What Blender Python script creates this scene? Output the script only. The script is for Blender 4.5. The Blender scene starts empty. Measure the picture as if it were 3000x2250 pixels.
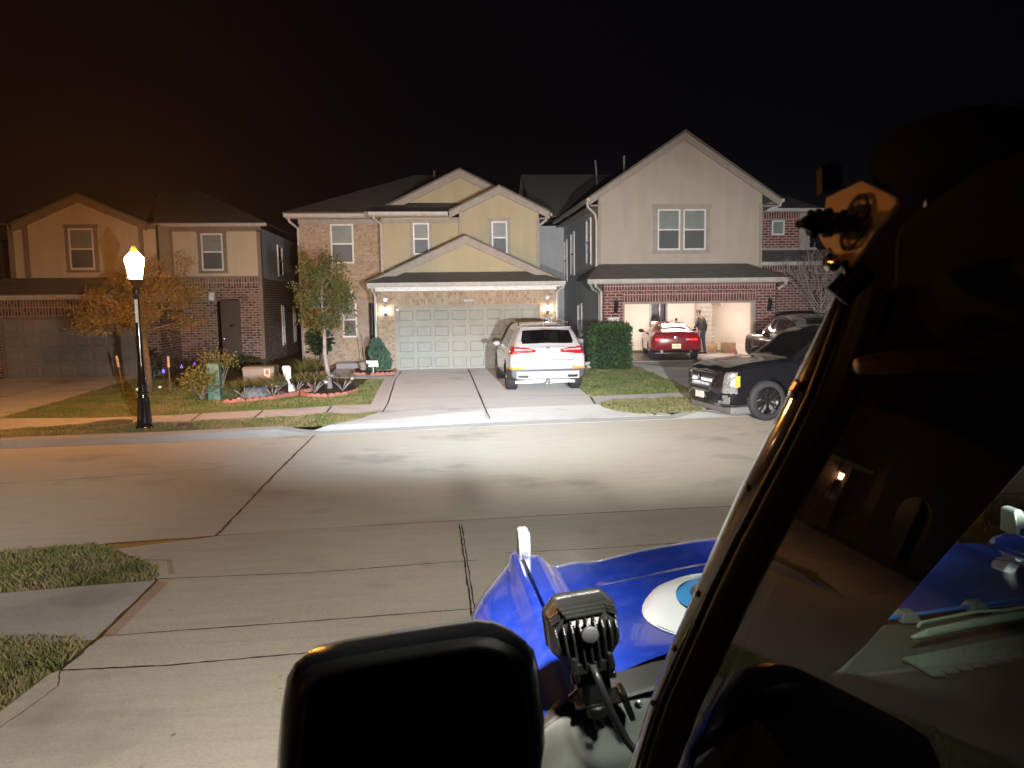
import bpy, math, random
import numpy as np
from mathutils import Vector, Matrix, Euler
random.seed(7); rng = np.random.default_rng(7)
R = math.radians
S = bpy.context.scene; C = S.collection
# ------------------------------------------------------------------ camera
CZ = 2.45; FPX = 2254.0
def cam_basis(h=5.8, p=6.0, r=.8):
    h, p, r = R(h), R(p), R(r)
    f = Vector((math.sin(h)*math.cos(p), math.cos(h)*math.cos(p), -math.sin(p)))
    r0 = Vector((math.cos(h), -math.sin(h), 0)); u0 = r0.cross(f)
    return r0*math.cos(r)-u0*math.sin(r), u0*math.cos(r)+r0*math.sin(r), f
RV, UV, FV = cam_basis()
cd = bpy.data.cameras.new('camera'); cam = bpy.data.objects.new('camera', cd); C.objects.link(cam)
m3 = Matrix((RV, UV, -FV)).transposed(); cam.matrix_world = Matrix.Translation((0, 0, CZ)) @ m3.to_4x4()
cd.sensor_width = 36; cd.lens = FPX/3000*36; cd.clip_start = .02; cd.clip_end = 3000
cd.dof.use_dof = True; cd.dof.focus_distance = 17; cd.dof.aperture_fstop = 11
S.camera = cam
def P(u, v, x=None, y=None, z=None):                 # a measured point of the photograph on a known plane
    a = (u-1500)/FPX; b = (1125-v)/FPX; d = RV*a+UV*b+FV
    t = y/d.y if y is not None else x/d.x if x is not None else (z-CZ)/d.z
    return Vector((d.x*t, d.y*t, CZ+d.z*t))
def gz(x, y):
    if y < 14: return .01
    k = min(1, max(0, (x+8)/2.5))
    return .1+.011*max(0, y-15.8)*k
def G(u, v):
    z = .1
    for _ in range(6):
        p = P(u, v, z=z); z = gz(p.x, p.y)
    return p
# ------------------------------------------------------------------ objects
OFF = {}
def link(o, parent=None):
    C.objects.link(o)
    if parent is not None:
        o.parent = parent; OFF[o.name] = OFF.get(parent.name, Vector((0, 0, 0)))
    return o
def tag(o, label=None, cat=None, group=None, kind=None):
    if label: o['label'] = label
    if cat: o['category'] = cat
    if group: o['group'] = group
    if kind: o['kind'] = kind
    return o
def thing(name, label, cat, loc, rz=0, group=None, world=False):
    o = bpy.data.objects.new(name, None); o.empty_display_size = .2; C.objects.link(o)
    o.location = loc; o.rotation_euler = (0, 0, rz)
    OFF[o.name] = Vector(loc) if world else Vector((0, 0, 0))
    return tag(o, label, cat, group)
def children(o): return [c for c in bpy.data.objects if c.parent is o]
def copy_tree(o, parent=None, loc=None, rz=None, label=None):
    c = o.copy(); C.objects.link(c)
    if parent is not None: c.parent = parent
    if loc is not None: c.location = loc
    if rz is not None: c.rotation_euler = (0, 0, rz)
    if label: c['label'] = label
    for ch in children(o): copy_tree(ch, c)
    return c
class MB:
    def __init__(s): s.v = []; s.f = []; s.m = []
    def add(s, vs, fs, m=0):
        n = len(s.v); s.v += [tuple(v) for v in vs]
        s.f += [tuple(i+n for i in f) for f in fs]; s.m += [m]*len(fs); return s
    def box(s, x0, x1, y0, y1, z0, z1, m=0):
        return s.add([(x, y, z) for z in (z0, z1) for y in (y0, y1) for x in (x0, x1)],
                     [(0, 2, 3, 1), (4, 5, 7, 6), (0, 1, 5, 4), (1, 3, 7, 5), (3, 2, 6, 7), (2, 0, 4, 6)], m)
    def obox(s, c, size, M=None, m=0):
        M = M or Matrix.Identity(3); h = Vector(size)/2; c = Vector(c)
        return s.add([c+M @ Vector((x*h.x, y*h.y, z*h.z)) for z in (-1, 1) for y in (-1, 1) for x in (-1, 1)],
                     [(0, 2, 3, 1), (4, 5, 7, 6), (0, 1, 5, 4), (1, 3, 7, 5), (3, 2, 6, 7), (2, 0, 4, 6)], m)
    def prism(s, a, b, m=0):                       # two matching 3D rings
        n = len(a)
        return s.add(list(a)+list(b), [tuple(range(n))[::-1], tuple(range(n, 2*n))] +
                     [(i, (i+1) % n, n+(i+1) % n, n+i) for i in range(n)], m)
    def xz(s, pts, y0, y1, m=0):                   # polygon in x,z extruded along y
        return s.prism([(x, y0, z) for x, z in pts], [(x, y1, z) for x, z in pts], m)
    def yz(s, pts, x0, x1, m=0):
        return s.prism([(x0, y, z) for y, z in pts], [(x1, y, z) for y, z in pts], m)
    def slab(s, pts, d, m=0):                      # 3D polygon thickened by vector d
        return s.prism([Vector(p) for p in pts], [Vector(p)+Vector(d) for p in pts], m)
    def tube(s, path, r, n=8, m=0, caps=True, up=None):
        path = [Vector(p) for p in path]; k = len(path)
        rr = r if isinstance(r, (list, tuple)) else [r]*k
        vs = []; ref = None
        for i, p in enumerate(path):
            t = (path[min(i+1, k-1)]-path[max(i-1, 0)]).normalized()
            if ref is None:
                ref = Vector(up) if up else (Vector((0, 0, 1)) if abs(t.z) < .9 else Vector((1, 0, 0)))
            a = ref-t*ref.dot(t)
            a = a.normalized() if a.length > 1e-6 else t.orthogonal().normalized()
            ref = a; b = t.cross(a)
            for j in range(n):
                g = 2*math.pi*j/n; vs.append(p+(a*math.cos(g)+b*math.sin(g))*rr[i])
        fs = [(i*n+j, i*n+(j+1) % n, (i+1)*n+(j+1) % n, (i+1)*n+j) for i in range(k-1) for j in range(n)]
        if caps: fs += [tuple(range(n))[::-1], tuple(range((k-1)*n, k*n))]
        return s.add(vs, fs, m)
    def lathe(s, prof, n=20, c=(0, 0, 0), M=None, m=0, caps=True):
        M = M or Matrix.Identity(3); c = Vector(c); vs = []
        for r, z in prof:
            for j in range(n):
                g = 2*math.pi*j/n; vs.append(c+M @ Vector((r*math.cos(g), r*math.sin(g), z)))
        k = len(prof)
        fs = [(i*n+j, i*n+(j+1) % n, (i+1)*n+(j+1) % n, (i+1)*n+j) for i in range(k-1) for j in range(n)]
        if caps: fs += [tuple(range(n))[::-1], tuple(range((k-1)*n, k*n))]
        return s.add(vs, fs, m)
    def loft(s, rings, closed=True, caps=True, m=0):
        n = len(rings[0]); k = len(rings); vs = [p for r in rings for p in r]
        q = n if closed else n-1
        fs = [(i*n+j, i*n+(j+1) % n, (i+1)*n+(j+1) % n, (i+1)*n+j) for i in range(k-1) for j in range(q)]
        if caps and closed: fs += [tuple(range(n))[::-1], tuple(range((k-1)*n, k*n))]
        return s.add(vs, fs, m)
    def build(s, name, mats, parent=None, smooth=False, bevel=0, seg=2, sub=0, auto=None):
        me = bpy.data.meshes.new(name); o = bpy.data.objects.new(name, me); link(o, parent)
        off = OFF.get(o.name, Vector((0, 0, 0))) if parent is not None else Vector((0, 0, 0))
        me.from_pydata([tuple(Vector(v)-off) for v in s.v], [], s.f)
        mats = mats if isinstance(mats, (list, tuple)) else [mats]
        for q in mats: me.materials.append(q)
        if len(mats) > 1: me.polygons.foreach_set('material_index', s.m)
        bm = __import__('bmesh').new(); bm.from_mesh(me)
        __import__('bmesh').ops.recalc_face_normals(bm, faces=bm.faces); bm.to_mesh(me); bm.free()
        if smooth: me.polygons.foreach_set('use_smooth', [True]*len(me.polygons))
        if bevel:
            b = o.modifiers.new('b', 'BEVEL'); b.width = bevel; b.segments = seg; b.limit_method = 'ANGLE'; b.angle_limit = R(40)
        if sub:
            q = o.modifiers.new('s', 'SUBSURF'); q.levels = q.render_levels = sub
        if auto:
            try: me.set_sharp_from_angle(angle=R(auto))
            except Exception: pass
        me.update(); return o
    def build_each(s, name, mats, parent=None, gap=.06, **kw):   # every separate piece becomes a part of its own
        n = len(s.v); fa = list(range(n))
        def find(a):
            while fa[a] != a: fa[a] = fa[fa[a]]; a = fa[a]
            return a
        for f in s.f:
            for q in f[1:]: fa[find(q)] = find(f[0])
        comp = {}
        for i in range(n): comp.setdefault(find(i), []).append(i)
        C_ = [(k, np.min([s.v[i] for i in L], 0), np.max([s.v[i] for i in L], 0)) for k, L in comp.items()]; g = {k: k for k, _, _ in C_}
        def gf(a):
            while g[a] != a: a = g[a]
            return a
        for i, (k, lo, hi) in enumerate(C_):
            for k2, lo2, hi2 in C_[:i]:
                if np.all(lo-gap <= hi2) and np.all(lo2-gap <= hi): g[gf(k)] = gf(k2)
        out = {}
        for fi, f in enumerate(s.f): out.setdefault(gf(find(f[0])), []).append(f)
        for fs in out.values():
            m = MB(); m.v = s.v; ids = sorted({i for f in fs for i in f}); mp = {a: b for b, a in enumerate(ids)}
            m.v = [s.v[i] for i in ids]; m.f = [tuple(mp[i] for i in f) for f in fs]; m.m = [0]*len(m.f); m.build(name, mats, parent, **kw)
def np_mesh(name, V, F, mat, parent=None, smooth=False):  # V (n,3), F (m,k) arrays
    me = bpy.data.meshes.new(name); o = bpy.data.objects.new(name, me); link(o, parent)
    if parent is not None: V = V-np.array(OFF[o.name])
    k = F.shape[1]; me.vertices.add(len(V)); me.vertices.foreach_set('co', V.astype(np.float32).ravel())
    me.loops.add(F.size); me.loops.foreach_set('vertex_index', F.astype(np.int32).ravel())
    me.polygons.add(len(F)); me.polygons.foreach_set('loop_start', np.arange(0, F.size, k, dtype=np.int32))
    if smooth: me.polygons.foreach_set('use_smooth', [True]*len(F))
    me.materials.append(mat); me.update(calc_edges=True); me.validate(); return o
def text(name, body, size, mat, parent, M, ext=.003, shear=0, align='CENTER'):
    cu = bpy.data.curves.new('t', 'FONT'); cu.body = body; cu.size = size; cu.extrude = ext; cu.shear = shear
    cu.align_x = align; cu.align_y = 'CENTER'; cu.resolution_u = 4
    o = bpy.data.objects.new('t', cu); C.objects.link(o); bpy.context.view_layer.update()
    me = bpy.data.meshes.new_from_object(o); bpy.data.objects.remove(o); bpy.data.curves.remove(cu)
    t = bpy.data.objects.new(name, me); link(t, parent); off = OFF.get(t.name, Vector((0, 0, 0))) if parent else Vector((0, 0, 0))
    me.transform(Matrix.Translation(-off) @ M); me.materials.clear(); me.materials.append(mat); return t
FRONT = Matrix.Rotation(math.pi/2, 4, 'X')           # text plane that faces -Y
# ------------------------------------------------------------------ materials
def nt_new(name):
    m = bpy.data.materials.new(name); m.use_nodes = True; t = m.node_tree; t.nodes.clear()
    out = t.nodes.new('ShaderNodeOutputMaterial'); b = t.nodes.new('ShaderNodeBsdfPrincipled')
    t.links.new(b.outputs[0], out.inputs[0]); return m, t, b, out
def noise(t, vec, scale, detail=4, rough=.55):
    n = t.nodes.new('ShaderNodeTexNoise'); n.inputs['Scale'].default_value = scale
    n.inputs['Detail'].default_value = detail; n.inputs['Roughness'].default_value = rough
    if vec is not None: t.links.new(vec, n.inputs['Vector'])
    return n.outputs['Fac']
def ramp(t, fac, stops):
    r = t.nodes.new('ShaderNodeValToRGB'); t.links.new(fac, r.inputs[0]); e = r.color_ramp.elements
    while len(e) < len(stops): e.new(.5)
    for q, (p, c) in zip(e, stops): q.position = p; q.color = (*c, 1) if len(c) == 3 else c
    return r.outputs[0]
def mixc(t, fac, a, b, mode='MIX'):
    n = t.nodes.new('ShaderNodeMix'); n.data_type = 'RGBA'; n.blend_type = mode
    for q, s in ((fac, 0), (a, 6), (b, 7)):
        if isinstance(q, (int, float)): n.inputs[s].default_value = q
        elif isinstance(q, tuple): n.inputs[s].default_value = (*q, 1)[:4]
        else: t.links.new(q, n.inputs[s])
    return n.outputs[2]
def pos(t, local=False):
    if local: return t.nodes.new('ShaderNodeTexCoord').outputs['Object']
    return t.nodes.new('ShaderNodeNewGeometry').outputs['Position']
def scalev(t, vec, s):
    n = t.nodes.new('ShaderNodeVectorMath'); n.operation = 'MULTIPLY'; t.links.new(vec, n.inputs[0]); n.inputs[1].default_value = s
    return n.outputs[0]
def bump(t, b, h, strength=.3, dist=.01):
    n = t.nodes.new('ShaderNodeBump'); n.inputs['Strength'].default_value = strength; n.inputs['Distance'].default_value = dist
    t.links.new(h, n.inputs['Height']); t.links.new(n.outputs[0], b.inputs['Normal'])
def mul(c, k): return tuple(min(1, q*k) for q in c)
def mat(name, col, rough=.5, metal=0, spec=.5, var=.12, vs=6, bmp=0, bs=80, coat=0, emit=None, es=0, local=True):
    m, t, b, o = nt_new(name); p = pos(t, local)
    if var: t.links.new(ramp(t, noise(t, p, vs, 5), [(.3, mul(col, 1-var)), (.7, mul(col, 1+var))]), b.inputs['Base Color'])
    else: b.inputs['Base Color'].default_value = (*col, 1)
    b.inputs['Roughness'].default_value = rough; b.inputs['Metallic'].default_value = metal
    b.inputs['Specular IOR Level'].default_value = spec; b.inputs['Coat Weight'].default_value = coat; b.inputs['Coat Roughness'].default_value = .04
    if bmp: bump(t, b, noise(t, p, bs, 3), bmp, .004)
    if emit: b.inputs['Emission Color'].default_value = (*emit, 1); b.inputs['Emission Strength'].default_value = es
    return m
def wallvec(t, swap=False):
    g = t.nodes.new('ShaderNodeNewGeometry'); sp = t.nodes.new('ShaderNodeSeparateXYZ'); t.links.new(g.outputs['Position'], sp.inputs[0])
    sn = t.nodes.new('ShaderNodeSeparateXYZ'); t.links.new(g.outputs['Normal'], sn.inputs[0])
    ab = t.nodes.new('ShaderNodeMath'); ab.operation = 'ABSOLUTE'; t.links.new(sn.outputs[0], ab.inputs[0])
    gt = t.nodes.new('ShaderNodeMath'); gt.operation = 'GREATER_THAN'; gt.inputs[1].default_value = .6; t.links.new(ab.outputs[0], gt.inputs[0])
    mx = t.nodes.new('ShaderNodeMix'); t.links.new(gt.outputs[0], mx.inputs[0]); t.links.new(sp.outputs[0], mx.inputs[2]); t.links.new(sp.outputs[1], mx.inputs[3])
    cb = t.nodes.new('ShaderNodeCombineXYZ'); t.links.new(mx.outputs[0], cb.inputs[1 if swap else 0]); t.links.new(sp.outputs[2], cb.inputs[0 if swap else 1])
    return cb.outputs[0]
def brick(name, c1, c2, mortar, bw=.22, bh=.08, ms=.012, soldier=False, dark=(.3, .25, .2), darkamt=.3):
    m, t, b, o = nt_new(name); v = wallvec(t, soldier)
    n = t.nodes.new('ShaderNodeTexBrick'); t.links.new(v, n.inputs['Vector']); n.inputs['Scale'].default_value = 1
    n.inputs['Brick Width'].default_value = bw; n.inputs['Row Height'].default_value = bh; n.inputs['Mortar Size'].default_value = ms
    n.inputs['Mortar Smooth'].default_value = .15; n.inputs['Bias'].default_value = -.1
    n.inputs['Color1'].default_value = (*c1, 1); n.inputs['Color2'].default_value = (*c2, 1); n.inputs['Mortar'].default_value = (*mortar, 1)
    if soldier: n.offset = 0
    wn = t.nodes.new('ShaderNodeTexWhiteNoise'); wn.noise_dimensions = '2D'
    fl = t.nodes.new('ShaderNodeVectorMath'); fl.operation = 'SNAP'; fl.inputs[1].default_value = (bw/2, bh, 1); t.links.new(v, fl.inputs[0]); t.links.new(fl.outputs[0], wn.inputs['Vector'])
    k = ramp(t, wn.outputs['Value'], [(1-darkamt-.05, (0, 0, 0)), (1-darkamt+.1, (1, 1, 1))])
    im = t.nodes.new('ShaderNodeMath'); im.operation = 'SUBTRACT'; im.inputs[0].default_value = 1; t.links.new(n.outputs['Fac'], im.inputs[1])
    mm = t.nodes.new('ShaderNodeMath'); mm.operation = 'MULTIPLY'; t.links.new(im.outputs[0], mm.inputs[0]); t.links.new(k, mm.inputs[1])
    col = mixc(t, mm.outputs[0], n.outputs['Color'], mul(dark, 1))
    col = mixc(t, .35, col, ramp(t, noise(t, pos(t), 9, 6), [(.3, (.45, .45, .45)), (.7, (1, 1, 1))]), 'MULTIPLY')
    t.links.new(col, b.inputs['Base Color']); b.inputs['Roughness'].default_value = .85
    bump(t, b, im.outputs[0], .6, .008); return m
def stucco(name, col):
    m, t, b, o = nt_new(name); p = pos(t)
    c = mixc(t, .6, ramp(t, noise(t, p, 1.2, 5), [(.35, mul(col, .9)), (.65, mul(col, 1.06))]), ramp(t, noise(t, scalev(t, p, (3, 3, .5)), 1, 5), [(.3, mul(col, .88)), (.7, mul(col, 1.08))]))
    t.links.new(c, b.inputs['Base Color']); b.inputs['Roughness'].default_value = .9
    bump(t, b, noise(t, p, 60, 4, .7), .25, .006); return m
def concrete(name, col, stain=.35, scale=1.0, rough=.85):
    m, t, b, o = nt_new(name); p = pos(t)
    a = ramp(t, noise(t, scalev(t, p, (.35*scale, 1.1*scale, 1)), 1, 6, .6), [(.3, mul(col, 1-stain)), (.5, col), (.72, mul(col, 1+stain*.45))])
    c = mixc(t, .55, a, ramp(t, noise(t, scalev(t, p, (1.2, 9, 1)), 1, 6, .65), [(.3, mul(col, .72)), (.65, mul(col, 1.2))]))
    c = mixc(t, .5, c, ramp(t, noise(t, p, 42, 6, .8), [(.3, mul(col, .62)), (.52, col), (.75, mul(col, 1.3))]))
    c = mixc(t, ramp(t, noise(t, p, .55, 4, .6), [(.56, (0, 0, 0)), (.68, (.55, .55, .55))]), c, mul(col, .5))
    t.links.new(c, b.inputs['Base Color']); b.inputs['Roughness'].default_value = rough
    b.inputs['Specular IOR Level'].default_value = .3
    bump(t, b, noise(t, p, 60, 5, .8), .9, .012); b.inputs['Diffuse Roughness'].default_value = 1; return m
def shingle(name, col):
    m, t, b, o = nt_new(name); g = pos(t)
    n = t.nodes.new('ShaderNodeTexBrick'); sp = t.nodes.new('ShaderNodeSeparateXYZ'); t.links.new(g, sp.inputs[0])
    ad = t.nodes.new('ShaderNodeMath'); t.links.new(sp.outputs[0], ad.inputs[0]); t.links.new(sp.outputs[1], ad.inputs[1])
    cb = t.nodes.new('ShaderNodeCombineXYZ'); t.links.new(ad.outputs[0], cb.inputs[0]); t.links.new(sp.outputs[2], cb.inputs[1])
    t.links.new(cb.outputs[0], n.inputs['Vector']); n.inputs['Scale'].default_value = 1; n.inputs['Brick Width'].default_value = .3; n.inputs['Row Height'].default_value = .06
    n.inputs['Mortar Size'].default_value = .004; n.inputs['Color1'].default_value = (*mul(col, .75), 1); n.inputs['Color2'].default_value = (*mul(col, 1.25), 1); n.inputs['Mortar'].default_value = (*mul(col, .4), 1)
    c = mixc(t, .5, n.outputs['Color'], ramp(t, noise(t, g, 30, 5, .7), [(.3, mul(col, .5)), (.7, mul(col, 1.5))]))
    t.links.new(c, b.inputs['Base Color']); b.inputs['Roughness'].default_value = .9; bump(t, b, noise(t, g, 50, 4), .4, .01); return m
def lawnmat(name, a, bcol, straw, sc=1.3, local=False):
    m, t, b, o = nt_new(name); p = pos(t)
    g = mixc(t, ramp(t, noise(t, p, 25, 3), [(.3, (0, 0, 0)), (.7, (1, 1, 1))]), a, bcol)
    c = mixc(t, ramp(t, noise(t, p, sc, 6, .7), [(.4, (0, 0, 0)), (.62, (1, 1, 1))]), g, straw)
    c = mixc(t, ramp(t, noise(t, p, 70, 2), [(.45, (0, 0, 0)), (.7, (.7, .7, .7))]), c, straw)
    t.links.new(c, b.inputs['Base Color']); b.inputs['Roughness'].default_value = .75; b.inputs['Specular IOR Level'].default_value = .2; return m
def leafmat(name, a, b2, sc=20, trans=.25):
    m, t, b, o = nt_new(name); p = pos(t)
    c = ramp(t, noise(t, p, sc, 3, .7), [(.3, a), (.7, b2)])
    t.links.new(c, b.inputs['Base Color']); b.inputs['Roughness'].default_value = .55; b.inputs['Specular IOR Level'].default_value = .35
    if trans:
        tr = t.nodes.new('ShaderNodeBsdfTranslucent'); t.links.new(c, tr.inputs[0]); mx = t.nodes.new('ShaderNodeMixShader'); mx.inputs[0].default_value = trans
        t.links.new(b.outputs[0], mx.inputs[1]); t.links.new(tr.outputs[0], mx.inputs[2]); t.links.new(mx.outputs[0], o.inputs[0])
    return m
def paint(name, col, rough=.22, dust=0, metal=0, flake=.06, dustcol=(.5, .48, .45)):
    m, t, b, o = nt_new(name); p = pos(t, True)
    c = ramp(t, noise(t, p, 3, 4), [(.3, mul(col, 1-flake)), (.7, mul(col, 1+flake))])
    if dust:
        d = ramp(t, noise(t, p, 260, 2, .6), [(.66, (0, 0, 0)), (.78, (dust, dust, dust))])
        e = ramp(t, noise(t, p, 14, 8, .75), [(.45, (0, 0, 0)), (.8, (dust*.9, dust*.9, dust*.9))])
        c = mixc(t, e, mixc(t, d, c, dustcol), dustcol)
        rr = t.nodes.new('ShaderNodeMapRange'); t.links.new(noise(t, p, 10, 7, .7), rr.inputs[0]); rr.inputs[1].default_value = .3; rr.inputs[2].default_value = .8
        rr.inputs[3].default_value = rough; rr.inputs[4].default_value = rough+.09; t.links.new(rr.outputs[0], b.inputs['Roughness'])
    else: b.inputs['Roughness'].default_value = rough
    t.links.new(c, b.inputs['Base Color']); b.inputs['Metallic'].default_value = metal
    b.inputs['Coat Weight'].default_value = .7 if dust else 1; b.inputs['Coat Roughness'].default_value = .05 if dust else .03; return m
def thin_glass(name, tint, gloss=.12, rough=.01):
    m = bpy.data.materials.new(name); m.use_nodes = True; t = m.node_tree; t.nodes.clear()
    o = t.nodes.new('ShaderNodeOutputMaterial'); a = t.nodes.new('ShaderNodeBsdfTransparent'); a.inputs[0].default_value = (*tint, 1)
    g = t.nodes.new('ShaderNodeBsdfGlossy'); g.inputs['Roughness'].default_value = rough
    lw = t.nodes.new('ShaderNodeLayerWeight'); f = t.nodes.new('ShaderNodeMath'); f.operation = 'POWER'; f.inputs[1].default_value = 4.2; t.links.new(lw.outputs['Facing'], f.inputs[0]); lw.inputs[0].default_value = .5
    q = t.nodes.new('ShaderNodeMath'); q.operation = 'MULTIPLY_ADD'; q.inputs[1].default_value = .95; q.inputs[2].default_value = gloss
    q.use_clamp = True; t.links.new(f.outputs[0], q.inputs[0]); x = t.nodes.new('ShaderNodeMixShader'); t.links.new(q.outputs[0], x.inputs[0])
    t.links.new(a.outputs[0], x.inputs[1]); t.links.new(g.outputs[0], x.inputs[2]); t.links.new(x.outputs[0], o.inputs[0]); return m
def blindmat(name, col, lines=True):
    m, t, b, o = nt_new(name); p = pos(t)
    w = t.nodes.new('ShaderNodeTexWave'); w.bands_direction = 'Z'; w.inputs['Scale'].default_value = 6; w.inputs['Distortion'].default_value = 0; t.links.new(p, w.inputs['Vector'])
    c = ramp(t, w.outputs['Fac'], [(.2, mul(col, .6 if lines else .92)), (.6, col)])
    t.links.new(mixc(t, .3, c, ramp(t, noise(t, p, 2, 3), [(.3, mul(col, .6)), (.7, mul(col, 1.3))])), b.inputs['Base Color'])
    b.inputs['Roughness'].default_value = .5; b.inputs['Coat Weight'].default_value = .9; b.inputs['Coat Roughness'].default_value = .03; return m
def glow(name, col, s):
    m = bpy.data.materials.new(name); m.use_nodes = True; t = m.node_tree; t.nodes.clear()
    o = t.nodes.new('ShaderNodeOutputMaterial'); e = t.nodes.new('ShaderNodeEmission'); e.inputs[0].default_value = (*col, 1); e.inputs[1].default_value = s
    t.links.new(e.outputs[0], o.inputs[0]); return m
M = dict(
 street=concrete('street concrete', (.42, .385, .325), .16, .8), drive=concrete('driveway concrete', (.42, .405, .385), .25), kerb=concrete('kerb concrete', (.33, .325, .31), .2, 2),
 walk=concrete('walk concrete', (.37, .35, .34), .22, 1.5), near=concrete('near concrete', (.39, .35, .30), .22, .9), joint=mat('joint tar', (.035, .025, .02), .9), redjoint=mat('worn joint wood', (.12, .045, .03), .9, var=.4, vs=14), edge=concrete('rusty concrete', (.33, .24, .18), .3, 2),
 soil=mat('mulch', (.06, .04, .03), 1, var=.5, vs=30, bmp=1, bs=40, local=False), ground=mat('ground', (.05, .05, .03), 1, var=.3, local=False),
 lawn=lawnmat('lawn base', (.09, .12, .03), (.14, .16, .05), (.24, .2, .1)), blade=lawnmat('grass blades', (.085, .17, .035), (.15, .24, .06), (.28, .26, .12)), bladedry=lawnmat('dry grass blades', (.11, .17, .04), (.19, .22, .07), (.34, .29, .15), 2.5),
 tan=brick('tan brick', (.42, .30, .20), (.52, .40, .29), (.47, .40, .32), .2, .075, .01, dark=(.33, .22, .15), darkamt=.2), tansol=brick('tan soldier brick', (.42, .30, .20), (.54, .43, .31), (.47, .40, .32), .22, .075, .01, True, dark=(.34, .23, .15), darkamt=.2),
 brn=brick('brown brick', (.22, .105, .075), (.30, .16, .115), (.42, .36, .31), .26, .095, .013, dark=(.07, .05, .05), darkamt=.4), brnsol=brick('brown soldier brick', (.22, .105, .075), (.3, .16, .115), (.42, .36, .31), .28, .1, .015, True, dark=(.08, .05, .05), darkamt=.35),
 red=brick('red brick', (.19, .05, .042), (.25, .075, .06), (.48, .38, .36), .3, .105, .016, dark=(.1, .035, .035), darkamt=.35), redsol=brick('red soldier brick', (.18, .05, .042), (.25, .08, .065), (.48, .38, .36), .3, .105, .016, True, dark=(.1, .035, .035), darkamt=.3),
 yellow=stucco('yellow stucco', (.47, .41, .275)), cream=stucco('cream stucco', (.58, .50, .38)), greige=stucco('greige stucco', (.47, .42, .36)), sidegrey=stucco('side siding', (.50, .52, .55)),
 trim=mat('grey trim', (.36, .32, .28), .7, local=False), trimb=mat('brown trim', (.24, .185, .14), .75, local=False), white=mat('white frame', (.74, .74, .74), .5), gutter=mat('gutter', (.55, .53, .50), .5, local=False), roof=shingle('dark shingle', (.15, .14, .128)),
 gdoor=mat('garage door', (.33, .33, .29), .6, var=.07, vs=3, local=False), gdoorb=mat('brown garage door', (.30, .27, .24), .6, var=.1, local=False), blind=blindmat('window blind', (.26, .30, .29)), screen=blindmat('window screen', (.10, .11, .12), False), darkglass=mat('dark window', (.015, .016, .018), .06, coat=1, var=0),
 black=mat('black metal', (.012, .012, .014), .35, var=.2), blackgloss=mat('black gloss', (.01, .01, .011), .12, coat=1, var=0), blackplastic=mat('black plastic', (.018, .018, .018), .5, bmp=.3, bs=400), rubber=mat('rubber', (.035, .035, .038), .75, bmp=.2, bs=60), chrome=mat('chrome', (.75, .75, .77), .12, 1, var=0), rimmat=mat('alloy', (.35, .35, .37), .25, 1, var=.05), steel=mat('grey steel', (.3, .3, .31), .4, .6),
 bark=mat('bark', (.22, .17, .125), .9, var=.4, vs=18, bmp=.8, bs=30), twig=mat('bare twig', (.30, .27, .26), .9, var=.3), wood=mat('stake wood', (.3, .22, .13), .8, var=.2),
 leafo=leafmat('olive leaves', (.20, .15, .05), (.34, .26, .10)), leafg=leafmat('oak leaves', (.06, .085, .025), (.15, .17, .06), 14), leafd=leafmat('dark leaves', (.015, .04, .015), (.04, .08, .03)), hedge=leafmat('hedge leaves', (.02, .06, .02), (.08, .17, .055), 12, .2), conifer=leafmat('conifer sprays', (.04, .10, .06), (.10, .19, .12), 9, .1), yucca=leafmat('strap leaves', (.12, .13, .04), (.24, .22, .08), 10), shrub=leafmat('shrub leaves', (.13, .13, .03), (.28, .25, .08), 16), snake=leafmat('snake plant', (.03, .05, .02), (.09, .11, .05), 12),
 terra=mat('red scalloped edging', (.42, .17, .13), .85, var=.2, vs=10, local=False), greenbox=mat('weathered green', (.10, .21, .17), .6, var=.35, vs=9), beigebox=mat('beige enamel', (.33, .28, .225), .6, var=.08), utilwhite=mat('pale plastic', (.6, .6, .55), .5), lid=mat('lid grey', (.10, .10, .12), .7, var=.2), signwhite=mat('sign white', (.85, .85, .83), .5, var=.03), orange=mat('warning orange', (.7, .2, .05), .6),
 card=mat('cardboard', (.42, .28, .16), .85, var=.15, vs=5), intwall=mat('garage drywall', (.78, .70, .62), .8, var=.03, local=False), intdoor=mat('interior door', (.78, .68, .58), .5, var=.03), floor=mat('garage floor', (.40, .36, .34), .45, var=.25, vs=2, local=False),
)
# ------------------------------------------------------------------ ground, street, paths
def struct(o): return tag(o, kind='structure')
MB().add([(-400, -200, -.2), (400, -200, -.2), (400, 600, -.2), (-400, 600, -.2)], [(0, 1, 2, 3)]).build('ground', M['ground']); struct(bpy.data.objects['ground'])
KERB = [(-34, 12.2), (-22, 13.1), (-12, 13.95)]+[tuple(P(u, v, z=0).xy) for u, v in [(0, 1316), (271, 1305), (500, 1296), (839, 1278), (1000, 1271)]]+[(1.5, 15.25), (3.3, 15.33), (5.85, 15.5), (10, 15.75), (18, 16.0), (34, 16.2)]
NEAR = [(-34, 5.2), (-22, 6.2), (-12, 7.2)]+[tuple(P(u, v, z=0).xy) for u, v in [(0, 1627), (332, 1591), (663, 1568), (900, 1551)]]+[(.85, 8.6), (3.3, 8.68), (8, 8.75), (16, 8.8), (34, 8.8)]
def ipol(line, x):
    for a, b in zip(line, line[1:]):
        if a[0] <= x <= b[0]: return a[1]+(b[1]-a[1])*(x-a[0])/(b[0]-a[0])
    return line[-1][1]
b = MB(); b.add([(x, y-.1, 0) for x, y in NEAR]+[(x, y+.1, 0) for x, y in KERB[::-1]], [tuple(range(len(NEAR)+len(KERB)))]); struct(b.build('street', M['street']))
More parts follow.
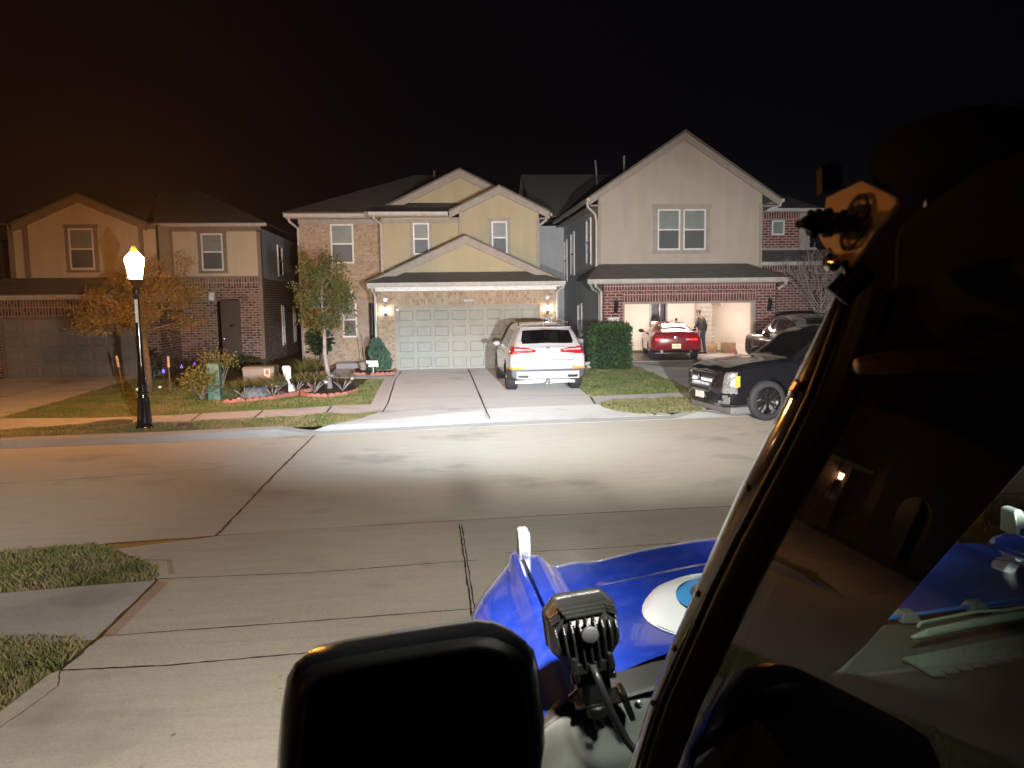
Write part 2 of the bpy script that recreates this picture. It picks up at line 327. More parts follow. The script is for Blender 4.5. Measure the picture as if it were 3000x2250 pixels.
def flat(name, pts, mt, top=None, h=.1, zoff=.02, kind=True):
    pts = [Vector((p[0], p[1], (gz(p[0], p[1]) if top is None else top)+zoff)) for p in pts]
    o = MB().prism([p-Vector((0, 0, h)) for p in pts], pts).build(name, mt)
    return struct(o) if kind else o
# far yard base sheet, grid following the slope, sunk a little under the driveway aprons
APR = [(-1.6, 4.6), (6.25, 13.4), (-18.8, -9.2)]
xs = sorted(set([-34, -28, -24]+[round(-20+.25*i, 2) for i in range(144)]+[20, 27, 34]))
b = MB(); n = 22; vs = []
for x in xs:
    k = ipol(KERB, x)+.4
    for j in range(n):
        y = k+(60-k)*(j/(n-1))**2.2; ap = any(a < x < c for a, c in APR) and y < (17.2 if x > -5 else 15.6); vs.append((x, y, gz(x, y)-(.16 if ap else 0)))
b.add(vs, [(i*n+j, (i+1)*n+j, (i+1)*n+j+1, i*n+j+1) for i in range(len(xs)-1) for j in range(n-1)]); struct(b.build('lawn_base', M['lawn']))
# near yard
b = MB(); b.add([(x, y-.02, .004) for x, y in NEAR]+[(34, -14, .004), (-34, -14, .004)], [tuple(range(len(NEAR)+2))]); struct(b.build('near_yard', M['lawn']))
# far kerb: raised except across the driveways
def kerb_h(x):
    h = .13
    for a, c in ((-2.4, 5.0), (6.2, 14), (-19.5, -8.7)):
        if a-.6 < x < c+.6: h = min(h, .013+.117*max(0, max(a-x, x-c))/.6)
    return h
rings = []; x = -34
while x <= 34:
    y = ipol(KERB, x); h = kerb_h(x); rings.append([(x, y-.02, -.05), (x, y, .012), (x, y+.09, h), (x, y+.42, h+.012), (x, y+.42, -.05)]); x += .25
struct(MB().loft(rings).build('kerb', M['kerb']))
gp = lambda L: [G(u, v) for u, v in L]
flat('far_sidewalk', [(-34, 14.3), (-20, 15.2)]+gp([(0, 1228), (271, 1227), (500, 1219), (749, 1205), (1000, 1190), (1083, 1187), (1129, 1182), (1112, 1209), (1000, 1212), (748, 1226), (500, 1239), (271, 1243), (0, 1262)])+[(-20, 14.2), (-34, 13.2)], M['walk'], zoff=.018)
flat('entry_walk', gp([(999, 1069), (1042, 1071), (1036, 1098), (1152, 1103), (1129, 1181), (1087, 1186), (1126, 1110), (962, 1107), (966, 1099)]), M['walk'], zoff=.022)
def apron(back, front, mt):                                # sloping strip from the sidewalk down to the gutter
    pts = [Vector((p[0], p[1], gz(p[0], p[1])+.026)) for p in back]+[Vector((p[0], p[1], .03)) for p in front]
    struct(MB().prism([p-Vector((0, 0, .12)) for p in pts], pts).build('driveway_apron', mt))
CD = gp([(1163, 1083), (1150, 1113), (1129, 1182), (1112, 1210)])+gp([(1250, 1205), (1500, 1196), (1740, 1187), (1726, 1165), (1697, 1140)])+[Vector((4.15, 26.35, 0))]
flat('driveway', CD, M['drive'], zoff=.026)
apron(gp([(1740, 1187), (1500, 1196), (1250, 1205), (1112, 1210), (1056, 1229), (964, 1249)]), [Vector((-2.4, 15.12, 0)), Vector((-1.2, 15.26, 0)), Vector((1.5, 15.66, 0)), Vector((3.3, 15.74, 0)), Vector((5.0, 15.82, 0)), Vector((5.05, 16.0, 0))], M['drive'])
RD = gp([(1836, 1062), (1843, 1068), (1930, 1102), (2017, 1137), (2030, 1160)])+[Vector((12.6, 18, 0)), Vector((12.4, 27.4, 0)), Vector((6.9, 27.4, 0))]
flat('driveway', RD, M['drive'], zoff=.026)
apron([Vector((12.6, 18, 0))]+gp([(2030, 1160), (2055, 1200)]), [Vector((6.15, 15.95, 0)), Vector((13.5, 16.3, 0))], M['drive'])
LD = [Vector((-14.6, 27.7, 0)), Vector((-9.75, 27.7, 0))]+gp([(320, 1132), (163, 1180.5), (0, 1224)])+[Vector((-9.4, 15.9, 0)), Vector((-18, 15.9, 0))]
flat('driveway', LD, M['drive'], zoff=.026)
apron([Vector((-18, 15.9, 0)), Vector((-9.4, 15.9, 0)), Vector((-9.0, 15.3, 0))], [Vector((-8.9, 14.7, 0)), Vector((-19, 13.85, 0))], M['drive'])
flat('far_sidewalk', gp([(1733, 1163), (1800, 1160), (2020, 1152), (2030, 1163), (1800, 1172), (1747, 1186)]), M['walk'], zoff=.02)
# near side: driveway, the cross walk and two lawn strips
ND = [P(u, v, z=.02) for u, v in [(343, 1608), (405, 1640), (448, 1665), (462, 1697), (290, 1868), (176, 1962), (143, 1976), (0, 2085)]]+[Vector((-3.2, 3.0, 0)), Vector((-3.6, -10, 0)), Vector((5.2, -10, 0)), Vector((5.0, 6.6, 0)), Vector((5.9, 8.6, 0)), Vector((3.3, 8.6, 0)), Vector((.85, 8.52, 0)), Vector((-1.4, 8.4, 0)), Vector((-2.3, 8.3, 0))]
flat('near_driveway', ND, M['near'], top=.02, zoff=0, h=.08)
flat('near_sidewalk', [P(461, 1699, z=.02), P(290, 1867, z=.02), P(210, 1873, z=.02), P(0, 1878, z=.02), Vector((-12, 4.6, 0)), Vector((-30, 3.2, 0)), Vector((-30, 4.9, 0)), Vector((-12, 6.2, 0)), P(0, 1738, z=.02), P(230, 1718, z=.02), P(400, 1704, z=.02)], M['walk'], top=.02, zoff=-.001, h=.08)
flat('near_sidewalk', [Vector((5.1, 5.0, 0)), Vector((30, 5.0, 0)), Vector((30, 6.3, 0)), Vector((5.05, 6.3, 0))], M['walk'], top=.02, zoff=-.001, h=.08)
b = MB(); w_ = MB(); e_ = MB()
def strip(mb, pts, w, wob=0, nseg=1):
    pts = [Vector(p) for p in pts]; q = []
    for a, c in zip(pts, pts[1:]):
        for i in range(nseg): q.append(a.lerp(c, i/nseg))
    q.append(pts[-1]); L = []; Rr = []
    for i, p in enumerate(q):
        t = (q[min(i+1, len(q)-1)]-q[max(i-1, 0)]); s = Vector((-t.y, t.x, 0)).normalized()
        o = random.uniform(-wob, wob); ww = w*random.uniform(.6, 1.3) if wob else w
        L.append(p+s*(o+ww/2)); Rr.append(p+s*(o-ww/2))
    n = len(q); mb.add(L+Rr, [(i, i+1, n+i+1, n+i) for i in range(n-1)])
def px(L, z): return [P(u, v, z=z) for u, v in L]
strip(b, px([(625, 1577), (700, 1500), (790, 1405), (905, 1290)], .004), .035, .008, 14)
strip(b, px([(0, 1417), (278, 1399), (597, 1376)], .004), .012, .004, 20)
strip(b, px([(930, 1268), (905, 1290)], .006), .025)
strip(w_, [(x, y-.03, .006) for x, y in NEAR], .045, .004, 6)
zn = .024
for L, w, wb in (([(465, 1695), (900, 1678), (1400, 1640)], .014, .003), ([(290, 1864), (900, 1820), (1420, 1780)], .014, .003), ([(176, 1964), (500, 1948), (905, 1912)], .018, .005), ([(1345, 1535), (1362, 1650), (1383, 1805)], .016, .004), ([(1352, 1535), (1370, 1650), (1394, 1805)], .012, .004), ([(1480, 1620), (1760, 1606), (2000, 1590)], .014, .003)):
    strip(b, px(L, zn), w, wb, 16)
strip(b, px([(463, 1697), (290, 1868), (176, 1962)], zn+.002), .03, .006, 10)
strip(b, px([(0, 2130), (60, 2090), (170, 2010), (176, 1966)], zn), .008, .003, 8)
strip(e_, px([(475, 1705), (310, 1862)], zn-.001), .13)
strip(e_, px([(420, 1640), (495, 1640), (503, 1680)], zn-.001), .05)
gj = lambda L: [G(u, v)+Vector((0, 0, .032)) for u, v in L]
for L, w, wb in (([(1372, 1083), (1435, 1231)], .035, .006), ([(1178, 1088), (1158, 1115), (1137, 1184), (1120, 1212)], .03, .004), ([(1140, 1168), (1730, 1160)], .02, .004), ([(1112, 1209), (1735, 1188)], .02, .004), ([(0, 1165), (60, 1163), (236, 1158)], .03, .003), ([(0, 1137), (120, 1134), (310, 1130)], .03, .003), ([(0, 1193), (110, 1191)], .03, .003), ([(0, 1168), (120, 1140), (225, 1112)], .035, .003), ([(746, 1227), (772, 1206)], .03, 0), ([(955, 1215), (972, 1194)], .03, 0), ([(560, 1237), (592, 1213)], .025, 0), ([(1480, 1640), (1481, 1640)], .01, 0), ([(1880, 1078), (2200, 1072)], .025, .003), ([(1960, 1108), (2190, 1100)], .025, .003)):
    strip(b, gj(L), w, wb, 6)
struct(b.build('paving_joints', M['joint'])); struct(w_.build('street_joint', M['redjoint'])); struct(e_.build('stained_edge', M['edge']))
# grass blades: one stuff object per lawn
def inside(poly, x, y):
    r = np.zeros(len(x), bool); n = len(poly)
    for i in range(n):
        x1, y1 = poly[i][0], poly[i][1]; x2, y2 = poly[(i+1) % n][0], poly[(i+1) % n][1]
        c = ((y1 > y) != (y2 > y)) & (x < (x2-x1)*(y-y1)/(y2-y1+1e-12)+x1); r ^= c
    return r
def blades(name, poly, dens, h, w, mt, zf, holes=()):
    a = np.array([(p[0], p[1]) for p in poly]); lo = a.min(0); hi = a.max(0); n = int(dens*(hi-lo).prod())
    x = rng.uniform(lo[0], hi[0], n); y = rng.uniform(lo[1], hi[1], n); k = inside(poly, x, y)
    for hp in holes: k &= ~inside(hp, x, y)
    x = x[k]; y = y[k]; n = len(x); z = np.array([zf(p, q) for p, q in zip(x, y)])
    clump = .65+.35*np.sin(x*5.1+2*np.sin(y*3.3))*np.sin(y*6.7+np.sin(x*4.1))+.25*rng.standard_normal(n).clip(-1, 1)
    hh = h*clump.clip(.35, 1.5); th = rng.uniform(0, 2*np.pi, n); lean = rng.uniform(.1, .95, n)*hh; ln = rng.uniform(0, 2*np.pi, n)
    ww = w*rng.uniform(.6, 1.3, n); c, s = np.cos(th)*ww/2, np.sin(th)*ww/2; o = np.zeros(n)
    V = np.stack([np.stack([x-c, y-s, z-.005], 1), np.stack([x+c, y+s, z-.005], 1), np.stack([x+np.cos(ln)*lean*.45+c*.6, y+np.sin(ln)*lean*.45+s*.6, z+hh*.62], 1), np.stack([x+np.cos(ln)*lean, y+np.sin(ln)*lean, z+hh*.92], 1)], 1).reshape(-1, 3)
    F = np.arange(4*n).reshape(-1, 4); return tag(np_mesh(name, V, F, mt), kind='stuff')
kl = [Vector((x, ipol(KERB, x)+.42, 0)) for x in np.linspace(-9, -2.6, 14)]
SW = gp([(0, 1228), (271, 1227), (500, 1219), (749, 1205), (1000, 1190), (1083, 1187), (1129, 1182), (1112, 1209), (1000, 1212), (748, 1226), (500, 1239), (271, 1243), (0, 1262)])
LAWN1 = gp([(0, 1226), (163, 1181), (320, 1133), (400, 1110), (520, 1115), (700, 1118), (760, 1172), (960, 1160), (1040, 1145), (1080, 1112), (1126, 1111), (1087, 1186), (1000, 1190), (749, 1205), (500, 1219), (271, 1227)])
blades('grass_lawn', LAWN1, 1500, .06, .014, M['blade'], gz)
blades('grass_verge', kl+gp([(964, 1249), (1056, 1229), (1112, 1210), (1000, 1212), (748, 1226), (500, 1239), (271, 1243), (0, 1262)]), 1500, .06, .014, M['bladedry'], gz, [LD])
RL = gp([(1697, 1140), (1690, 1085), (1760, 1062), (1836, 1064), (1930, 1104), (2015, 1138), (2022, 1151), (1800, 1159), (1726, 1164)])
blades('grass_lawn', RL, 1900, .075, .015, M['blade'], gz)
blades('grass_verge', gp([(1747, 1187), (1800, 1173), (2028, 1164), (2062, 1206), (1880, 1212), (1800, 1203)]), 1900, .06, .014, M['bladedry'], gz)
N1 = [P(u, v, z=.01) for u, v in [(343, 1606), (285, 1604), (166, 1607), (0, 1631)]]+[Vector((-12, 7.1, 0)), Vector((-12, 6.2, 0))]+[P(u, v, z=.01) for u, v in [(0, 1737), (230, 1717), (400, 1703), (461, 1697), (455, 1667), (405, 1641), (330, 1632), (312, 1625)]]
N2 = [P(u, v, z=.01) for u, v in [(0, 1878), (100, 1866), (220, 1872), (265, 1878), (176, 1962), (140, 1975), (0, 2086)]]+[Vector((-3.4, 2.6, 0)), Vector((-7, 2.6, 0)), Vector((-7, 5.0, 0))]
blades('grass_strip', N1, 4200, .085, .009, M['bladedry'], gz)
blades('grass_strip', N2, 4200, .085, .009, M['bladedry'], gz)
blades('grass_strip', [Vector((5.3, 6.4, 0)), Vector((6.2, 8.5, 0)), Vector((12, 8.6, 0)), Vector((12, 6.35, 0))], 1600, .07, .012, M['bladedry'], gz)
# mulch beds
flat('garden_bed', gp([(560, 1180), (700, 1175), (790, 1163), (872, 1152), (905, 1158), (960, 1160), (1040, 1145), (1042, 1132), (985, 1112), (900, 1122), (820, 1118), (760, 1122), (640, 1140)]), M['soil'], zoff=.012)
flat('garden_bed', gp([(905, 1097), (960, 1094), (985, 1075), (960, 1058), (900, 1060), (880, 1082)]), M['soil'], zoff=.012)
flat('garden_bed', gp([(1034, 1094), (1040, 1080), (1060, 1060), (1150, 1068), (1158, 1092)]), M['soil'], zoff=.028)
flat('garden_bed', gp([(385, 1150), (440, 1158), (505, 1154), (470, 1140), (420, 1139)]), M['soil'], zoff=.012)
# fallen leaves and bits on the concrete
n = 170; x = np.concatenate([rng.uniform(-4.2, .2, 90), rng.uniform(-9, 8, 80)]); y = np.concatenate([rng.uniform(3.2, 8.4, 90), rng.uniform(8.8, 14.6, 80)]); a = rng.uniform(0, 6.28, n); l = rng.uniform(.008, .026, n)
z = np.where(y < 8.5, .026, .008); k = inside(ND, x, y) | (y > 8.7); x, y, a, l, z = x[k], y[k], a[k], l[k], z[k]; n = len(x)
c_, s_ = np.cos(a)*l, np.sin(a)*l; V = np.stack([np.stack([x-c_, y-s_, z], 1), np.stack([x+s_*.5, y-c_*.5, z+.004], 1), np.stack([x+c_, y+s_, z+.002], 1), np.stack([x-s_*.5, y+c_*.5, z+.005], 1)], 1).reshape(-1, 3)
tag(np_mesh('leaf_litter', V, np.arange(4*n).reshape(-1, 4), mat('dry leaf bits', (.42, .36, .22), .8, var=.5, vs=3, local=False)), kind='stuff')
# ------------------------------------------------------------------ houses
def fmap(Y): return lambda u, d, w: (u, Y-d, w)          # front wall facing the street
def lmap(X): return lambda u, d, w: (X-d, u, w)          # side wall facing left
def rmap(X): return lambda u, d, w: (X+d, u, w)
def bx(mb, mp, u0, u1, d0, d1, w0, w1, m=0):
    vs = [mp(u, d, w) for w in (w0, w1) for d in (d0, d1) for u in (u0, u1)]
    mb.add(vs, [(0, 2, 3, 1), (4, 5, 7, 6), (0, 1, 5, 4), (1, 3, 7, 5), (3, 2, 6, 7), (2, 0, 4, 6)], m)
def window(root, mp, u0, u1, w0, w1, fr=.055, rail=.5, trim=0, head=.0, trimmat='trim', blind='blind', screen='screen', double=False, sill=True):
    b = MB(); f = fr; wr = w0+(w1-w0)*rail
    cols = [(u0, u1)] if not double else [(u0, (u0+u1)/2-.06), ((u0+u1)/2+.06, u1)]
    for a, c in cols:
        bx(b, mp, a, a+f, -.02, .05, w0, w1); bx(b, mp, c-f, c, -.02, .05, w0, w1)
        bx(b, mp, a+f, c-f, -.02, .048, w0, w0+f); bx(b, mp, a+f, c-f, -.02, .048, w1-f, w1); bx(b, mp, a+f, c-f, -.02, .04, wr-f*.55, wr+f*.45)
    o = b.build('window', M['white'], root)
    for a, c in cols:
        p = MB(); bx(p, mp, a+f, c-f, -.02, .012, wr+f*.45, w1-f); p.build('pane', M[blind], o)
        p = MB(); bx(p, mp, a+f, c-f, -.02, .022, w0+f, wr-f*.55); p.build('pane', M[screen], o)
    if trim:
        t = trim; q = MB(); hd = t*1.05
        bx(q, mp, u0-t, u0, -.02, .03, w0-t*.2, w1+.001); bx(q, mp, u1, u1+t, -.02, .03, w0-t*.2, w1+.001)
        bx(q, mp, u0-t*1.25, u1+t*1.25, -.02, .04, w1, w1+hd)
        if sill: bx(q, mp, u0-t*1.15, u1+t*1.15, -.02, .04, w0-t*.85, w0-t*.2+.001)
        if double: bx(q, mp, (u0+u1)/2-.06, (u0+u1)/2+.06, -.02, .025, w0, w1)
        q.build('frame', M[trimmat], o)
    return o
def gutter(root, x0, x1, y, z0, z1, name='gutter', d=.12):
    b = MB(); h = z1-z0
    b.prism([(x0, y, z1), (x0, y+d, z1), (x0, y+d, z0), (x0, y+.05, z0), (x0, y+.02, z0+h*.4)], [(x1, y, z1), (x1, y+d, z1), (x1, y+d, z0), (x1, y+.05, z0), (x1, y+.02, z0+h*.4)])
    return b.build(name, M['gutter'], root)
def rake(root, apex, foot, y0, y1, th, name='fascia', mt='trim', ret=0):
    b = MB()                                             # sloping board on both sides of a gable
    for fx, fz in foot:
        s = (apex[1]-fz)/(apex[0]-fx)
        pts = [(apex[0], apex[1]), (apex[0], apex[1]-th*1.12), (fx, fz-th*1.0), (fx, fz)]
        if ret: pts = [(apex[0], apex[1]), (apex[0], apex[1]-th*1.12), (fx+ret*(1 if apex[0] > fx else -1), fz-th+abs(s)*ret), (fx, fz-th), (fx, fz)]
        b.xz(pts, y0, y1)
    return b.build(name, M[mt], root)
def gable_roof(root, apex, foot, y0, y1, th=.09, name='roof', mt='roof'):
    b = MB()
    for fx, fz in foot: b.slab([(apex[0], y0, apex[1]), (fx, y0, fz), (fx, y1, fz), (apex[0], y1, apex[1])], (0, 0, th))
    return b.build(name, M[mt], root)
def spout(root, pts, r=.05, mt='gutter'):
    return MB().tube(pts, r, 6).build('downspout', M[mt], root)
bulb = glow('bulb', (1, .88, .72), 75); bulbw = glow('warm bulb', (1, .62, .3), 60)
def sconce(root, x, y, z, lit=True, scale=1.0, mt=None):
    s = scale; b = MB(); b.box(x-.05*s, x+.05*s, y-.02, y+.01, z-.16*s, z+.04*s)
    b.tube([(x, y-.02, z-.03*s), (x, y-.09*s, z-.05*s), (x, y-.12*s, z-.02*s)], .012*s)
    b.lathe([(.005, -.15*s), (.03*s, -.13*s), (.07*s, -.05*s), (.075*s, -.02*s), (.03*s, 0)], 12, (x, y-.12*s, z))
    b.lathe([(.085*s, .2*s), (.05*s, .25*s), (.012*s, .28*s), (.002, .3*s)], 12, (x, y-.12*s, z))
    o = b.build('wall_lamp', M['steel'] if lit else M['black'], root, True)
    g = MB().lathe([(.04*s, .0), (.065*s, .05*s), (.075*s, .12*s), (.07*s, .2*s)], 12, (x, y-.12*s, z)).build('lamp_glass', (mt or bulb) if lit else M['darkglass'], o, True); return o
def star(root, x, y, z, r):
    pts = [(x+(r if i % 2 == 0 else r*.42)*math.sin(i*math.pi/5), z+(r if i % 2 == 0 else r*.42)*math.cos(i*math.pi/5)) for i in range(10)]
    return MB().xz(pts, y-.03, y+.005).build('wall_star', M['steel'], root)
def plaque(root, x0, x1, z0, z1, y, body):
    b = MB(); b.box(x0, x1, y-.03, y+.01, z0, z1); o = b.build('address_plaque', M['signwhite'], root, bevel=.006)
    b = MB(); t = .022
    for q in ((x0+.015, x1-.015, z0+.015, z0+.015+t*.4), (x0+.015, x1-.015, z1-.015-t*.4, z1-.015), (x0+.015, x0+.015+t*.4, z0+.015, z1-.015), (x1-.015-t*.4, x1-.015, z0+.015, z1-.015)): b.box(q[0], q[1], y-.034, y-.029, q[2], q[3])
    b.build('plaque_border', M['steel'], o)
    if body: text('house_number', body, (z1-z0)*.72, M['black'], o, Matrix.Translation(((x0+x1)/2, y-.034, (z0+z1)/2)) @ FRONT); return o
def garage_door(root, x0, x1, z0, z1, y, cols, rows, mt, parent_y=.1):
    b = MB(); b.box(x0, x1, y, y+.06, z0, z1); cw = (x1-x0)/cols; rh = (z1-z0)/rows
    for j in range(rows):
        b.box(x0, x1, y-.012, y+.001, z0+j*rh+.012, z0+j*rh+rh-.0)   # section with a shadow gap below
        for i in range(cols):
            a = x0+i*cw+cw*.1; c = x0+(i+1)*cw-cw*.1; d = z0+j*rh+rh*.2; e = z0+(j+1)*rh-rh*.16; q = .045
            b.prism([(a, y-.0115, d), (c, y-.0115, d), (c, y-.0115, e), (a, y-.0115, e)], [(a+.03, y-.034, d+.03), (c-.03, y-.034, d+.03), (c-.03, y-.034, e-.03), (a+.03, y-.034, e-.03)])
            a += q+.02; c -= q+.02; d += q+.02; e -= q+.02
            b.prism([(a, y-.033, d), (c, y-.033, d), (c, y-.033, e), (a, y-.033, e)], [(a+.03, y-.014, d+.03), (c-.03, y-.014, d+.03), (c-.03, y-.014, e-.03), (a+.03, y-.014, e-.03)])
    return b.build('garage_door', M[mt], root)
# ---- the middle house ----------------------------------------------------
H = thing('house', 'two storey house with yellow stucco gables, tan brick and closed panelled garage door', 'house', (1.2, 26.3, .2), world=True)
b = MB(); b.box(-1.84, -1.28, 26.3, 26.6, .05, 2.95); b.box(3.66, 4.2, 26.3, 26.6, .05, 2.95)
b.box(-1.84, -1.6, 26.6, 29.5, .05, 3.1); b.box(3.95, 4.2, 26.6, 33, .05, 3.1); b.box(-4.68, -3.38, 28.6, 28.9, .05, 5.55); b.box(-2.62, -1.72, 28.6, 28.9, 2.62, 5.55); b.box(-3.38, -2.62, 28.6, 28.9, .05, 5.55); b.box(-2.62, -2.3, 28.6, 30, .05, 2.62)
b.box(-4.68, -4.4, 28.9, 40, .05, 5.55); b.build_each('wall', M['tan'], H)
b = MB(); b.box(-1.28, 3.66, 26.3, 26.6, 2.41, 2.949); b.build('lintel', M['tansol'], H)
b = MB(); b.box(-1.28, -1.2, 26.36, 26.5, .1, 2.41); b.box(3.58, 3.66, 26.36, 26.5, .1, 2.41); b.box(-1.2, 3.58, 26.36, 26.5, 2.33, 2.41); b.build('door_frame', M['trim'], H)
gd = garage_door(H, -1.2, 3.58, .2, 2.33, 26.43, 8, 4, 'gdoor')
b = MB(); b.box(-.42, -.40, 26.39, 26.43, .27, .31); b.box(-.12, -.10, 26.39, 26.43, .27, .31); b.build('handle', M['signwhite'], gd)
b = MB(); b.box(1.05, 1.42, 26.27, 26.305, 2.53, 2.6); b.build('vent', M['black'], H)
b = MB(); b.box(-1.22, -1.12, 26.26, 26.33, 2.26, 2.31); b.tube([(-1.17, 26.28, 2.28), (-1.15, 26.2, 2.26)], .025); b.build('security_camera', M['signwhite'], H)
gutter(H, -2.14, 4.5, 25.86, 3.03, 3.17)
b = MB(); b.box(-2.1, 4.46, 25.97, 26.3, 3.0, 3.03); b.box(-1.9, 4.25, 26.27, 26.299, 2.9, 3.0); b.build_each('soffit', M['white'], H)
b = MB(); b.slab([(-2.14, 25.9, 3.15), (4.5, 25.9, 3.15), (3.55, 26.76, 3.52), (-1.2, 26.76, 3.52)], (0, 0, .03)); b.slab([(-2.14, 25.9, 3.15), (-1.2, 26.76, 3.52), (-2.14, 28.5, 3.15)], (0, 0, .03)); b.slab([(4.5, 25.9, 3.15), (3.55, 26.76, 3.52), (4.5, 28.5, 3.15)], (0, 0, .03)); b.build('porch_roof', M['roof'], H)
b = MB(); b.xz([(-1.55, 3.35), (3.9, 3.35), (1.18, 4.62)], 26.74, 27.0); b.build('gable', M['yellow'], H)
rake(H, (1.17, 4.74), ((-2.17, 3.2), (4.55, 3.18)), 26.42, 26.5, .24, ret=.25)
gable_roof(H, (1.17, 4.74), ((-2.2, 3.19), (4.58, 3.17)), 26.38, 28.2, .05)
b = MB(); b.box(-1.73, 1.02, 27.8, 28.0, 3.0, 5.5); b.xz([(1.02, 3), (3.84, 3), (3.84, 5.66), (2.42, 6.42), (1.02, 5.7)], 27.62, 27.9); b.build_each('upper_wall', M['yellow'], H)
b = MB(); b.box(3.6, 3.83, 27.9, 40, 3.1, 5.5); b.build_each('side_wall', M['sidegrey'], H)
b = MB(); b.box(-1.78, -1.68, 27.77, 28, 3.2, 5.4); b.box(-1.7, 1.0, 27.77, 27.81, 5.3, 5.45); b.box(1.0, 1.1, 27.59, 27.8, 3.2, 5.5); b.box(3.75, 3.86, 27.59, 27.8, 3.2, 5.48); b.build_each('trim', M['trim'], H)
rake(H, (2.42, 6.52), ((.66, 5.66), (4.2, 5.63)), 27.36, 27.44, .23, ret=.3)
gable_roof(H, (2.42, 6.52), ((.64, 5.65), (4.22, 5.62)), 27.33, 34, .06)
b = MB(); b.box(.7, 1.0, 27.44, 27.62, 5.42, 5.46); b.box(3.86, 4.18, 27.44, 27.9, 5.4, 5.44); b.box(4.18, 4.3, 27.36, 30, 5.5, 5.6); b.build_each('eave', M['trim'], H)
gutter(H, -2.14, .62, 27.36, 5.53, 5.65)
b = MB(); b.box(-2.1, .7, 27.48, 27.8, 5.5, 5.53); b.build_each('soffit', M['trim'], H)
b = MB(); b.slab([(-2.14, 27.4, 5.64), (1.2, 27.4, 5.64), (1.2, 29.55, 6.12), (-2.14, 29.55, 6.12)], (0, 0, .03)); b.build('lower_roof', M['roof'], H)
b = MB(); b.xz([(-1.6, 5.8), (3.9, 5.8), (3.9, 6.0), (1.12, 7.3), (-1.6, 6.0)], 29.5, 29.8); b.build('rear_gable', M['yellow'], H)
rake(H, (1.12, 7.4), ((-1.72, 6.0), (3.96, 6.0)), 29.2, 29.28, .25, ret=.3)
gable_roof(H, (1.12, 7.4), ((-1.75, 6.0), (3.99, 6.0)), 29.17, 36, .06)
gutter(H, -5.14, -1.9, 28.16, 5.57, 5.69); b = MB(); b.box(-5.1, -1.8, 28.28, 28.6, 5.53, 5.57); b.box(-2.3, -2.0, 27.9, 28.2, 5.55, 5.72); b.box(-4.7, -1.75, 28.57, 28.6, 5.35, 5.53); b.build_each('soffit', M['trim'], H)
b = MB(); b.slab([(-5.16, 28.14, 5.68), (4.0, 28.14, 5.68), (2.2, 34.2, 7.9), (-.62, 34.2, 7.95)], (0, 0, .05)); b.slab([(-5.16, 28.14, 5.68), (-.62, 34.2, 7.95), (-.62, 38, 7.95), (-5.16, 44, 5.68)], (0, 0, .05)); b.build_each('main_roof', M['roof'], H)
MB().tube([(.22, 34, 7.5), (.22, 34, 8.15)], .055).build('vent_pipe', M['steel'], H)
window(H, fmap(28.6), -3.58, -2.77, 3.96, 5.36); window(H, fmap(28.6), -3.26, -2.74, 1.29, 2.58)
window(H, fmap(27.8), -.62, -.05, 4.2, 5.31, trim=.11); window(H, fmap(27.62), 2.15, 2.71, 4.2, 5.34, trim=.11)
b = MB(); b.box(-3.45, -1.85, 28.25, 28.6, 2.52, 2.66); b.box(-2.64, -2.3, 28.55, 28.6, .3, 2.52); b.build('porch_beam', M['trim'], H)
b = MB(); b.box(-2.3, -1.62, 29.6, 29.66, .2, 2.6); b.build('front_door', M['black'], H)
b = MB(); b.box(-3.4, -1.85, 27.35, 28.6, .15, .42); b.build('porch_step', M['walk'], H)
b = MB(); b.box(-3.02, -2.84, 28.5, 28.6, 2.72, 3.02); b.build('keystone', M['signwhite'], H, bevel=.015)
spout(H, [(-1.98, 25.93, 3.05), (-1.98, 25.95, 2.95), (-1.9, 26.22, 2.78), (-1.9, 26.24, 2.6), (-1.9, 26.24, .2)]); spout(H, [(4.42, 25.93, 3.05), (4.42, 25.95, 2.96), (4.26, 26.25, 2.8), (4.26, 26.25, .2)])
spout(H, [(-1.95, 27.42, 5.55), (-1.95, 27.45, 5.42), (-1.72, 27.72, 5.25), (-1.72, 27.72, 3.5)]); spout(H, [(-5.0, 28.25, 5.6), (-4.95, 28.3, 5.42), (-4.7, 28.52, 5.2), (-4.7, 28.54, .2)]); spout(H, [(4.1, 27.5, 5.5), (4.1, 27.52, 5.38), (3.88, 27.75, 5.2)])
sconce(H, -1.56, 26.3, 2.2, scale=.75); sconce(H, 3.93, 26.3, 2.2, scale=.75); star(H, -1.56, 26.29, 2.62, .11); star(H, 3.93, 26.29, 2.62, .11)
plaque(H, 3.72, 4.12, 1.72, 1.96, 26.3, '16326')
# ---- the right house -----------------------------------------------------
H = thing('house', 'tall greige gabled house with red brick base and open lit garage', 'house', (9.4, 27.5, .25), world=True)
b = MB(); b.box(6.17, 6.87, 27.5, 27.8, .05, 3.0); b.box(11.9, 12.64, 27.5, 27.8, .05, 3.0); b.box(6.87, 11.9, 27.5, 27.8, 2.78, 2.88)
b.box(12.53, 12.64, 27.8, 31, .05, 3.1); b.box(12.6, 15.4, 30.5, 30.8, 4.4, 5.75); b.box(13.9, 16.5, 30.3, 30.6, .05, 3.6)
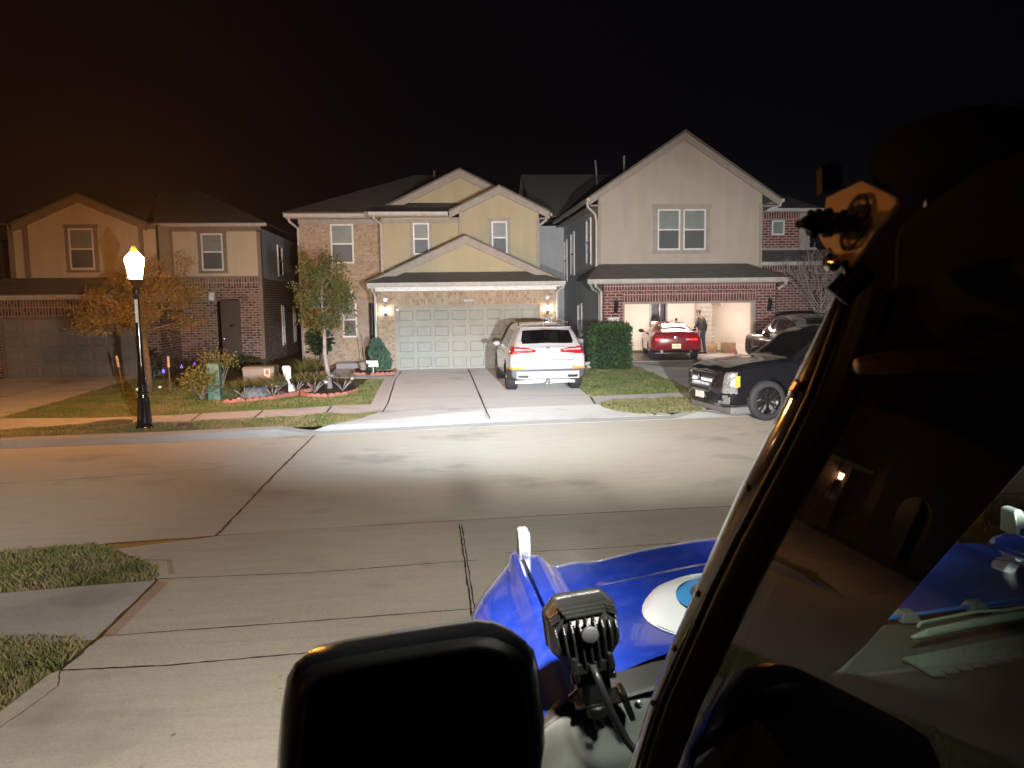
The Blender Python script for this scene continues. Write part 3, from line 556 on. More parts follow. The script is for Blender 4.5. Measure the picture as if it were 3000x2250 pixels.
# round brick arch over the entry
A = []; cx, cz, r = 12.95, 1.2, 1.05
pts = [(12.6, 3.6), (12.6, cz+r)]+[(cx+r*math.sin(g), cz+r*math.cos(g)) for g in [R(i*15) for i in range(0, 7)]]+[(cx+r, .05), (13.95, .05), (13.95, 3.6)]
b.xz(pts, 30.3, 30.6); b.build_each('wall', M['red'], H)
b = MB(); b.box(6.87, 11.9, 27.49, 27.8, 2.43, 2.78); b.box(6.17, 12.64, 27.49, 27.8, 2.88, 3.13); b.box(12.6, 15.4, 30.48, 30.8, 5.7, 6.0); b.box(12.6, 16.5, 30.28, 30.6, 3.5, 3.82); b.build('lintel', M['redsol'], H)
rg = []
for i in range(0, 19):
    g = R(i*5.2); a = (math.sin(g), math.cos(g)); rg.append([(cx+a[0]*r, 30.24, cz+a[1]*r), (cx+a[0]*(r+.3), 30.24, cz+a[1]*(r+.3)), (cx+a[0]*(r+.3), 30.4, cz+a[1]*(r+.3)), (cx+a[0]*r, 30.4, cz+a[1]*r)])
b = MB()
for p, q in zip(rg, rg[1:]):
    q2 = [Vector(x).lerp(Vector(y), .82) for x, y in zip(p, q)]; b.loft([p, q2])
b.build('arch', M['red'], H)
b = MB(); b.box(6.87, 6.95, 27.54, 27.75, .2, 2.43); b.box(11.8, 11.9, 27.54, 27.75, .2, 2.43); b.box(6.95, 11.8, 27.54, 27.75, 2.35, 2.43); b.build('door_frame', M['trim'], H)
gutter(H, 5.5, 12.95, 27.06, 3.1, 3.25)
b = MB(); b.box(5.55, 12.9, 27.18, 27.5, 3.08, 3.11); b.build_each('soffit', M['trim'], H)
b = MB(); b.slab([(5.48, 27.1, 3.23), (12.97, 27.1, 3.23), (11.85, 28.32, 3.8), (6.9, 28.32, 3.82)], (0, 0, .03)); b.slab([(5.48, 27.1, 3.23), (6.9, 28.32, 3.82), (6.17, 28.32, 3.82), (5.48, 29.2, 3.23)], (0, 0, .03)); b.slab([(12.97, 27.1, 3.23), (11.85, 28.32, 3.8), (12.97, 30.4, 3.23)], (0, 0, .03)); b.build('porch_roof', M['roof'], H)
b = MB(); b.xz([(6.17, 3.0), (12.4, 3.0), (12.4, 6.42), (9.38, 8.45), (6.17, 6.33)], 28.3, 28.6); b.build_each('upper_wall', M['greige'], H)
b = MB(); b.box(6.18, 6.4, 28.6, 36, .05, 6.1); b.box(5.0, 6.2, 36.0, 36.2, .05, 6.0); b.box(4.9, 5.1, 36.2, 44, .05, 6.6)
b.yz([(36.2, 6.5), (44, 6.5), (40.1, 8.9)], 4.9, 5.1); b.box(12.2, 12.39, 28.6, 34, 3.1, 6.0); b.box(6.165, 6.3, 27.8, 28.6, .05, 3.1); b.build_each('side_wall', M['sidegrey'], H)
b = MB(); b.box(6.13, 6.24, 28.27, 28.5, 3.6, 6.05); b.box(12.31, 12.43, 28.27, 28.5, 3.6, 6.05); b.build_each('trim', M['trim'], H)
rake(H, (9.38, 8.60), ((5.78, 6.22), (13.04, 6.2)), 28.17, 28.25, .26, ret=.35)
gable_roof(H, (9.38, 8.62), ((5.75, 6.2), (13.07, 6.18)), 28.14, 40, .07)
b = MB(); b.box(5.82, 6.17, 28.08, 40, 5.92, 5.97); b.box(12.4, 13.0, 28.08, 36, 5.9, 5.95); b.build_each('soffit', M['trim'], H)
b = MB(); b.box(5.66, 5.78, 28.0, 36, 6.08, 6.2); b.box(13.02, 13.14, 28.0, 34, 6.06, 6.18); b.build_each('gutter', M['gutter'], H)
b = MB(); b.slab([(4.7, 40.1, 8.95), (4.7, 36.0, 6.4), (9.4, 36.0, 6.4), (9.4, 40.1, 8.95)], (0, 0, .06)); b.slab([(4.7, 40.1, 8.95), (4.7, 44.2, 6.4), (9.4, 44.2, 6.4), (9.4, 40.1, 8.95)], (0, 0, .06)); b.build_each('side_roof', M['roof'], H)
b = MB(); b.slab([(12.3, 30.1, 6.05), (15.75, 30.1, 6.05), (15.0, 33.5, 7.2), (12.3, 33.5, 7.2)], (0, 0, .04)); b.slab([(12.5, 29.4, 3.9), (16.9, 29.4, 3.9), (16.9, 30.5, 4.42), (12.5, 30.5, 4.42)], (0, 0, .04)); b.build_each('wing_roof', M['roof'], H)
gutter(H, 12.7, 15.75, 30.0, 5.95, 6.07); gutter(H, 12.65, 17, 29.3, 3.78, 3.92)
b = MB(); b.box(12.6, 15.7, 30.47, 30.6, 4.36, 4.55); b.box(14.95, 15.4, 30.45, 30.5, 4.5, 5.95); b.build_each('trim', M['trim'], H)
MB().tube([(8.3, 38, 7.0), (8.12, 38, 9.35)], .06).build('vent_pipe', M['steel'], H); MB().tube([(8.05, 32, 7.2), (8.05, 32, 8.45)], .05).build('vent_pipe', M['steel'], H)
window(H, fmap(28.3), 8.38, 10.22, 4.34, 5.83, trim=.17, double=True)
window(H, fmap(30.5), 13.78, 14.32, 5.06, 5.64, rail=.04, screen='blind')
for y0, y1, z0, z1 in ((29.7, 30.6, 3.9, 5.7), (33.2, 34.1, 3.6, 5.5), (35.0, 35.8, 3.4, 5.3), (31.6, 32.5, .9, 2.4)): window(H, lmap(6.18), y0, y1, z0, z1, blind='darkglass', screen='darkglass', fr=.08)
spout(H, [(5.7, 28.1, 6.1), (5.72, 28.12, 5.9), (6.02, 28.25, 5.65), (6.08, 28.3, 5.4), (6.08, 28.3, 3.4)]); spout(H, [(5.78, 27.12, 3.1), (5.8, 27.14, 3.0), (6.06, 27.4, 2.8), (6.06, 27.42, .25)]); spout(H, [(12.85, 27.12, 3.1), (12.85, 27.14, 3.0), (12.7, 27.4, 2.85)]); spout(H, [(13.05, 28.05, 6.08), (13.03, 28.1, 5.95), (12.6, 28.26, 5.78)]); spout(H, [(5.6, 27.15, 3.1), (5.75, 27.4, 2.9), (6.1, 27.9, 2.75), (6.1, 27.9, .25)])
sconce(H, 6.6, 27.5, 2.22, False, 1.1); sconce(H, 12.37, 27.5, 2.22, False, 1.1)
plaque(H, 6.33, 6.75, 1.62, 1.88, 27.5, '16322')
# garage room behind the opening
b = MB(); b.box(6.5, 6.62, 27.8, 33.4, .1, 2.75); b.box(12.42, 12.52, 27.8, 33.4, .1, 2.75); b.box(6.6, 9.62, 33.4, 33.5, .1, 2.75); b.box(10.3, 12.5, 33.4, 33.5, .1, 2.75); b.box(9.62, 10.3, 33.4, 33.5, 2.5, 2.75); b.box(6.5, 12.62, 27.8, 33.5, 2.75, 2.85); b.build('garage_interior', M['intwall'], H)
b = MB(); b.box(6.4, 12.6, 27.45, 34.8, .16, .275); b.build('garage_floor', M['floor'], H)
b = MB(); b.box(9.56, 9.64, 33.36, 33.5, .2, 2.52); b.box(10.28, 10.36, 33.36, 33.5, .2, 2.52); b.box(9.56, 10.36, 33.36, 33.5, 2.46, 2.54); b.box(9.5, 10.6, 34.6, 34.65, .2, 2.6); b.build('doorway', M['steel'], H)
b = MB(); b.obox((10.12, 33.85, 1.3), (.04, .66, 2.2), Matrix.Rotation(R(-12), 3, 'Z')); b.build('interior_door', M['intdoor'], H)
b = MB(); b.box(10.72, 10.82, 33.37, 33.41, 1.5, 1.68); b.build('light_switch', M['black'], H)
b = MB()
for i in range(9): b.box(11.6, 12.5, 33.05, 33.38, .65+i*.19, .668+i*.19)
b.box(11.6, 11.63, 33.05, 33.38, .5, 2.5); b.slab([(11.95, 32.2, 2.75), (12.5, 32.2, 2.1), (12.5, 32.2, 2.75)], (0, 1.1, 0)); b.build('shelf', M['intdoor'], H)
b = MB(); b.box(9.2, 10.6, 30.2, 30.4, 2.70, 2.749); b.build('ceiling_light', glow('garage tube', (1, .88, .76), 185), H)
# ---- the left house ------------------------------------------------------
H = thing('house', 'cream stucco house over brown brick, dimly lit orange by the street lamp', 'house', (-10.5, 28, .1), world=True)
k = 27.8/26.3
gy = 27.8
b = MB(); b.box(-16.5, -14.62, gy, gy+.3, 0, 2.75); b.box(-9.95, -9.4, gy, gy+.3, 0, 2.75); b.box(-9.66, -9.4, gy+.3, 30.2, 0, 2.9)
b.box(-9.4, -7.95, 30, 30.3, 0, 3.5); b.box(-7.2, -6.35, 30, 30.3, 0, 3.5); b.box(-7.95, -7.2, 30, 30.3, 2.75, 3.5); b.box(-6.6, -6.36, 30.3, 42, 0, 3.5); b.box(-16.5, -16.3, gy+.3, 40, 0, 3); b.build_each('wall', M['brn'], H)
ac = MB(); cx, cz = -7.57, 2.2
for i in range(-7, 8):
    g = R(i*6.2); a = (math.sin(g), math.cos(g)); g2 = R(i*6.2+5); c = (math.sin(g2), math.cos(g2)); r0, r1 = .62, .88
    ac.loft([[(cx+a[0]*r0, 29.93, cz+a[1]*r0), (cx+a[0]*r1, 29.93, cz+a[1]*r1), (cx+a[0]*r1, 30.02, cz+a[1]*r1), (cx+a[0]*r0, 30.02, cz+a[1]*r0)], [(cx+c[0]*r0, 29.93, cz+c[1]*r0), (cx+c[0]*r1, 29.93, cz+c[1]*r1), (cx+c[0]*r1, 30.02, cz+c[1]*r1), (cx+c[0]*r0, 30.02, cz+c[1]*r0)]])
ac.build('arch', M['brn'], H)
b = MB(); b.box(-14.62, -9.95, gy, gy+.3, 2.18, 2.75); b.box(-9.4, -6.35, 29.98, 30.3, 3.2, 3.52); b.build('lintel', M['brnsol'], H)
b = MB(); b.box(-14.62, -14.54, gy+.05, gy+.2, 0, 2.18); b.box(-10.03, -9.95, gy+.05, gy+.2, 0, 2.18); b.box(-14.54, -10.03, gy+.05, gy+.2, 2.1, 2.18); b.build('door_frame', M['trimb'], H)
garage_door(H, -14.54, -10.03, .06, 2.1, gy+.12, 8, 4, 'gdoorb')
b = MB(); b.slab([(-17, 27.2, 2.92), (-8.6, 27.2, 2.92), (-9.2, 28.35, 3.5), (-17, 28.35, 3.5)], (0, 0, .04)); b.slab([(-8.6, 27.2, 2.92), (-9.2, 28.35, 3.5), (-8.6, 30, 2.92)], (0, 0, .04)); b.build('porch_roof', M['roof'], H)
gutter(H, -17, -8.55, 27.15, 2.78, 2.93); b = MB(); b.box(-16.9, -8.6, 27.27, 27.8, 2.74, 2.78); b.build_each('soffit', M['trimb'], H)
b = MB(); b.xz([(-14.35, 3.3), (-9.6, 3.3), (-9.6, 5.35), (-13.75, 5.35), (-14.35, 5.3)], 28.5, 28.8); b.xz([(-13.85, 3.3), (-10.05, 3.3), (-10.05, 5.3), (-12.0, 6.2), (-13.85, 5.3)], 28.35, 28.6); b.build_each('upper_wall', M['cream'], H)
b = MB(); b.box(-9.6, -6.36, 29.98, 30.3, 3.55, 5.45); b.build('entry_wall', M['cream'], H)
b = MB(); b.box(-6.6, -6.37, 30.3, 42, 3.5, 5.4); b.build_each('side_wall', M['sidegrey'], H); MB().box(-9.8, -9.6, 28.6, 30, 3.3, 5.4).build('return_wall', M['cream'], H)
b = MB()
for x in (-13.88, -10.1): b.box(x, x+.14, 28.3, 28.36, 3.4, 5.35)
b.box(-14.45, -14.3, 28.44, 28.52, 3.4, 5.35); b.box(-14.4, -13.8, 28.44, 28.5, 5.2, 5.36); b.box(-10.05, -9.6, 28.44, 28.5, 5.2, 5.36); b.box(-9.62, -6.3, 29.93, 29.99, 5.25, 5.42); b.box(-9.66, -9.5, 29.93, 29.99, 3.5, 5.3); b.box(-6.46, -6.33, 29.93, 30.2, .1, 5.3); b.box(-9.5, -6.4, 29.94, 29.99, 3.52, 3.6); b.build_each('trim', M['trimb'], H)
rake(H, (-12.02, 6.36), ((-14.2, 5.35), (-9.8, 5.36)), 28.22, 28.3, .24, mt='trimb', ret=.25)
gable_roof(H, (-12.02, 6.36), ((-14.25, 5.34), (-9.75, 5.35)), 28.19, 36, .06)
b = MB(); b.slab([(-10.0, 29.55, 5.48), (-6.0, 29.55, 5.48), (-9.6, 34.5, 7.3), (-11.3, 34.5, 7.25)], (0, 0, .05)); b.slab([(-6.0, 29.55, 5.48), (-9.6, 34.5, 7.3), (-9.6, 38, 7.3), (-6.0, 43, 5.48)], (0, 0, .05)); b.slab([(-15.5, 28.62, 5.36), (-10.0, 28.62, 5.5), (-11.3, 34.5, 7.25), (-14.2, 34.5, 7.1)], (0, 0, .05)); b.build_each('main_roof', M['roof'], H)
gutter(H, -9.9, -6.0, 29.5, 5.4, 5.5)
window(H, fmap(28.35), -12.42, -11.6, 3.82, 5.22, trim=.13, trimmat='trimb'); window(H, fmap(29.98), -8.48, -7.7, 3.82, 5.18, trim=.13, trimmat='trimb')
for y0, y1, z0, z1 in ((33.2, 34.2, 3.7, 5.0), (33.5, 34.0, .8, 2.5), (36.2, 36.7, .8, 2.5)): window(H, rmap(-6.36), y0, y1, z0, z1, blind='darkglass', screen='darkglass', fr=.08)
b = MB(); b.box(-7.95, -7.2, 30.14, 30.2, .1, 2.7); fd = b.build('front_door', mat('dark door', (.06, .045, .035), .5), H)
b = MB(); b.lathe([(.11, 0), (.1, .02), (.001, .025)], 20, (-7.55, 30.14, 1.75), Matrix.Rotation(R(90), 3, 'X') @ Matrix.Diagonal((1, .6, 1))); b.build('door_plate', M['chrome'], fd)
b = MB(); b.lathe([(.04, 0), (.04, .05), (.002, .06)], 12, (-7.88, 30.14, 1.25), Matrix.Rotation(R(90), 3, 'X')); b.build('handle', M['chrome'], fd)
b = MB(); b.box(-8.05, -7.95, 30.0, 30.16, .1, 2.7); b.build('door_frame', M['trim'], H)
b = MB(); b.box(-8.3, -8.1, 29.92, 30.0, 2.7, 3.0); b.build('keystone', M['signwhite'], H, bevel=.015)
sconce(H, -16.1, gy, 2.15, True, 1.3, bulbw); plaque(H, -16.32, -15.88, 1.3, 1.55, gy, None)
# ---- the house beyond the left edge, seen only in the vehicle's side glass ----
H = thing('house', 'dark brick house at the far left with a lit arched porch', 'house', (-22, 27.5, .1), world=True)
b = MB(); pts = [(-27, 0), (-20.3, 0), (-20.3, 1.9)]+[(-19.5-.8*math.cos(R(i*20)), 1.9+.8*math.sin(R(i*20))) for i in range(1, 9)]+[(-18.7, 1.9), (-18.7, 0), (-17.8, 0), (-17.8, 5.4), (-27, 5.4)]
b.xz(pts, 27.5, 27.8); b.box(-18, -17.8, 27.8, 38, 0, 5.4); b.build_each('wall', M['brn'], H)
b = MB(); b.box(-20.5, -18.5, 28.8, 28.9, 0, 3); b.build('porch_wall', M['tan'], H)
b = MB(); b.slab([(-27.5, 27, 5.4), (-17.4, 27, 5.4), (-21, 33, 7.4), (-27.5, 33, 7.4)], (0, 0, .06)); b.build('roof', M['roof'], H)
MB().lathe([(.06, 0), (.09, .1), (.02, .16)], 10, (-19.5, 28.4, 2.5)).build('porch_lamp', bulbw, H, True)
# ------------------------------------------------------------------ plants
def leaf_mesh(name, pts, size, mt, parent, aspect=.45, droop=0, dirs=None, jitter=1.0):
    pts = np.asarray(pts); n = len(pts); d = rng.standard_normal((n, 3)) if dirs is None else np.asarray(dirs)+rng.standard_normal((n, 3))*jitter*.5
    d[:, 2] -= droop; d /= np.linalg.norm(d, axis=1)[:, None]+1e-9
    u = np.cross(d, rng.standard_normal((n, 3))); u /= np.linalg.norm(u, axis=1)[:, None]+1e-9
    L = size*rng.uniform(.6, 1.4, n)[:, None]; W = L*aspect
    V = np.stack([pts, pts+d*L*.5+u*W*.5, pts+d*L, pts+d*L*.5-u*W*.5], 1).reshape(-1, 3)
    return np_mesh(name, V, np.arange(4*n).reshape(-1, 4), mt, parent)
def grow(mb, p, d, L, r, depth, tips, spread=.6, up=.15, segs=3, kids=(2, 3), shrink=.68, minr=.004, sides=5):
    path = [p]; rad = [r]; q = Vector(p); d = Vector(d).normalized()
    for i in range(segs):
        d = (d+Vector((random.gauss(0, .13), random.gauss(0, .13), random.gauss(0, .1)+up*.3))).normalized(); q = q+d*L/segs; path.append(q.copy()); rad.append(max(minr, r*(1-.45*(i+1)/segs)))
        if depth <= 1: tips.append((q.copy(), d.copy()))
    mb.tube(path, rad, sides if r > .012 else 3, caps=False)
    if depth > 0:
        for i in range(random.randint(*kids)):
            a = Vector((random.gauss(0, 1), random.gauss(0, 1), random.gauss(0, .7))); a = (a-d*a.dot(d)).normalized()
            t = random.choice(path[1:]) if i else path[-1]
            grow(mb, t, d*(1-spread*.4)+a*spread+Vector((0, 0, up)), L*shrink*random.uniform(.75, 1.2), max(minr, rad[-1]*.75), depth-1, tips, spread, up, segs, kids, shrink, minr, sides)
# tree beside the street lamp: wide vase of fine branches with sparse small leaves
base = Vector((-7.98, 22.5, .1)); T = thing('tree', 'wide spreading fine-branched tree glowing orange behind the street lamp', 'tree', base, world=True)
b = MB(); b.tube([base, (-7.99, 22.5, .7), (-8.03, 22.5, 1.4), (-8.05, 22.5, 2.05)], [.105, .085, .08, .078], 10); tips = []
for i in range(17):
    g = i*2.4; dz = random.uniform(.25, .95) if i < 13 else random.uniform(1.2, 2)
    grow(b, (-8.05+random.uniform(-.04, .04), 22.5, 1.75+i*.025), (math.cos(g), math.sin(g)*.9, dz), random.uniform(.7, .95), .035, 4, tips, .55, -.03, 3, (2, 3), .68, .005)
tips = [q for q in tips if abs(q[0].x+8.0) < 2.3 and 1.85 < q[0].z < 4.1]
b.build('trunk', M['bark'], T, True)
pt = []; dr = []
for p, d in tips:
    for _ in range(5): pt.append(p+Vector((random.gauss(0, .10), random.gauss(0, .10), random.gauss(0, .06)))); dr.append(d)
print('tree1', len(pt)); leaf_mesh('crown', pt, .085, M['leafo'], T, .26, .35, dr, .9)
# slim tree before the brick wing of the middle house
base = Vector((-2.88, 21.6, .16)); T = thing('tree', 'slim young oak with a narrow leafy crown in front of the tan brick wall', 'tree', base, world=True)
b = MB(); b.tube([base, (-2.9, 21.6, .5), (-2.98, 21.6, 1.1), (-2.97, 21.6, 1.7), (-3.0, 21.62, 2.4), (-2.98, 21.6, 3.2)], [.085, .065, .055, .05, .035, .015], 9); tips = []
for i in range(26):
    z = 1.55+i*.065; g = i*2.4
    grow(b, (-2.98, 21.6, z), (math.cos(g), math.sin(g), random.uniform(.35, 1.0)), random.uniform(.3, .48), .014, 3, tips, .6, .1, 3, (2, 3), .7, .003)
b.build('trunk', M['twig'], T, True); pt = []
for p, d in tips:
    f = 1-.55*abs((p.z-2.55)/1.35)**2
    if abs(p.x+2.98) > .72*f+.1 or p.z > 3.85: continue
    for _ in range(6): pt.append(p+Vector((random.gauss(0, .07), random.gauss(0, .07), random.gauss(0, .07))))
for _ in range(260):                                   # a few stray sprays that break the outline
    q = random.choice(tips)[0]; pt.append(q+Vector((random.gauss(0, .04), random.gauss(0, .04), random.gauss(0, .03))))
print('tree2', len(pt)); leaf_mesh('crown', pt, .085, M['leafg'], T, .42, .1)
# bare tree beside the right house
base = Vector((13.4, 25.6, .2)); T = thing('tree', 'bare leafless tree with fine pale twigs beside the red brick arch', 'tree', base, world=True)
b = MB(); b.tube([base, (13.4, 25.6, 1.2), (13.45, 25.6, 2.0)], [.08, .06, .05], 7); tips = []
for i in range(14):
    g = i*2.4; grow(b, (13.42, 25.6, 1.6+i*.06), (math.cos(g), math.sin(g), random.uniform(.6, 1.6)), random.uniform(.7, .9), .02, 4, tips, .5, .15, 3, (2, 3), .72, .006)
b.build('trunk', M['twig'], T, True)
def bush(name, label, cat, c, size, n, leaf, mt, stems=7, group=None, aspect=.5, up=0, shell=.55, woody='twig', low=.25):
    c = Vector(c); T = thing(name, label, cat, c, group=group, world=True); b = MB()
    for i in range(stems):
        g = i*2.4+random.random(); e = Vector((math.cos(g)*size[0]*.55, math.sin(g)*size[1]*.55, size[2]*random.uniform(.5, .8)))
        b.tube([c+e*.02, c+Vector((e.x*.35, e.y*.35, e.z*.4)), c+e], [.016, .012, .005], 5)
    b.build('stems', M[woody], T, True); u = rng.standard_normal((n, 3)); u /= np.linalg.norm(u, axis=1)[:, None]
    rr = rng.uniform(shell, 1.0, n)**.7*(1+.22*np.sin(u[:, 0]*5+c.x)*np.cos(u[:, 2]*4+u[:, 1]*6))
    u *= rr[:, None]; u[:, 2] = low+(1-low)*(u[:, 2]*.5+.5); pts = np.array(c)+u*np.array([size[0], size[1], size[2]])
    dirs = u.copy(); dirs[:, 2] += up
    leaf_mesh('foliage', pts, leaf, M[mt], T, aspect, 0, dirs, 1.2); return T
def strap_plant(name, label, cat, c, n, L, mt, group=None, w=.02, spread=.9, woody=True):
    c = Vector(c); T = thing(name, label, cat, c, group=group, world=True); b = MB(); tips = []
    for i in range(6):
        g = i*1.05+random.random(); e = Vector((math.cos(g)*.28, math.sin(g)*.2, .32*random.uniform(.7, 1.2)))
        if woody: b.tube([c, c+e*.5+Vector((0, 0, .03)), c+e], [.015, .013, .01], 5); tips.append(c+e)
        else: tips.append(c)
    if woody: b.build('stems', M['twig'], T, True)
    V = []; 
    for i in range(n):
        t = random.choice(tips); g = random.uniform(0, 6.28); d = Vector((math.cos(g)*spread, math.sin(g)*spread, random.uniform(.35, 1.3))).normalized(); l = L*random.uniform(.6, 1.2); s = Vector((-d.y, d.x, 0)).normalized()*w*.5
        m = t+d*l*.55; e = t+d*l+Vector((0, 0, -l*.12)); V += [t-s*.6, m-s, e, m+s]
    np_mesh('leaves', np.array([tuple(v) for v in V]), np.arange(len(V)).reshape(-1, 4), M[mt], T); return T
gpt = lambda u, v: G(u, v)
bush('shrub', 'loose yellow-green shrub with bare lower stems left of the green utility post', 'shrub', gpt(592, 1176), (.48, .42, .85), 1500, .075, 'shrub', 12, aspect=.5, low=.2, shell=.3)
bush('shrub', 'tall yellow sprig of shrub leaning over the green utility post', 'shrub', gpt(622, 1172)+Vector((.1, .35, 0)), (.5, .3, 1.25), 420, .075, 'shrub', 9, low=.5, shell=.3)
for i, (u, v, lab) in enumerate([(716, 1169, 'strappy shrub in front of the left half of the beige utility cabinet'), (798, 1163, 'strappy shrub in front of the orange warning label of the beige cabinet'), (868, 1150, 'strappy shrub directly right of the white marker post'), (922, 1152, 'smaller green shrub at the foot of the slim oak, beside the red edging')]):
    strap_plant('strap_shrub', lab, 'shrub', gpt(u, v), 260, .34, 'yucca', 'strappy shrubs in the edged flower bed', .02)
strap_plant('strap_shrub', 'tall bronze grassy shrub between the white marker post and the tan brick wall', 'shrub', gpt(905, 1118), 420, .6, 'yucca', 'strappy shrubs in the edged flower bed', .02)
bush('bush', 'dark broad-leaved bush against the tan brick wall left of the slim oak trunk', 'bush', gpt(940, 1080), (.42, .35, 1.45), 800, .13, 'leafd', 6, aspect=.6, low=.35)
bush('bush', 'low dark evergreen bush under the brown brick beside the dark front door', 'bush', gpt(715, 1090), (.75, .4, .55), 1200, .08, 'leafd', 8, low=.05)
bush('bush', 'small dark bush behind the trunk of the orange-lit tree', 'bush', gpt(452, 1110), (.22, .3, .95), 500, .08, 'leafd', 5, low=.1)
bush('bush', 'low dim shrub row against the brown brick wall behind the blue garden lights', 'bush', gpt(530, 1095), (1.1, .35, .5), 1100, .08, 'leafg', 9, low=.05)
strap_plant('dry_plant', 'small dead twiggy plant in the red-edged ring under the oak', 'plant', gpt(1004, 1146), 34, .3, 'twig' if False else 'shrub', None, .015, .6)
# upright conifer fan
c = gpt(1110, 1090); T = thing('conifer', 'dense blue-green conifer bush beside the closed garage door', 'bush', c, world=True); V = []
MB().tube([c, c+Vector((0, 0, .6))], [.04, .02], 6).build('trunk', M['bark'], T)
pts = []; dirs = []
for i in range(2600):
    z = random.random()**.8; r = .36*(1-z**2.2)**.5*(.65+.35*random.random()); g = random.uniform(0, 6.28)
    pts.append((c.x+r*math.cos(g)+.06*math.sin(5*z), c.y+r*math.sin(g)*.8, c.z+.03+z*.92*(1+.12*math.sin(g*3)))); dirs.append((math.cos(g)*.3, math.sin(g)*.3, 1))
leaf_mesh('foliage', pts, .13, M['conifer'], T, .3, 0, dirs, .5)
# clipped hedge column in front of the right house
p0 = gpt(1762, 1072); p1 = gpt(1838, 1070); hx0, hx1 = 5.2, 6.42; hy = 24.9; zt = P(1790, 960, y=hy).z; T = thing('hedge', 'clipped tall green hedge at the corner of the open garage', 'hedge', (5.8, hy, gz(5.8, hy)), world=True); pts = []; dirs = []
hx0 = P(1748, 1010, y=hy).x; hx1 = P(1843, 1010, y=hy).x
for i in range(9000):
    f = random.randint(0, 3); a, bq, z = random.random(), random.random(), gz(5.8, hy)+random.random()*(zt-gz(5.8, hy)); j = random.gauss(0, .035)
    bul = .05*math.sin(z*4+a*9)
    if f == 0: q = (hx0+a*(hx1-hx0), hy-.02+j-bul, z); d = (0, -1, .3)
    elif f == 1: q = (hx0+j-bul, hy+bq*.9, z); d = (-1, 0, .3)
    elif f == 2: q = (hx1+j+bul, hy+bq*.9, z); d = (1, 0, .3)
    else: q = (hx0+a*(hx1-hx0), hy+bq*.9, zt+random.gauss(0, .05)); d = (0, 0, 1)
    pts.append(q); dirs.append(d)
leaf_mesh('foliage', pts, .085, M['hedge'], T, .55, 0, dirs, 1.5)
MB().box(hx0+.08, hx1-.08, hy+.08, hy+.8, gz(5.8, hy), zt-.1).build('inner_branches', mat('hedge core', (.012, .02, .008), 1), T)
# snake plants in the pot by the entry
c = gpt(1064, 1086); T = thing('planter', 'grey flower pot with a thin bare stake beside the entry walk', 'planter', c, world=True)
b = MB(); b.lathe([(.1, 0), (.14, .25), (.155, .3), (.13, .3), (.12, .27)], 18, c); b.build('pot', M['beigebox'], T, True, auto=40)
MB().tube([c+Vector((.06, 0, .2)), c+Vector((.04, 0, .75)), c+Vector((-.02, 0, 1.25))], [.022, .02, .018], 6).build('stake', M['wood'], T)
c = gpt(1078, 1062)+Vector((0, .3, 0)); T = thing('snake_plant', 'tall dark sword-leaved plant in a pot right of the lower window', 'plant', c, world=True)
MB().lathe([(.13, 0), (.18, .4), (.16, .4), (.14, .36)], 16, c).build('pot', M['utilwhite'], T, True, auto=40); V = []
for i in range(22):
    g = random.uniform(0, 6.28); d = Vector((math.cos(g)*.22, math.sin(g)*.2, 1)).normalized(); l = random.uniform(.6, 1.35); t = c+Vector((math.cos(g)*.07, math.sin(g)*.07, .36)); s = Vector((-d.y, d.x, 0)).normalized()*.035
    V += [t-s*.6, t+d*l*.55-s, t+d*l, t+d*l*.55+s]
np_mesh('leaves', np.array([tuple(v) for v in V]), np.arange(len(V)).reshape(-1, 4), M['snake'], T)
bush('bush', 'dark fuzzy plant between the sword-leaved plant and the conifer', 'bush', gpt(1092, 1078), (.2, .2, .8), 420, .1, 'leafd', 4, low=.2)
# ------------------------------------------------------------------ street lamp
c = Vector((-5.68, 15.63, .11)); T = thing('street_lamp', 'lit street lamp with glowing acorn lantern on a tapered black post', 'street lamp', c, world=True)
b = MB(); b.lathe([(.175, 0), (.175, .03), (.15, .05), (.135, .1), (.125, .2), (.095, .62), (.092, .66), (.115, .67), (.115, .70), (.085, .72), (.082, .82), (.1, .84), (.1, .86), (.075, .9), (.062, 1.3), (.05, 2.2), (.045, 2.62)], 20, c)
for i in range(10):
    g = i*.628; b.tube([c+Vector((math.cos(g)*.128, math.sin(g)*.128, .12)), c+Vector((math.cos(g)*.1, math.sin(g)*.1, .6))], .012, 4)
b.build('post', M['blackgloss'], T, True, auto=35)
b = MB(); b.lathe([(.06, 2.62), (.065, 2.68), (.045, 2.74), (.085, 2.83), (.13, 2.885), (.145, 2.9), (.05, 2.905)], 18, c); b.build('lantern_base', M['black'], T, True, auto=35)
b = MB(); b.lathe([(.105, 2.907), (.118, 2.92), (.135, 3.05), (.16, 3.19), (.178, 3.255), (.172, 3.29), (.13, 3.35), (.09, 3.39), (.066, 3.42)], 24, c); b.build('lantern', glow('sodium', (1, .38, .07), 850), T, True)
b = MB(); b.lathe([(.066, 3.42), (.056, 3.435), (.058, 3.46), (.045, 3.50), (.02, 3.525), (.002, 3.53)], 16, c); b.build('lantern_cap', mat('lit cap', (.5, .4, .08), .4, emit=(1, .75, .1), es=.7), T, True)
b = MB(); b.box(c.x-.028, c.x+.028, c.y-.058, c.y-.045, 2.18, 2.62); b.build('reflective_strip', M['signwhite'], T)
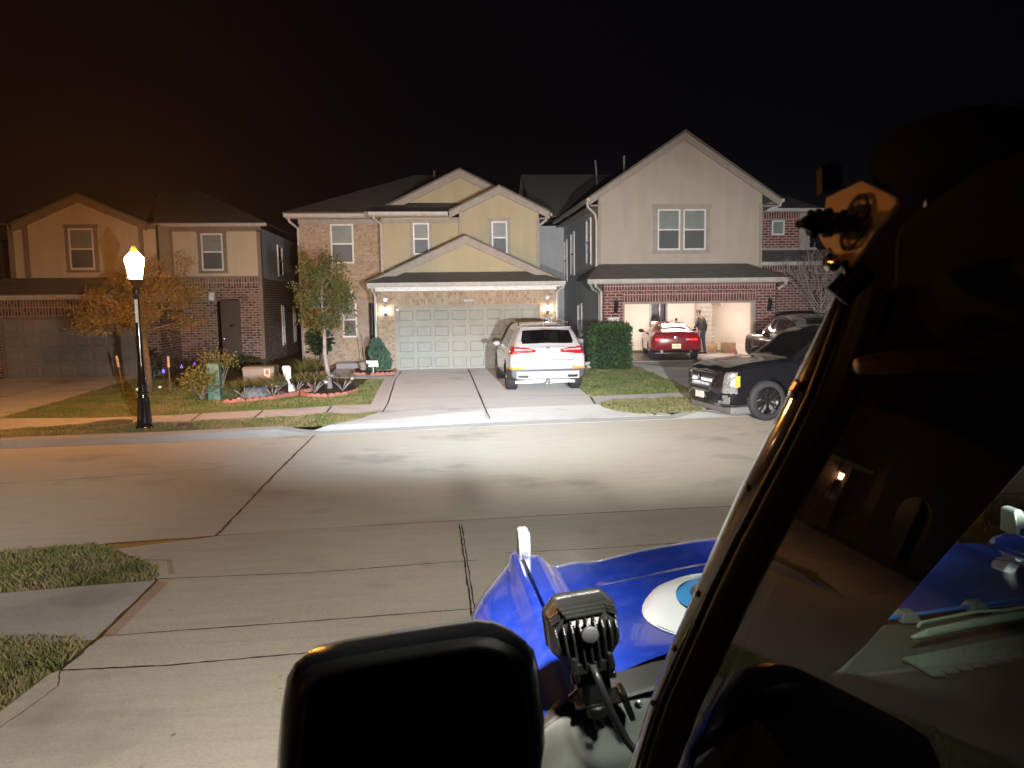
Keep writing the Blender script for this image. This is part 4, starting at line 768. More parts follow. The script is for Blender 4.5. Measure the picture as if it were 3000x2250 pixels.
# ------------------------------------------------------------------ yard things
c = gpt(632, 1172); T = thing('utility_pedestal', 'weathered green plastic utility pedestal beside the yellow-green shrub', 'utility box', c, world=True)
w = .3; b = MB(); rings = []
for z, s in ((0, .96), (.03, 1), (.7, .97), (.85, .95), (.9, .9), (.925, .75)): rings.append([(c.x+x*w/2*s, c.y+y*.13*s, c.z+z) for x, y in ((-1, -1), (1, -1), (1, 1), (-1, 1))])
b.loft(rings)
for r_ in range(5):
    for q in range(2): b.box(c.x-w/2+.035+q*.13, c.x-w/2+.135+q*.13, c.y-.138, c.y-.125, c.z+.1+r_*.13, c.z+.2+r_*.13)
b.build('housing', M['greenbox'], T, bevel=.01)
c = gpt(762, 1135); T = thing('utility_cabinet', 'beige metal transformer cabinet with an orange warning label', 'utility box', c+Vector((.05, .4, 0)), world=True)
x0 = P(712, 1120, y=c.y).x; x1 = P(803, 1110, y=c.y).x; zt = P(712, 1078, y=c.y).z
b = MB(); b.yz([(c.y, c.z), (c.y+.75, c.z), (c.y+.75, zt+.02), (c.y+.06, zt+.02), (c.y, zt-.03)], x0, x1); b.box(x0-.02, x1+.02, c.y-.015, c.y+.77, zt-.05, zt-.02); b.build('cabinet', M['beigebox'], T, bevel=.012)
b = MB(); b.box(x1-.26, x1-.1, c.y-.026, c.y-.012, zt-.3, zt-.04); lb = b.build('warning_label', M['signwhite'], T); b = MB(); b.box(x1-.23, x1-.13, c.y-.03, c.y-.0255, zt-.2, zt-.06); b.build('orange_panel', M['orange'], lb); b = MB(); b.xz([(x1-.2, zt-.17), (x1-.16, zt-.17), (x1-.18, zt-.11)], c.y-.034, c.y-.0295); b.build('warning_triangle', M['black'], lb)
b = MB(); b.box(x0-.03, x1+.25, c.y-.1, c.y+.8, c.z-.02, c.z+.05); b.build('base_pad', M['kerb'], T)
c = gpt(848, 1153)
T = thing('marker_post', 'leaning white utility marker post with a rounded flat head', 'marker post', c, world=True); a = Vector((-.02, .05, .02))
tilt = Matrix.Rotation(R(-9), 3, 'Y'); b = MB(); pts = [(-.09, 0), (.09, 0), (.07, .2), (.0, .36), (-.05, .34)]
b.prism([c+Vector((x, -.04, z)) for x, z in [(-.02, .0), (.16, .03), (.08, .25), (-.02, .26)]], [c+Vector((x, .04, z)) for x, z in [(-.02, .0), (.16, .03), (.08, .25), (-.02, .26)]]); b.build('base', M['utilwhite'], T, bevel=.01)
b = MB(); b.tube([c+Vector((.02, 0, .25)), c+Vector((-.04, 0, .42))], .03, 8); b.prism([c+Vector((x, -.03, z)) for x, z in [(-.06, .36), (.06, .4), (.06, .7), (.03, .74), (-.13, .74), (-.16, .7), (-.12, .5)]], [c+Vector((x, .05, z)) for x, z in [(-.06, .36), (.06, .4), (.06, .7), (.03, .74), (-.13, .74), (-.16, .7), (-.12, .5)]]); b.build('head', M['signwhite'], T, bevel=.015)
def dome(name, label, cat, u, v, s, mt):
    c = gpt(u, v); b = MB(); b.lathe([(s*1.0, -.02), (s, .05), (s*.86, s*.42), (s*.5, s*.68), (.02, s*.75)], 12, c); 
    o = b.build(name, mt, None, True); o.location = (0, 0, 0)
    for q in o.data.vertices: q.co += Vector((random.gauss(0, .02), random.gauss(0, .02), random.gauss(0, .015)))
    return tag(o, label, cat)
dome('garden_rock', 'large blue-grey landscape rock between the strappy shrubs', 'rock', 748, 1164, .38, mat('blue grey rock', (.16, .2, .23), .9, var=.4, vs=12, bmp=1, bs=10))
dome('garden_rock', 'small pale stone at the left end of the red scalloped edging', 'rock', 701, 1173, .09, mat('pale stone', (.6, .56, .5), .9, var=.2)); dome('garden_rock', 'dark stone beside the foot of the white marker post', 'rock', 825, 1160, .16, mat('dark stone', (.12, .12, .12), .9, var=.4))
# scalloped red edging: a few runs, each one thing
def edging(label, px_, h=.11, s=.16):
    pts = [gpt(u, v) for u, v in px_]; b = MB(); 
    for a, c in zip(pts, pts[1:]):
        n = max(1, round((c-a).length/s))
        for i in range(n):
            p = a.lerp(c, i/n); q = a.lerp(c, (i+1)/n); d = q-p; t = Vector((-d.y, d.x, 0)).normalized()*.035; pr = [p.copy()]
            for k in range(0, 7): f = k/6; pr.append(p.lerp(q, .02+.96*f)+Vector((0, 0, h*(.62+.38*math.sin(math.pi*f)))))
            pr.append(q.copy()); b.prism([x-t for x in pr], [x+t for x in pr])
    o = b.build('garden_edging', M['terra']); tag(o, label, 'edging', 'red scalloped garden edging')
edging('long run of red scalloped edging in front of the beige cabinet and strappy shrubs', [(655, 1183), (720, 1180), (800, 1171), (870, 1158), (884, 1153)])
edging('curved ring of red scalloped edging around the slim oak', [(887, 1150), (884, 1160), (905, 1164), (960, 1165), (1015, 1159), (1045, 1151), (1049, 1146)])
edging('run of red scalloped edging left of the entry walk', [(905, 1100), (945, 1097), (965, 1086), (992, 1071)])
edging('short red scalloped edging below the conifer beside the driveway', [(1036, 1092), (1040, 1100), (1072, 1100)]); edging('red scalloped edging right of the small black gap, at the corner of the driveway', [(1086, 1100), (1155, 1098), (1159, 1088)]); edging('small curved red edging piece between the two flower beds', [(884, 1152), (912, 1148), (916, 1140), (902, 1132)])
# solar path lights
def path_light(label, u, v, h=.42):
    c = gpt(u, v); T = thing('path_light', label, 'path light', c, group='black solar path lights along the flower beds', world=True); b = MB()
    b.lathe([(.008, 0), (.02, h*.35), (.035, h*.6), (.045, h*.72)], 10, c); b.build('stake', M['black'], T, True)
    b = MB(); b.lathe([(.045, h*.72), (.06, h*.84)], 10, c); b.build('lens', mat('path lens', (.75, .75, .72), .1, coat=1), T, True)
    b = MB(); b.lathe([(.1, h*.84), (.095, h*.87), (.05, h*.95), (.02, h)], 12, c); b.build('cap', M['steel'], T, True)
for u, v, l in [(897, 1150, 'path light at the left edge of the oak ring, next to the long red edging'), (956, 1156, 'path light at the front centre of the oak ring, before the trunk'), (972, 1135, 'path light behind the trunk of the slim oak'), (1033, 1144, 'path light at the right end of the oak ring'), (1145, 1087, 'path light beside the conifer and the garage door frame'), (940, 1092, 'path light at the left edging near the entry walk'), (996, 1066, 'path light beside the porch step')]: path_light(l, u, v)
def garden_stake(label, u, v, vt, lean=0):
    c = gpt(u, v); zt = P(u, vt, y=c.y).z; T = thing('torch_stake', label, 'torch', c, group='two thin torches either side of the lamp post tree', world=True)
    b = MB(); t = Vector((c.x+lean, c.y, zt)); b.tube([c, c.lerp(t, .72)], .014, 6); b.build('stake', M['wood'], T); b = MB(); b.tube([c.lerp(t, .7), t], [.035, .035], 10); b.build('head', mat('torch head', (.8, .62, .45), .5), T, bevel=.01)
garden_stake('thin torch with a pale head standing left of the street lamp', 364, 1154, 1042, -.14); garden_stake('thin torch with a pale head standing right of the orange-lit tree trunk', 499, 1151, 1044, 0)
for u, v, l, cc in [(480, 1108, 'small blue glowing garden light nearest the brick wall corner', (.15, .1, 1)), (533, 1094, 'small violet glowing garden light behind the yellow-green shrub', (.35, .3, 1)), (570, 1085, 'dim purple glowing garden light hidden among the shrub leaves', (.25, .05, .7))]:
    c = gpt(u, v); T = thing('solar_light', l, 'garden light', c, group='coloured solar garden lights by the brown brick house', world=True); MB().tube([c, c+Vector((0, 0, .2))], .008, 5).build('stake', M['utilwhite'], T); MB().lathe([(.01, .17), (.045, .2), (.05, .24), (.03, .29), (.005, .31)], 10, c).build('bulb', glow('solar '+l[6:12], cc, 3), T, True)
for u, v, l in [(410, 1137, 'upper of the two small pale flowers left of the lamp post'), (403, 1145, 'lower of the two small pale flowers left of the lamp post'), (469, 1138, 'single small pale flower right of the tree trunk')]:
    c = gpt(u, v+6); T = thing('flower', l, 'flower', c, world=True); MB().tube([c, c+Vector((0, 0, .08))], .006, 5).build('stem', M['leafd'], T)
    MB().lathe([(.005, .06), (.04, .085), (.045, .11), (.02, .13), (.003, .135)], 10, c).build('bloom', mat('pale bloom', (.85, .85, .5), .4, emit=(1, 1, .5), es=.5), T, True)  # bloom is given a slight glow of its own
def lidbox(name, label, cat, px_, mt, h=.04):
    pts = [gpt(u, v) for u, v in px_]; o = MB().prism(pts, [p+Vector((0, 0, h)) for p in pts]).build(name, M[mt], bevel=.008); tag(o, label, cat)
lidbox('utility_hatch', 'grey rectangular utility hatch in the grass right of the lamp post', 'hatch', [(515, 1258), (555, 1255), (563, 1245), (525, 1247)], 'lid', .05)
c = gpt(325, 1241); o = MB().lathe([(.42, -.02), (.42, .03), (.38, .035), (.36, .03), (.001, .03)], 28, c).build('manhole_cover', M['lid'], None, True, auto=30); tag(o, 'round dark manhole cover beside the sidewalk, left of the lamp post', 'manhole cover')
# white arrow shaped yard sign
c = gpt(1094, 1093); T = thing('yard_sign', 'small white yard sign shaped like a state map on a white stick', 'sign', c, world=True)
z0 = c.z; k = c.y/FPX*1.01; X = lambda u: P(u, 1070, y=c.y).x; Z = lambda v: P(1090, v, y=c.y).z
MB().xz([(X(1072), Z(1056)), (X(1108), Z(1057)), (X(1109), Z(1074)), (X(1080), Z(1075)), (X(1078), Z(1070)), (X(1084), Z(1068)), (X(1074), Z(1064))], c.y-.015, c.y+.01).build('panel', M['signwhite'], T, bevel=.004)
MB().box(c.x-.012, c.x+.012, c.y-.01, c.y+.01, z0, Z(1074)).build('stick', M['signwhite'], T)
# things on the grass near the hedge
c = gpt(1722, 1070)
def zaxis(u, v, Y): return P(u, v, y=Y)
Y = 25.6; b = MB(); b.tube([P(1706, 1068, y=Y), P(1733, 1062, y=Y-.1), P(1748, 1061, y=Y-.1)], .06, 8); b.tube([P(1719, 1075, y=Y-.3), P(1757, 1067, y=Y-.3)], .06, 8); b.obox(P(1743, 1066, y=Y), (.25, .1, .08)); o = b.build('folded_ladder', M['chrome' if False else 'gutter'], None); tag(o, 'pale folded bundle of poles lying on the grass beside the hedge', 'poles')
T = thing('yard_sign', 'small leaning white sign with dark lettering bars half behind the hedge', 'sign', P(1745, 1040, y=26.2), world=True); Y = 26.2
p = [P(1734, 1026, y=Y), P(1752, 1022, y=Y), P(1754, 1038, y=Y), P(1737, 1041, y=Y)]; MB().slab(p, (0, .05, 0)).build('panel', M['signwhite'], T)
b = MB(); 
for v in (1028, 1033): b.slab([P(1738, v, y=Y-.004), P(1750, v-2.5, y=Y-.004), P(1750, v-.5, y=Y-.004), P(1738, v+2, y=Y-.004)], (0, .003, 0))
b.build('lettering_bars', M['black'], T); MB().tube([P(1746, 1040, y=Y), P(1750, 1066, y=Y)], .015, 6).build('stake', M['black'], T)
T = thing('meter_box', 'grey electric meter box on a post beside the side wall', 'meter box', P(1697, 1060, y=27.3), world=True); Y = 27.3
b = MB(); p = P(1697, 1010, y=Y); b.box(p.x-.13, p.x+.13, Y-.12, Y+.1, p.z-.2, p.z+.22); b.lathe([(.1, 0), (.1, .1), (.06, .14)], 14, (p.x, Y-.12, p.z-.02), Matrix.Rotation(R(90), 3, 'X')); b.build('housing', M['steel'], T, bevel=.01); MB().tube([(p.x, Y, gz(p.x, Y)), (p.x, Y, p.z+.35), (p.x+.1, Y, p.z+.42)], .03, 8).build('conduit', M['steel'], T)
# ------------------------------------------------------------------ garage contents
def carton(label, cx, cy, w, d, h, rz):
    c = Vector((cx, cy, .275)); T = thing('cardboard_box', label, 'box', c, rz, 'cardboard boxes on the garage floor')
    MB().box(-w/2, w/2, -d/2, d/2, 0, h).build('carton', M['card'], T, bevel=.008); b = MB(); b.box(-.03, .03, -d/2-.002, d/2+.002, h-.08, h+.003); b.build('tape', mat('tape', (.5, .36, .2), .3, var=0), T)
gx = lambda u, v: P(u, v, z=.275)
p = gx(2083, 1032); carton('wide cardboard box right of the man in the dark jacket', p.x, p.y+.25, .62, .5, .40, R(-12)); p = gx(2138, 1034); carton('cardboard box nearest the black car, right of the wide box', p.x+.05, p.y+.2, .6, .5, .42, R(-8)); p = gx(2110, 1022); carton('paler cardboard box squeezed behind the other two boxes', p.x+.1, p.y+.9, .5, .4, .44, R(5))
p = gx(2081, 1022); T = thing('stick_vacuum', 'slim black stick vacuum with a red top behind the wide cardboard box', 'vacuum', p+Vector((0, .9, 0)), world=True); q = p+Vector((0, .9, 0)); e = Vector((q.x+.08, q.y, q.z+1.0))
MB().tube([q, q.lerp(e, .5), e], [.05, .055, .06], 8).build('body', M['black'], T); MB().tube([q.lerp(e, .93), q.lerp(e, 1.04)], .065, 8).build('handle', mat('red plastic', (.7, .03, .03), .4, emit=(1, .1, .05), es=.15), T, bevel=.01)  # red top is given a faint glow of its own
p = gx(2092, 1022); o = MB().tube([p+Vector((0, 1, 0)), p+Vector((.0, 1, .9))], .025, 6).build('broom_stick', M['steel']); tag(o, 'grey stick leaning right of the black vacuum', 'stick')
p = gx(2153, 1040); T = thing('toy_wheel', 'small pink wheel on the garage floor by the black car', 'toy', p, world=True); MB().lathe([(.05, -.03), (.13, -.03), (.13, .03), (.05, .03), (.05, -.03)], 16, p+Vector((0, 0, .13)), Matrix.Rotation(R(80), 3, 'Y'), caps=False).build('rim', mat('pink plastic', (.7, .12, .25), .4), T); MB().lathe([(.05, -.02), (.05, .02)], 10, p+Vector((0, 0, .13)), Matrix.Rotation(R(80), 3, 'Y')).build('hub', M['black'], T)
# ------------------------------------------------------------------ vehicles: one smooth lofted shell, cut into parts
def pchip(xs, ys, q):
    xs = np.asarray(xs, float); ys = np.asarray(ys, float); h = np.diff(xs); d = np.diff(ys)/h; m = np.zeros(len(xs))
    for i in range(1, len(xs)-1):
        if d[i-1]*d[i] > 0:
            w1 = 2*h[i]+h[i-1]; w2 = h[i]+2*h[i-1]; m[i] = (w1+w2)/(w1/d[i-1]+w2/d[i])
    m[0], m[-1] = d[0], d[-1]; i = np.clip(np.searchsorted(xs, q)-1, 0, len(h)-1); t = (q-xs[i])/h[i]
    return ys[i]*(1+2*t)*(1-t)**2+h[i]*m[i]*t*(1-t)**2+ys[i+1]*t*t*(3-2*t)+h[i]*m[i+1]*t*t*(t-1)
def shell(st, nsub=7, nv=9, box=.0):
    """st rows: y, zb, zbelt, zr, w, wr  ->  dense grid of points (i along y, j around the half section, mirrored)"""
    st = np.array(st, float); ys = []
    for a, c in zip(st[:-1, 0], st[1:, 0]): ys += list(np.linspace(a, c, max(3, int((c-a)/.045)), endpoint=False))
    ys.append(st[-1, 0]); ys = np.array(ys); col = [pchip(st[:, 0], st[:, k], ys) for k in range(1, 6)]; rings = []
    for y, zb, zk, zr, w, wr in zip(ys, *col):
        hgt = zk-zb; gh = max(zr-zk, .01); ws = w*(.955+box*.03)
        if gh < .12: sh = [(ws, zk), (ws*.5+wr*.5+.02, zk+gh*.62), (wr, zk+gh*.82)]
        else: sh = [(ws, zk), (ws*.52+wr*.48+.015, zk+gh*.47), (wr+.015, zk+gh*.87)]
        cp = [(0, zb), (w*.5, zb), (w*.86, zb+.0), (w*.97, zb+hgt*.10), (w*.995, zb+hgt*.28), (w*1.0, zb+hgt*.55), (w*.992, zb+hgt*.82)]+sh+[(wr*.86, zk+gh*.965), (wr*.5, zr), (0, zr+.012)]
        cp = np.array(cp); n = len(cp); out = []
        for k in range(n-1):
            p0 = cp[max(k-1, 0)]; p1 = cp[k]; p2 = cp[k+1]; p3 = cp[min(k+2, n-1)]
            a = np.linalg.norm(p2-p1)
            m1 = (p2-p0)/max(np.linalg.norm(p1-p0)+a, 1e-6)*a; m2 = (p3-p1)/max(np.linalg.norm(p3-p2)+a, 1e-6)*a
            for t in np.linspace(0, 1, nv, endpoint=False):
                out.append(p1*(1+2*t)*(1-t)**2+m1*t*(1-t)**2+p2*t*t*(3-2*t)+m2*t*t*(t-1))
        out.append(cp[-1]); out = np.array(out); rings.append(np.column_stack([out[:, 0], np.full(len(out), y), out[:, 1]]))
    return np.array(rings)
def shell_faces(rings, bulge=(.06, .1), nx=56):
    Q = []                                              # list of quads (4,3)
    for sgn in (1, -1):
        r = rings.copy(); r[:, :, 0] *= sgn
        q = np.stack([r[:-1, :-1], r[1:, :-1], r[1:, 1:], r[:-1, 1:]], 2).reshape(-1, 4, 3)
        Q.append(q if sgn < 0 else q[:, ::-1])
    for end, bl, dr in ((0, bulge[0], -1), (-1, bulge[1], 1)):
        e = rings[end]; u = np.linspace(-1, 1, nx+1); zz = (e[:, 2]-e[:, 2].min())/(np.ptp(e[:, 2])+1e-6)
        g = np.stack([e[:, None, 0]*u[None], e[:, None, 1]+dr*bl*(1-u[None]**4*.55-u[None]**2*.45)*np.sin(np.pi*np.clip(zz, .0, 1))[:, None]**.45, np.repeat(e[:, None, 2], nx+1, 1)], 2)
        q = np.stack([g[:-1, :-1], g[:-1, 1:], g[1:, 1:], g[1:, :-1]], 2).reshape(-1, 4, 3); Q.append(q if dr < 0 else q[:, ::-1])
    return np.concatenate(Q)
def cut(quads, rules):
    """rules: (name, predicate(c, n)) in order; first match wins; None drops the face; returns dict name -> quads"""
    c = quads.mean(1); d1 = quads[:, 2]-quads[:, 0]; d2 = quads[:, 3]-quads[:, 1]; n = np.cross(d1, d2); ln = np.linalg.norm(n, axis=1); ok = ln > 1e-9; n = n/(ln[:, None]+1e-12)
    L_ = c[:, 1].max(); ref = c-np.stack([c[:, 0]*0, np.clip(c[:, 1], .8, L_-.8), c[:, 0]*0+.85], 1); n *= np.where((n*ref).sum(1) < 0, -1, 1)[:, None]
    left = ok.copy(); out = {}
    for name, f in rules:
        k = left & f(c[:, 0], c[:, 1], c[:, 2], n)
        left &= ~k
        if name: out.setdefault(name, []).append(quads[k])
    out.setdefault('body', []).append(quads[left]); return {k: np.concatenate(v) for k, v in out.items()}
def quads_obj(name, q, mt, parent, off=0, smooth=True, thick=0):
    if len(q) == 0: return None
    V = q.reshape(-1, 3); key = np.round(V*4000).astype(np.int64); _, idx, inv = np.unique(key, axis=0, return_index=True, return_inverse=True)
    o = np_mesh(name, V[idx], inv.reshape(-1, 4), mt, parent, smooth)
    me = o.data; bm = __import__('bmesh').new(); bm.from_mesh(me); ops = __import__('bmesh').ops
    ops.recalc_face_normals(bm, faces=bm.faces)
    if off:
        bm.normal_update()
        for v in bm.verts: v.co += v.normal*off
    bm.to_mesh(me); bm.free(); return o
def wheel(parent, x, y, z, r, w, rimr, side, spokes=5, rim='rimmat', tw=None, double=True):
    Mx = Matrix.Rotation(R(90)*side, 3, 'Y'); h = w/2
    hub = MB().lathe([(rimr*.9, -h*.8), (rimr*.9, -h*.1), (rimr*.3, -h*.05), (rimr*.3, h*.35), (.01, h*.36)], 24, (x, y, z), Mx, caps=False).build('wheel', M['black'], parent, True, auto=40)
    prof = [(rimr, -h*.9), (rimr+.02, -h), (r-.05, -h), (r-.015, -h*.82), (r, -h*.7)]
    for i in range(-3, 4): prof += [(r, h*(i*.19-.07)), (r-.012, h*(i*.19-.05)), (r-.012, h*(i*.19-.02)), (r, h*(i*.19))]
    prof += [(r, h*.7), (r-.015, h*.82), (r-.05, h), (rimr+.02, h), (rimr, h*.9)]
    MB().lathe(prof, 40, (x, y, z), Mx, caps=False).build('tyre', M['rubber'], hub, True, auto=40)
    b = MB(); b.lathe([(rimr, -h*.9), (rimr*1.01, h*.92), (rimr*.95, h*.96), (rimr*.92, h*.8), (rimr*.92, -h*.5)], 40, (x, y, z), Mx, caps=False); b.lathe([(rimr*.22, h*.3), (rimr*.2, h*.72), (.01, h*.75)], 16, (x, y, z), Mx, caps=False)
    for i in range(spokes):
        for dq in ((-.16, .16) if double else (0,)):
            g = i*2*math.pi/spokes; a = Matrix.Rotation(g, 3, 'Z'); p0 = Mx @ (a @ Vector((rimr*.15, rimr*dq*.8, h*.66))); p1 = Mx @ (a @ Vector((rimr*.94, rimr*dq*1.6, h*.84)))
            c = Vector((x, y, z)); b.tube([c+p0, c+p1], [rimr*.085, rimr*.07], 5)
    b.build('rim', M[rim], hub, True, auto=40); return hub
def side_glass(y0, y1, z0, z1, ra, rb, pill=()):            # predicate factory for the side windows
    def f(x, y, z, n):
        t = (z-z0)/(z1-z0); k = (np.abs(n[:, 0]) > .55) & (z > z0) & (z < z1) & (y > y0+ra*t) & (y < y1-rb*t) & (np.abs(x) > .45)
        for p in pill: k &= np.abs(y-p) > .03
        return k
    return f
def arch(yw, zw, r, xmin=.6): return lambda x, y, z, n: (np.hypot(y-yw, z-zw) < r) & (np.abs(x) > xmin) & (np.abs(n[:, 1]) < .75) & (z < zw+r)
def side_mirror(parent, x, y, z, sgn, mt, s=1.0):
    b = MB(); rg = []
    for yy, k in ((-.10, .55), (-.075, .92), (-.02, 1), (.05, .86), (.1, .45)): rg.append([(x+sgn*(.13+.12*k*cx)*s, y+yy*s, z+.085*k*cz*s) for cx, cz in [(math.cos(g), math.sin(g)*.9) for g in np.linspace(0, 2*math.pi, 14, endpoint=False)]])
    b.loft(rg); b.tube([(x-sgn*.03*s, y+.06*s, z-.06*s), (x+sgn*.08*s, y+.02*s, z-.03*s)], .025*s, 6); return b.build('mirror', mt, parent, True)
def seat_rests(parent, ys, xs, z, mt):
    for y in ys:
        for x in xs:
            b = MB(); rg = []
            for zz, k in ((z-.02, .6), (z+.02, .95), (z+.12, 1), (z+.19, .8), (z+.21, .4)): rg.append([(x+.13*k*math.cos(g), y+.05*k*math.sin(g), zz) for g in np.linspace(0, 6.283, 12, endpoint=False)])
            b.loft(rg); b.box(x-.24, x+.24, y-.06, y+.05, z-.62, z-.05); b.build('seat', mt, parent, True, auto=40)
inter = mat('seat leather', (.22, .21, .19), .6); interd = mat('dark cabin', (.02, .02, .02), .8)
carglass = thin_glass('tinted car glass', (.16, .17, .18), .04); cargl2 = thin_glass('clear car glass', (.48, .47, .42), .06); glassdark = mat('black car glass', (.008, .009, .012), .04, coat=1, var=0)
redlens = mat('red lens', (.35, .012, .015), .12, coat=1, var=.3, vs=60, emit=(1, .03, .02), es=.04); whitelens = mat('clear lens', (.75, .72, .72), .12, coat=1, var=.1); amber = mat('orange reflector', (.85, .28, .03), .2, emit=(1, .4, .03), es=.08)  # orange reflectors get a faint glow for the light they throw back
# ---- white SUV in the middle driveway, seen from behind -------------------
wp = paint('white paint', (.46, .46, .475), .2); clad = mat('dark cladding', (.06, .06, .065), .5)
T = thing('parked_suv', 'white SUV parked before the closed garage, seen from behind', 'car', (2.87, 19.2, gz(2.87, 20.1)+.03))
st = [(0, .36, .98, 1.16, .93, .80), (.06, .34, 1.02, 1.25, .96, .79), (.2, .31, 1.06, 1.40, .985, .75), (.36, .29, 1.08, 1.58, 1.0, .70), (.5, .28, 1.08, 1.66, 1.0, .68), (.8, .26, 1.08, 1.70, 1.0, .67), (1.6, .25, 1.07, 1.74, 1.0, .66), (2.5, .25, 1.05, 1.73, 1.0, .65), (3.0, .25, 1.03, 1.62, 1.0, .63), (3.5, .25, 1.01, 1.28, .99, .68), (3.8, .25, .99, 1.09, .98, .74), (4.5, .27, .92, .98, .95, .7), (4.82, .3, .8, .85, .86, .6), (4.92, .35, .7, .76, .78, .5)]
q = shell_faces(shell(st), (.07, .1), 90); ax = np.abs
def x5_light(x, y, z, n):
    a = ax(x); up = np.interp(a, [.30, .36, .5, .66, .95], [1.07, 1.105, 1.14, 1.165, 1.175]); lo = np.interp(a, [.30, .36, .5, .66, .74, .95], [1.05, 1.03, 1.02, 1.0, .985, .985])
    return (a > .30) & (z > lo) & (z < up) & (y < .33)
parts = cut(q, [(None, arch(.93, .37, .385)), (None, arch(3.9, .37, .385)), ('wheel_trim', arch(.93, .37, .44)), ('wheel_trim', arch(3.9, .37, .44)),
    ('lamp_strip', lambda x, y, z, n: x5_light(x, y, z, n) & (ax(x) > .4) & (ax(x) < .84) & (z > 1.075+.03*(ax(x)-.4)) & (z < np.interp(ax(x), [.4, .9], [1.10, 1.135])) & (y < .2)), ('tail_light', x5_light),
    ('reflector', lambda x, y, z, n: (z > .615) & (z < .655) & (ax(x) > .62) & (y < .2)), ('trim_band', lambda x, y, z, n: (z > .555) & (z < .605) & (y < .32)), ('trim_band', lambda x, y, z, n: (z <= .56) & (z > .3) & (ax(x) > .80) & (y < .5)),
    ('exhaust', lambda x, y, z, n: (z > .395) & (z < .455) & (ax(x) > .5) & (ax(x) < .76) & (y < .1)),
    ('seam', lambda x, y, z, n: (z > .64) & (z < 1.2) & (ax(ax(x)-(.66+.1*np.clip(.75-z, 0, .1))) < .008) & (y < .2) & (n[:, 1] < -.3)), ('seam', lambda x, y, z, n: (z > .835) & (z < .845) & (ax(x) < .66) & (y < .1)),
    ('rear_window', lambda x, y, z, n: (z > 1.255) & (z < 1.575) & (y < .6) & (ax(x) < .685-.28*(z-1.255)) & (n[:, 1] < -.3) & ~((z < 1.30) & (ax(x) > .65))),
    ('side_window', side_glass(.85, 3.35, 1.115, 1.56, .18, .72, (1.35, 2.3))), ('window_trim', side_glass(.72, 3.5, 1.08, 1.60, .2, .8)),
    ('windshield', lambda x, y, z, n: (z > 1.12) & (z < 1.64) & (y > 2.75) & (n[:, 1] > .3) & (ax(x) < .62)), ('sunroof', lambda x, y, z, n: (n[:, 2] > .9) & (y > .95) & (y < 2.6) & (ax(x) < .52) & (z > 1.6)),
    ('lower_cladding', lambda x, y, z, n: (z < .42) & (y > .5) & (y < 4.6)), ('underside', lambda x, y, z, n: (n[:, 2] < -.8) & (z < .4))])
mats5 = dict(body=wp, tail_light=redlens, lamp_strip=mat('pale red lens', (.62, .42, .42), .15, coat=1), reflector=amber, trim_band=clad, exhaust=M['chrome'], seam=mat('panel gap', (.2, .2, .21), .8), rear_window=carglass, side_window=carglass, window_trim=M['blackgloss'], windshield=carglass, sunroof=glassdark, lower_cladding=clad, underside=M['black'], wheel_trim=clad)
for k_, v_ in parts.items(): quads_obj(k_, v_, mats5.get(k_, wp), T, .004 if k_ in ('tail_light', 'reflector', 'lamp_strip') else 0)
for x, s in ((-.84, -1), (.84, 1)):
    for y in (.93, 3.9): wheel(T, x, y, .37, .375, .29, .26, s)
b = MB(); b.box(-.78, .78, .5, 4.4, .2, .3); b.box(-.6, .6, .1, .5, .3, .42); b.box(-.04, .04, -.12, .3, .26, .33); b.tube([(0, -.16, .24), (0, -.16, .36)], .035, 8); b.obox((0, -.1, .25), (.16, .12, .02)); b.build('tow_hitch', M['steel'], T)
seat_rests(T, (1.5, 2.4), (-.38, .38), 1.28, inter); b = MB(); b.box(-.55, .55, .45, 1.3, 1.0, 1.12); b.box(-.6, .6, 1.3, 1.45, .6, 1.2); b.build('parcel_shelf', inter, T)
side_mirror(T, -.9, 3.15, 1.12, -1, wp); side_mirror(T, .9, 3.15, 1.12, 1, wp)
for s in (-1, 1): MB().tube([(s*.66, .62, 1.70), (s*.665, .8, 1.755), (s*.65, 2.3, 1.78), (s*.64, 2.65, 1.73)], .018, 6).build('roof_rail', M['blackgloss'], T, True)
b = MB(); b.loft([[(x*.02, .75+yy, 1.71) for x, yy in ((-1, 0), (1, 0), (1, .14), (-1, .14))], [(x*.008, .72+yy, 1.79) for x, yy in ((-1, 0), (1, 0), (1, .05), (-1, .05))]]); b.build('antenna_fin', wp, T)
b = MB(); b.box(-.66, .66, .40, .62, 1.628, 1.655); b.build('spoiler', wp, T, bevel=.012); b = MB(); b.box(-.16, .16, .39, .41, 1.605, 1.622); b.build('brake_light', redlens, T)
yb = lambda z: float(q.mean(1)[np.argmin((ax(q.mean(1)[:, 0]))*3+ax(q.mean(1)[:, 2]-z)+10*(q.mean(1)[:, 1] > .4)), 1])
b = MB(); b.box(-.155, .155, yb(.95)-.012, yb(.95)+.01, .875, 1.03); b.build('license_plate', mat('white plate', (.85, .85, .85), .4), T, bevel=.004)
b = MB(); b.lathe([(.046, 0), (.046, .008), (.03, .008), (.03, .002), (.001, .002)], 24, (0, yb(1.14)-.002, 1.135), Matrix.Rotation(R(90), 3, 'X'), caps=False); b.build('badge', M['black'], T); b = MB(); b.box(-.1, .1, yb(1.06)-.012, yb(1.06), 1.055, 1.068); b.build('handle', M['chrome'], T)
text('lettering', 'xDrive', .055, M['steel'], T, Matrix.Translation((.5, yb(.9)+.004, .905)) @ FRONT, .004); text('lettering', 'X5', .07, M['steel'], T, Matrix.Translation((-.56, yb(.9)+.004, .885)) @ FRONT, .004)
for y in (1.75, 2.65): MB().tube([(-1.0, y, .98), (-1.015, y+.1, .985), (-1.0, y+.2, .98)], .014, 6).build('door_handle', M['chrome'], T, True)
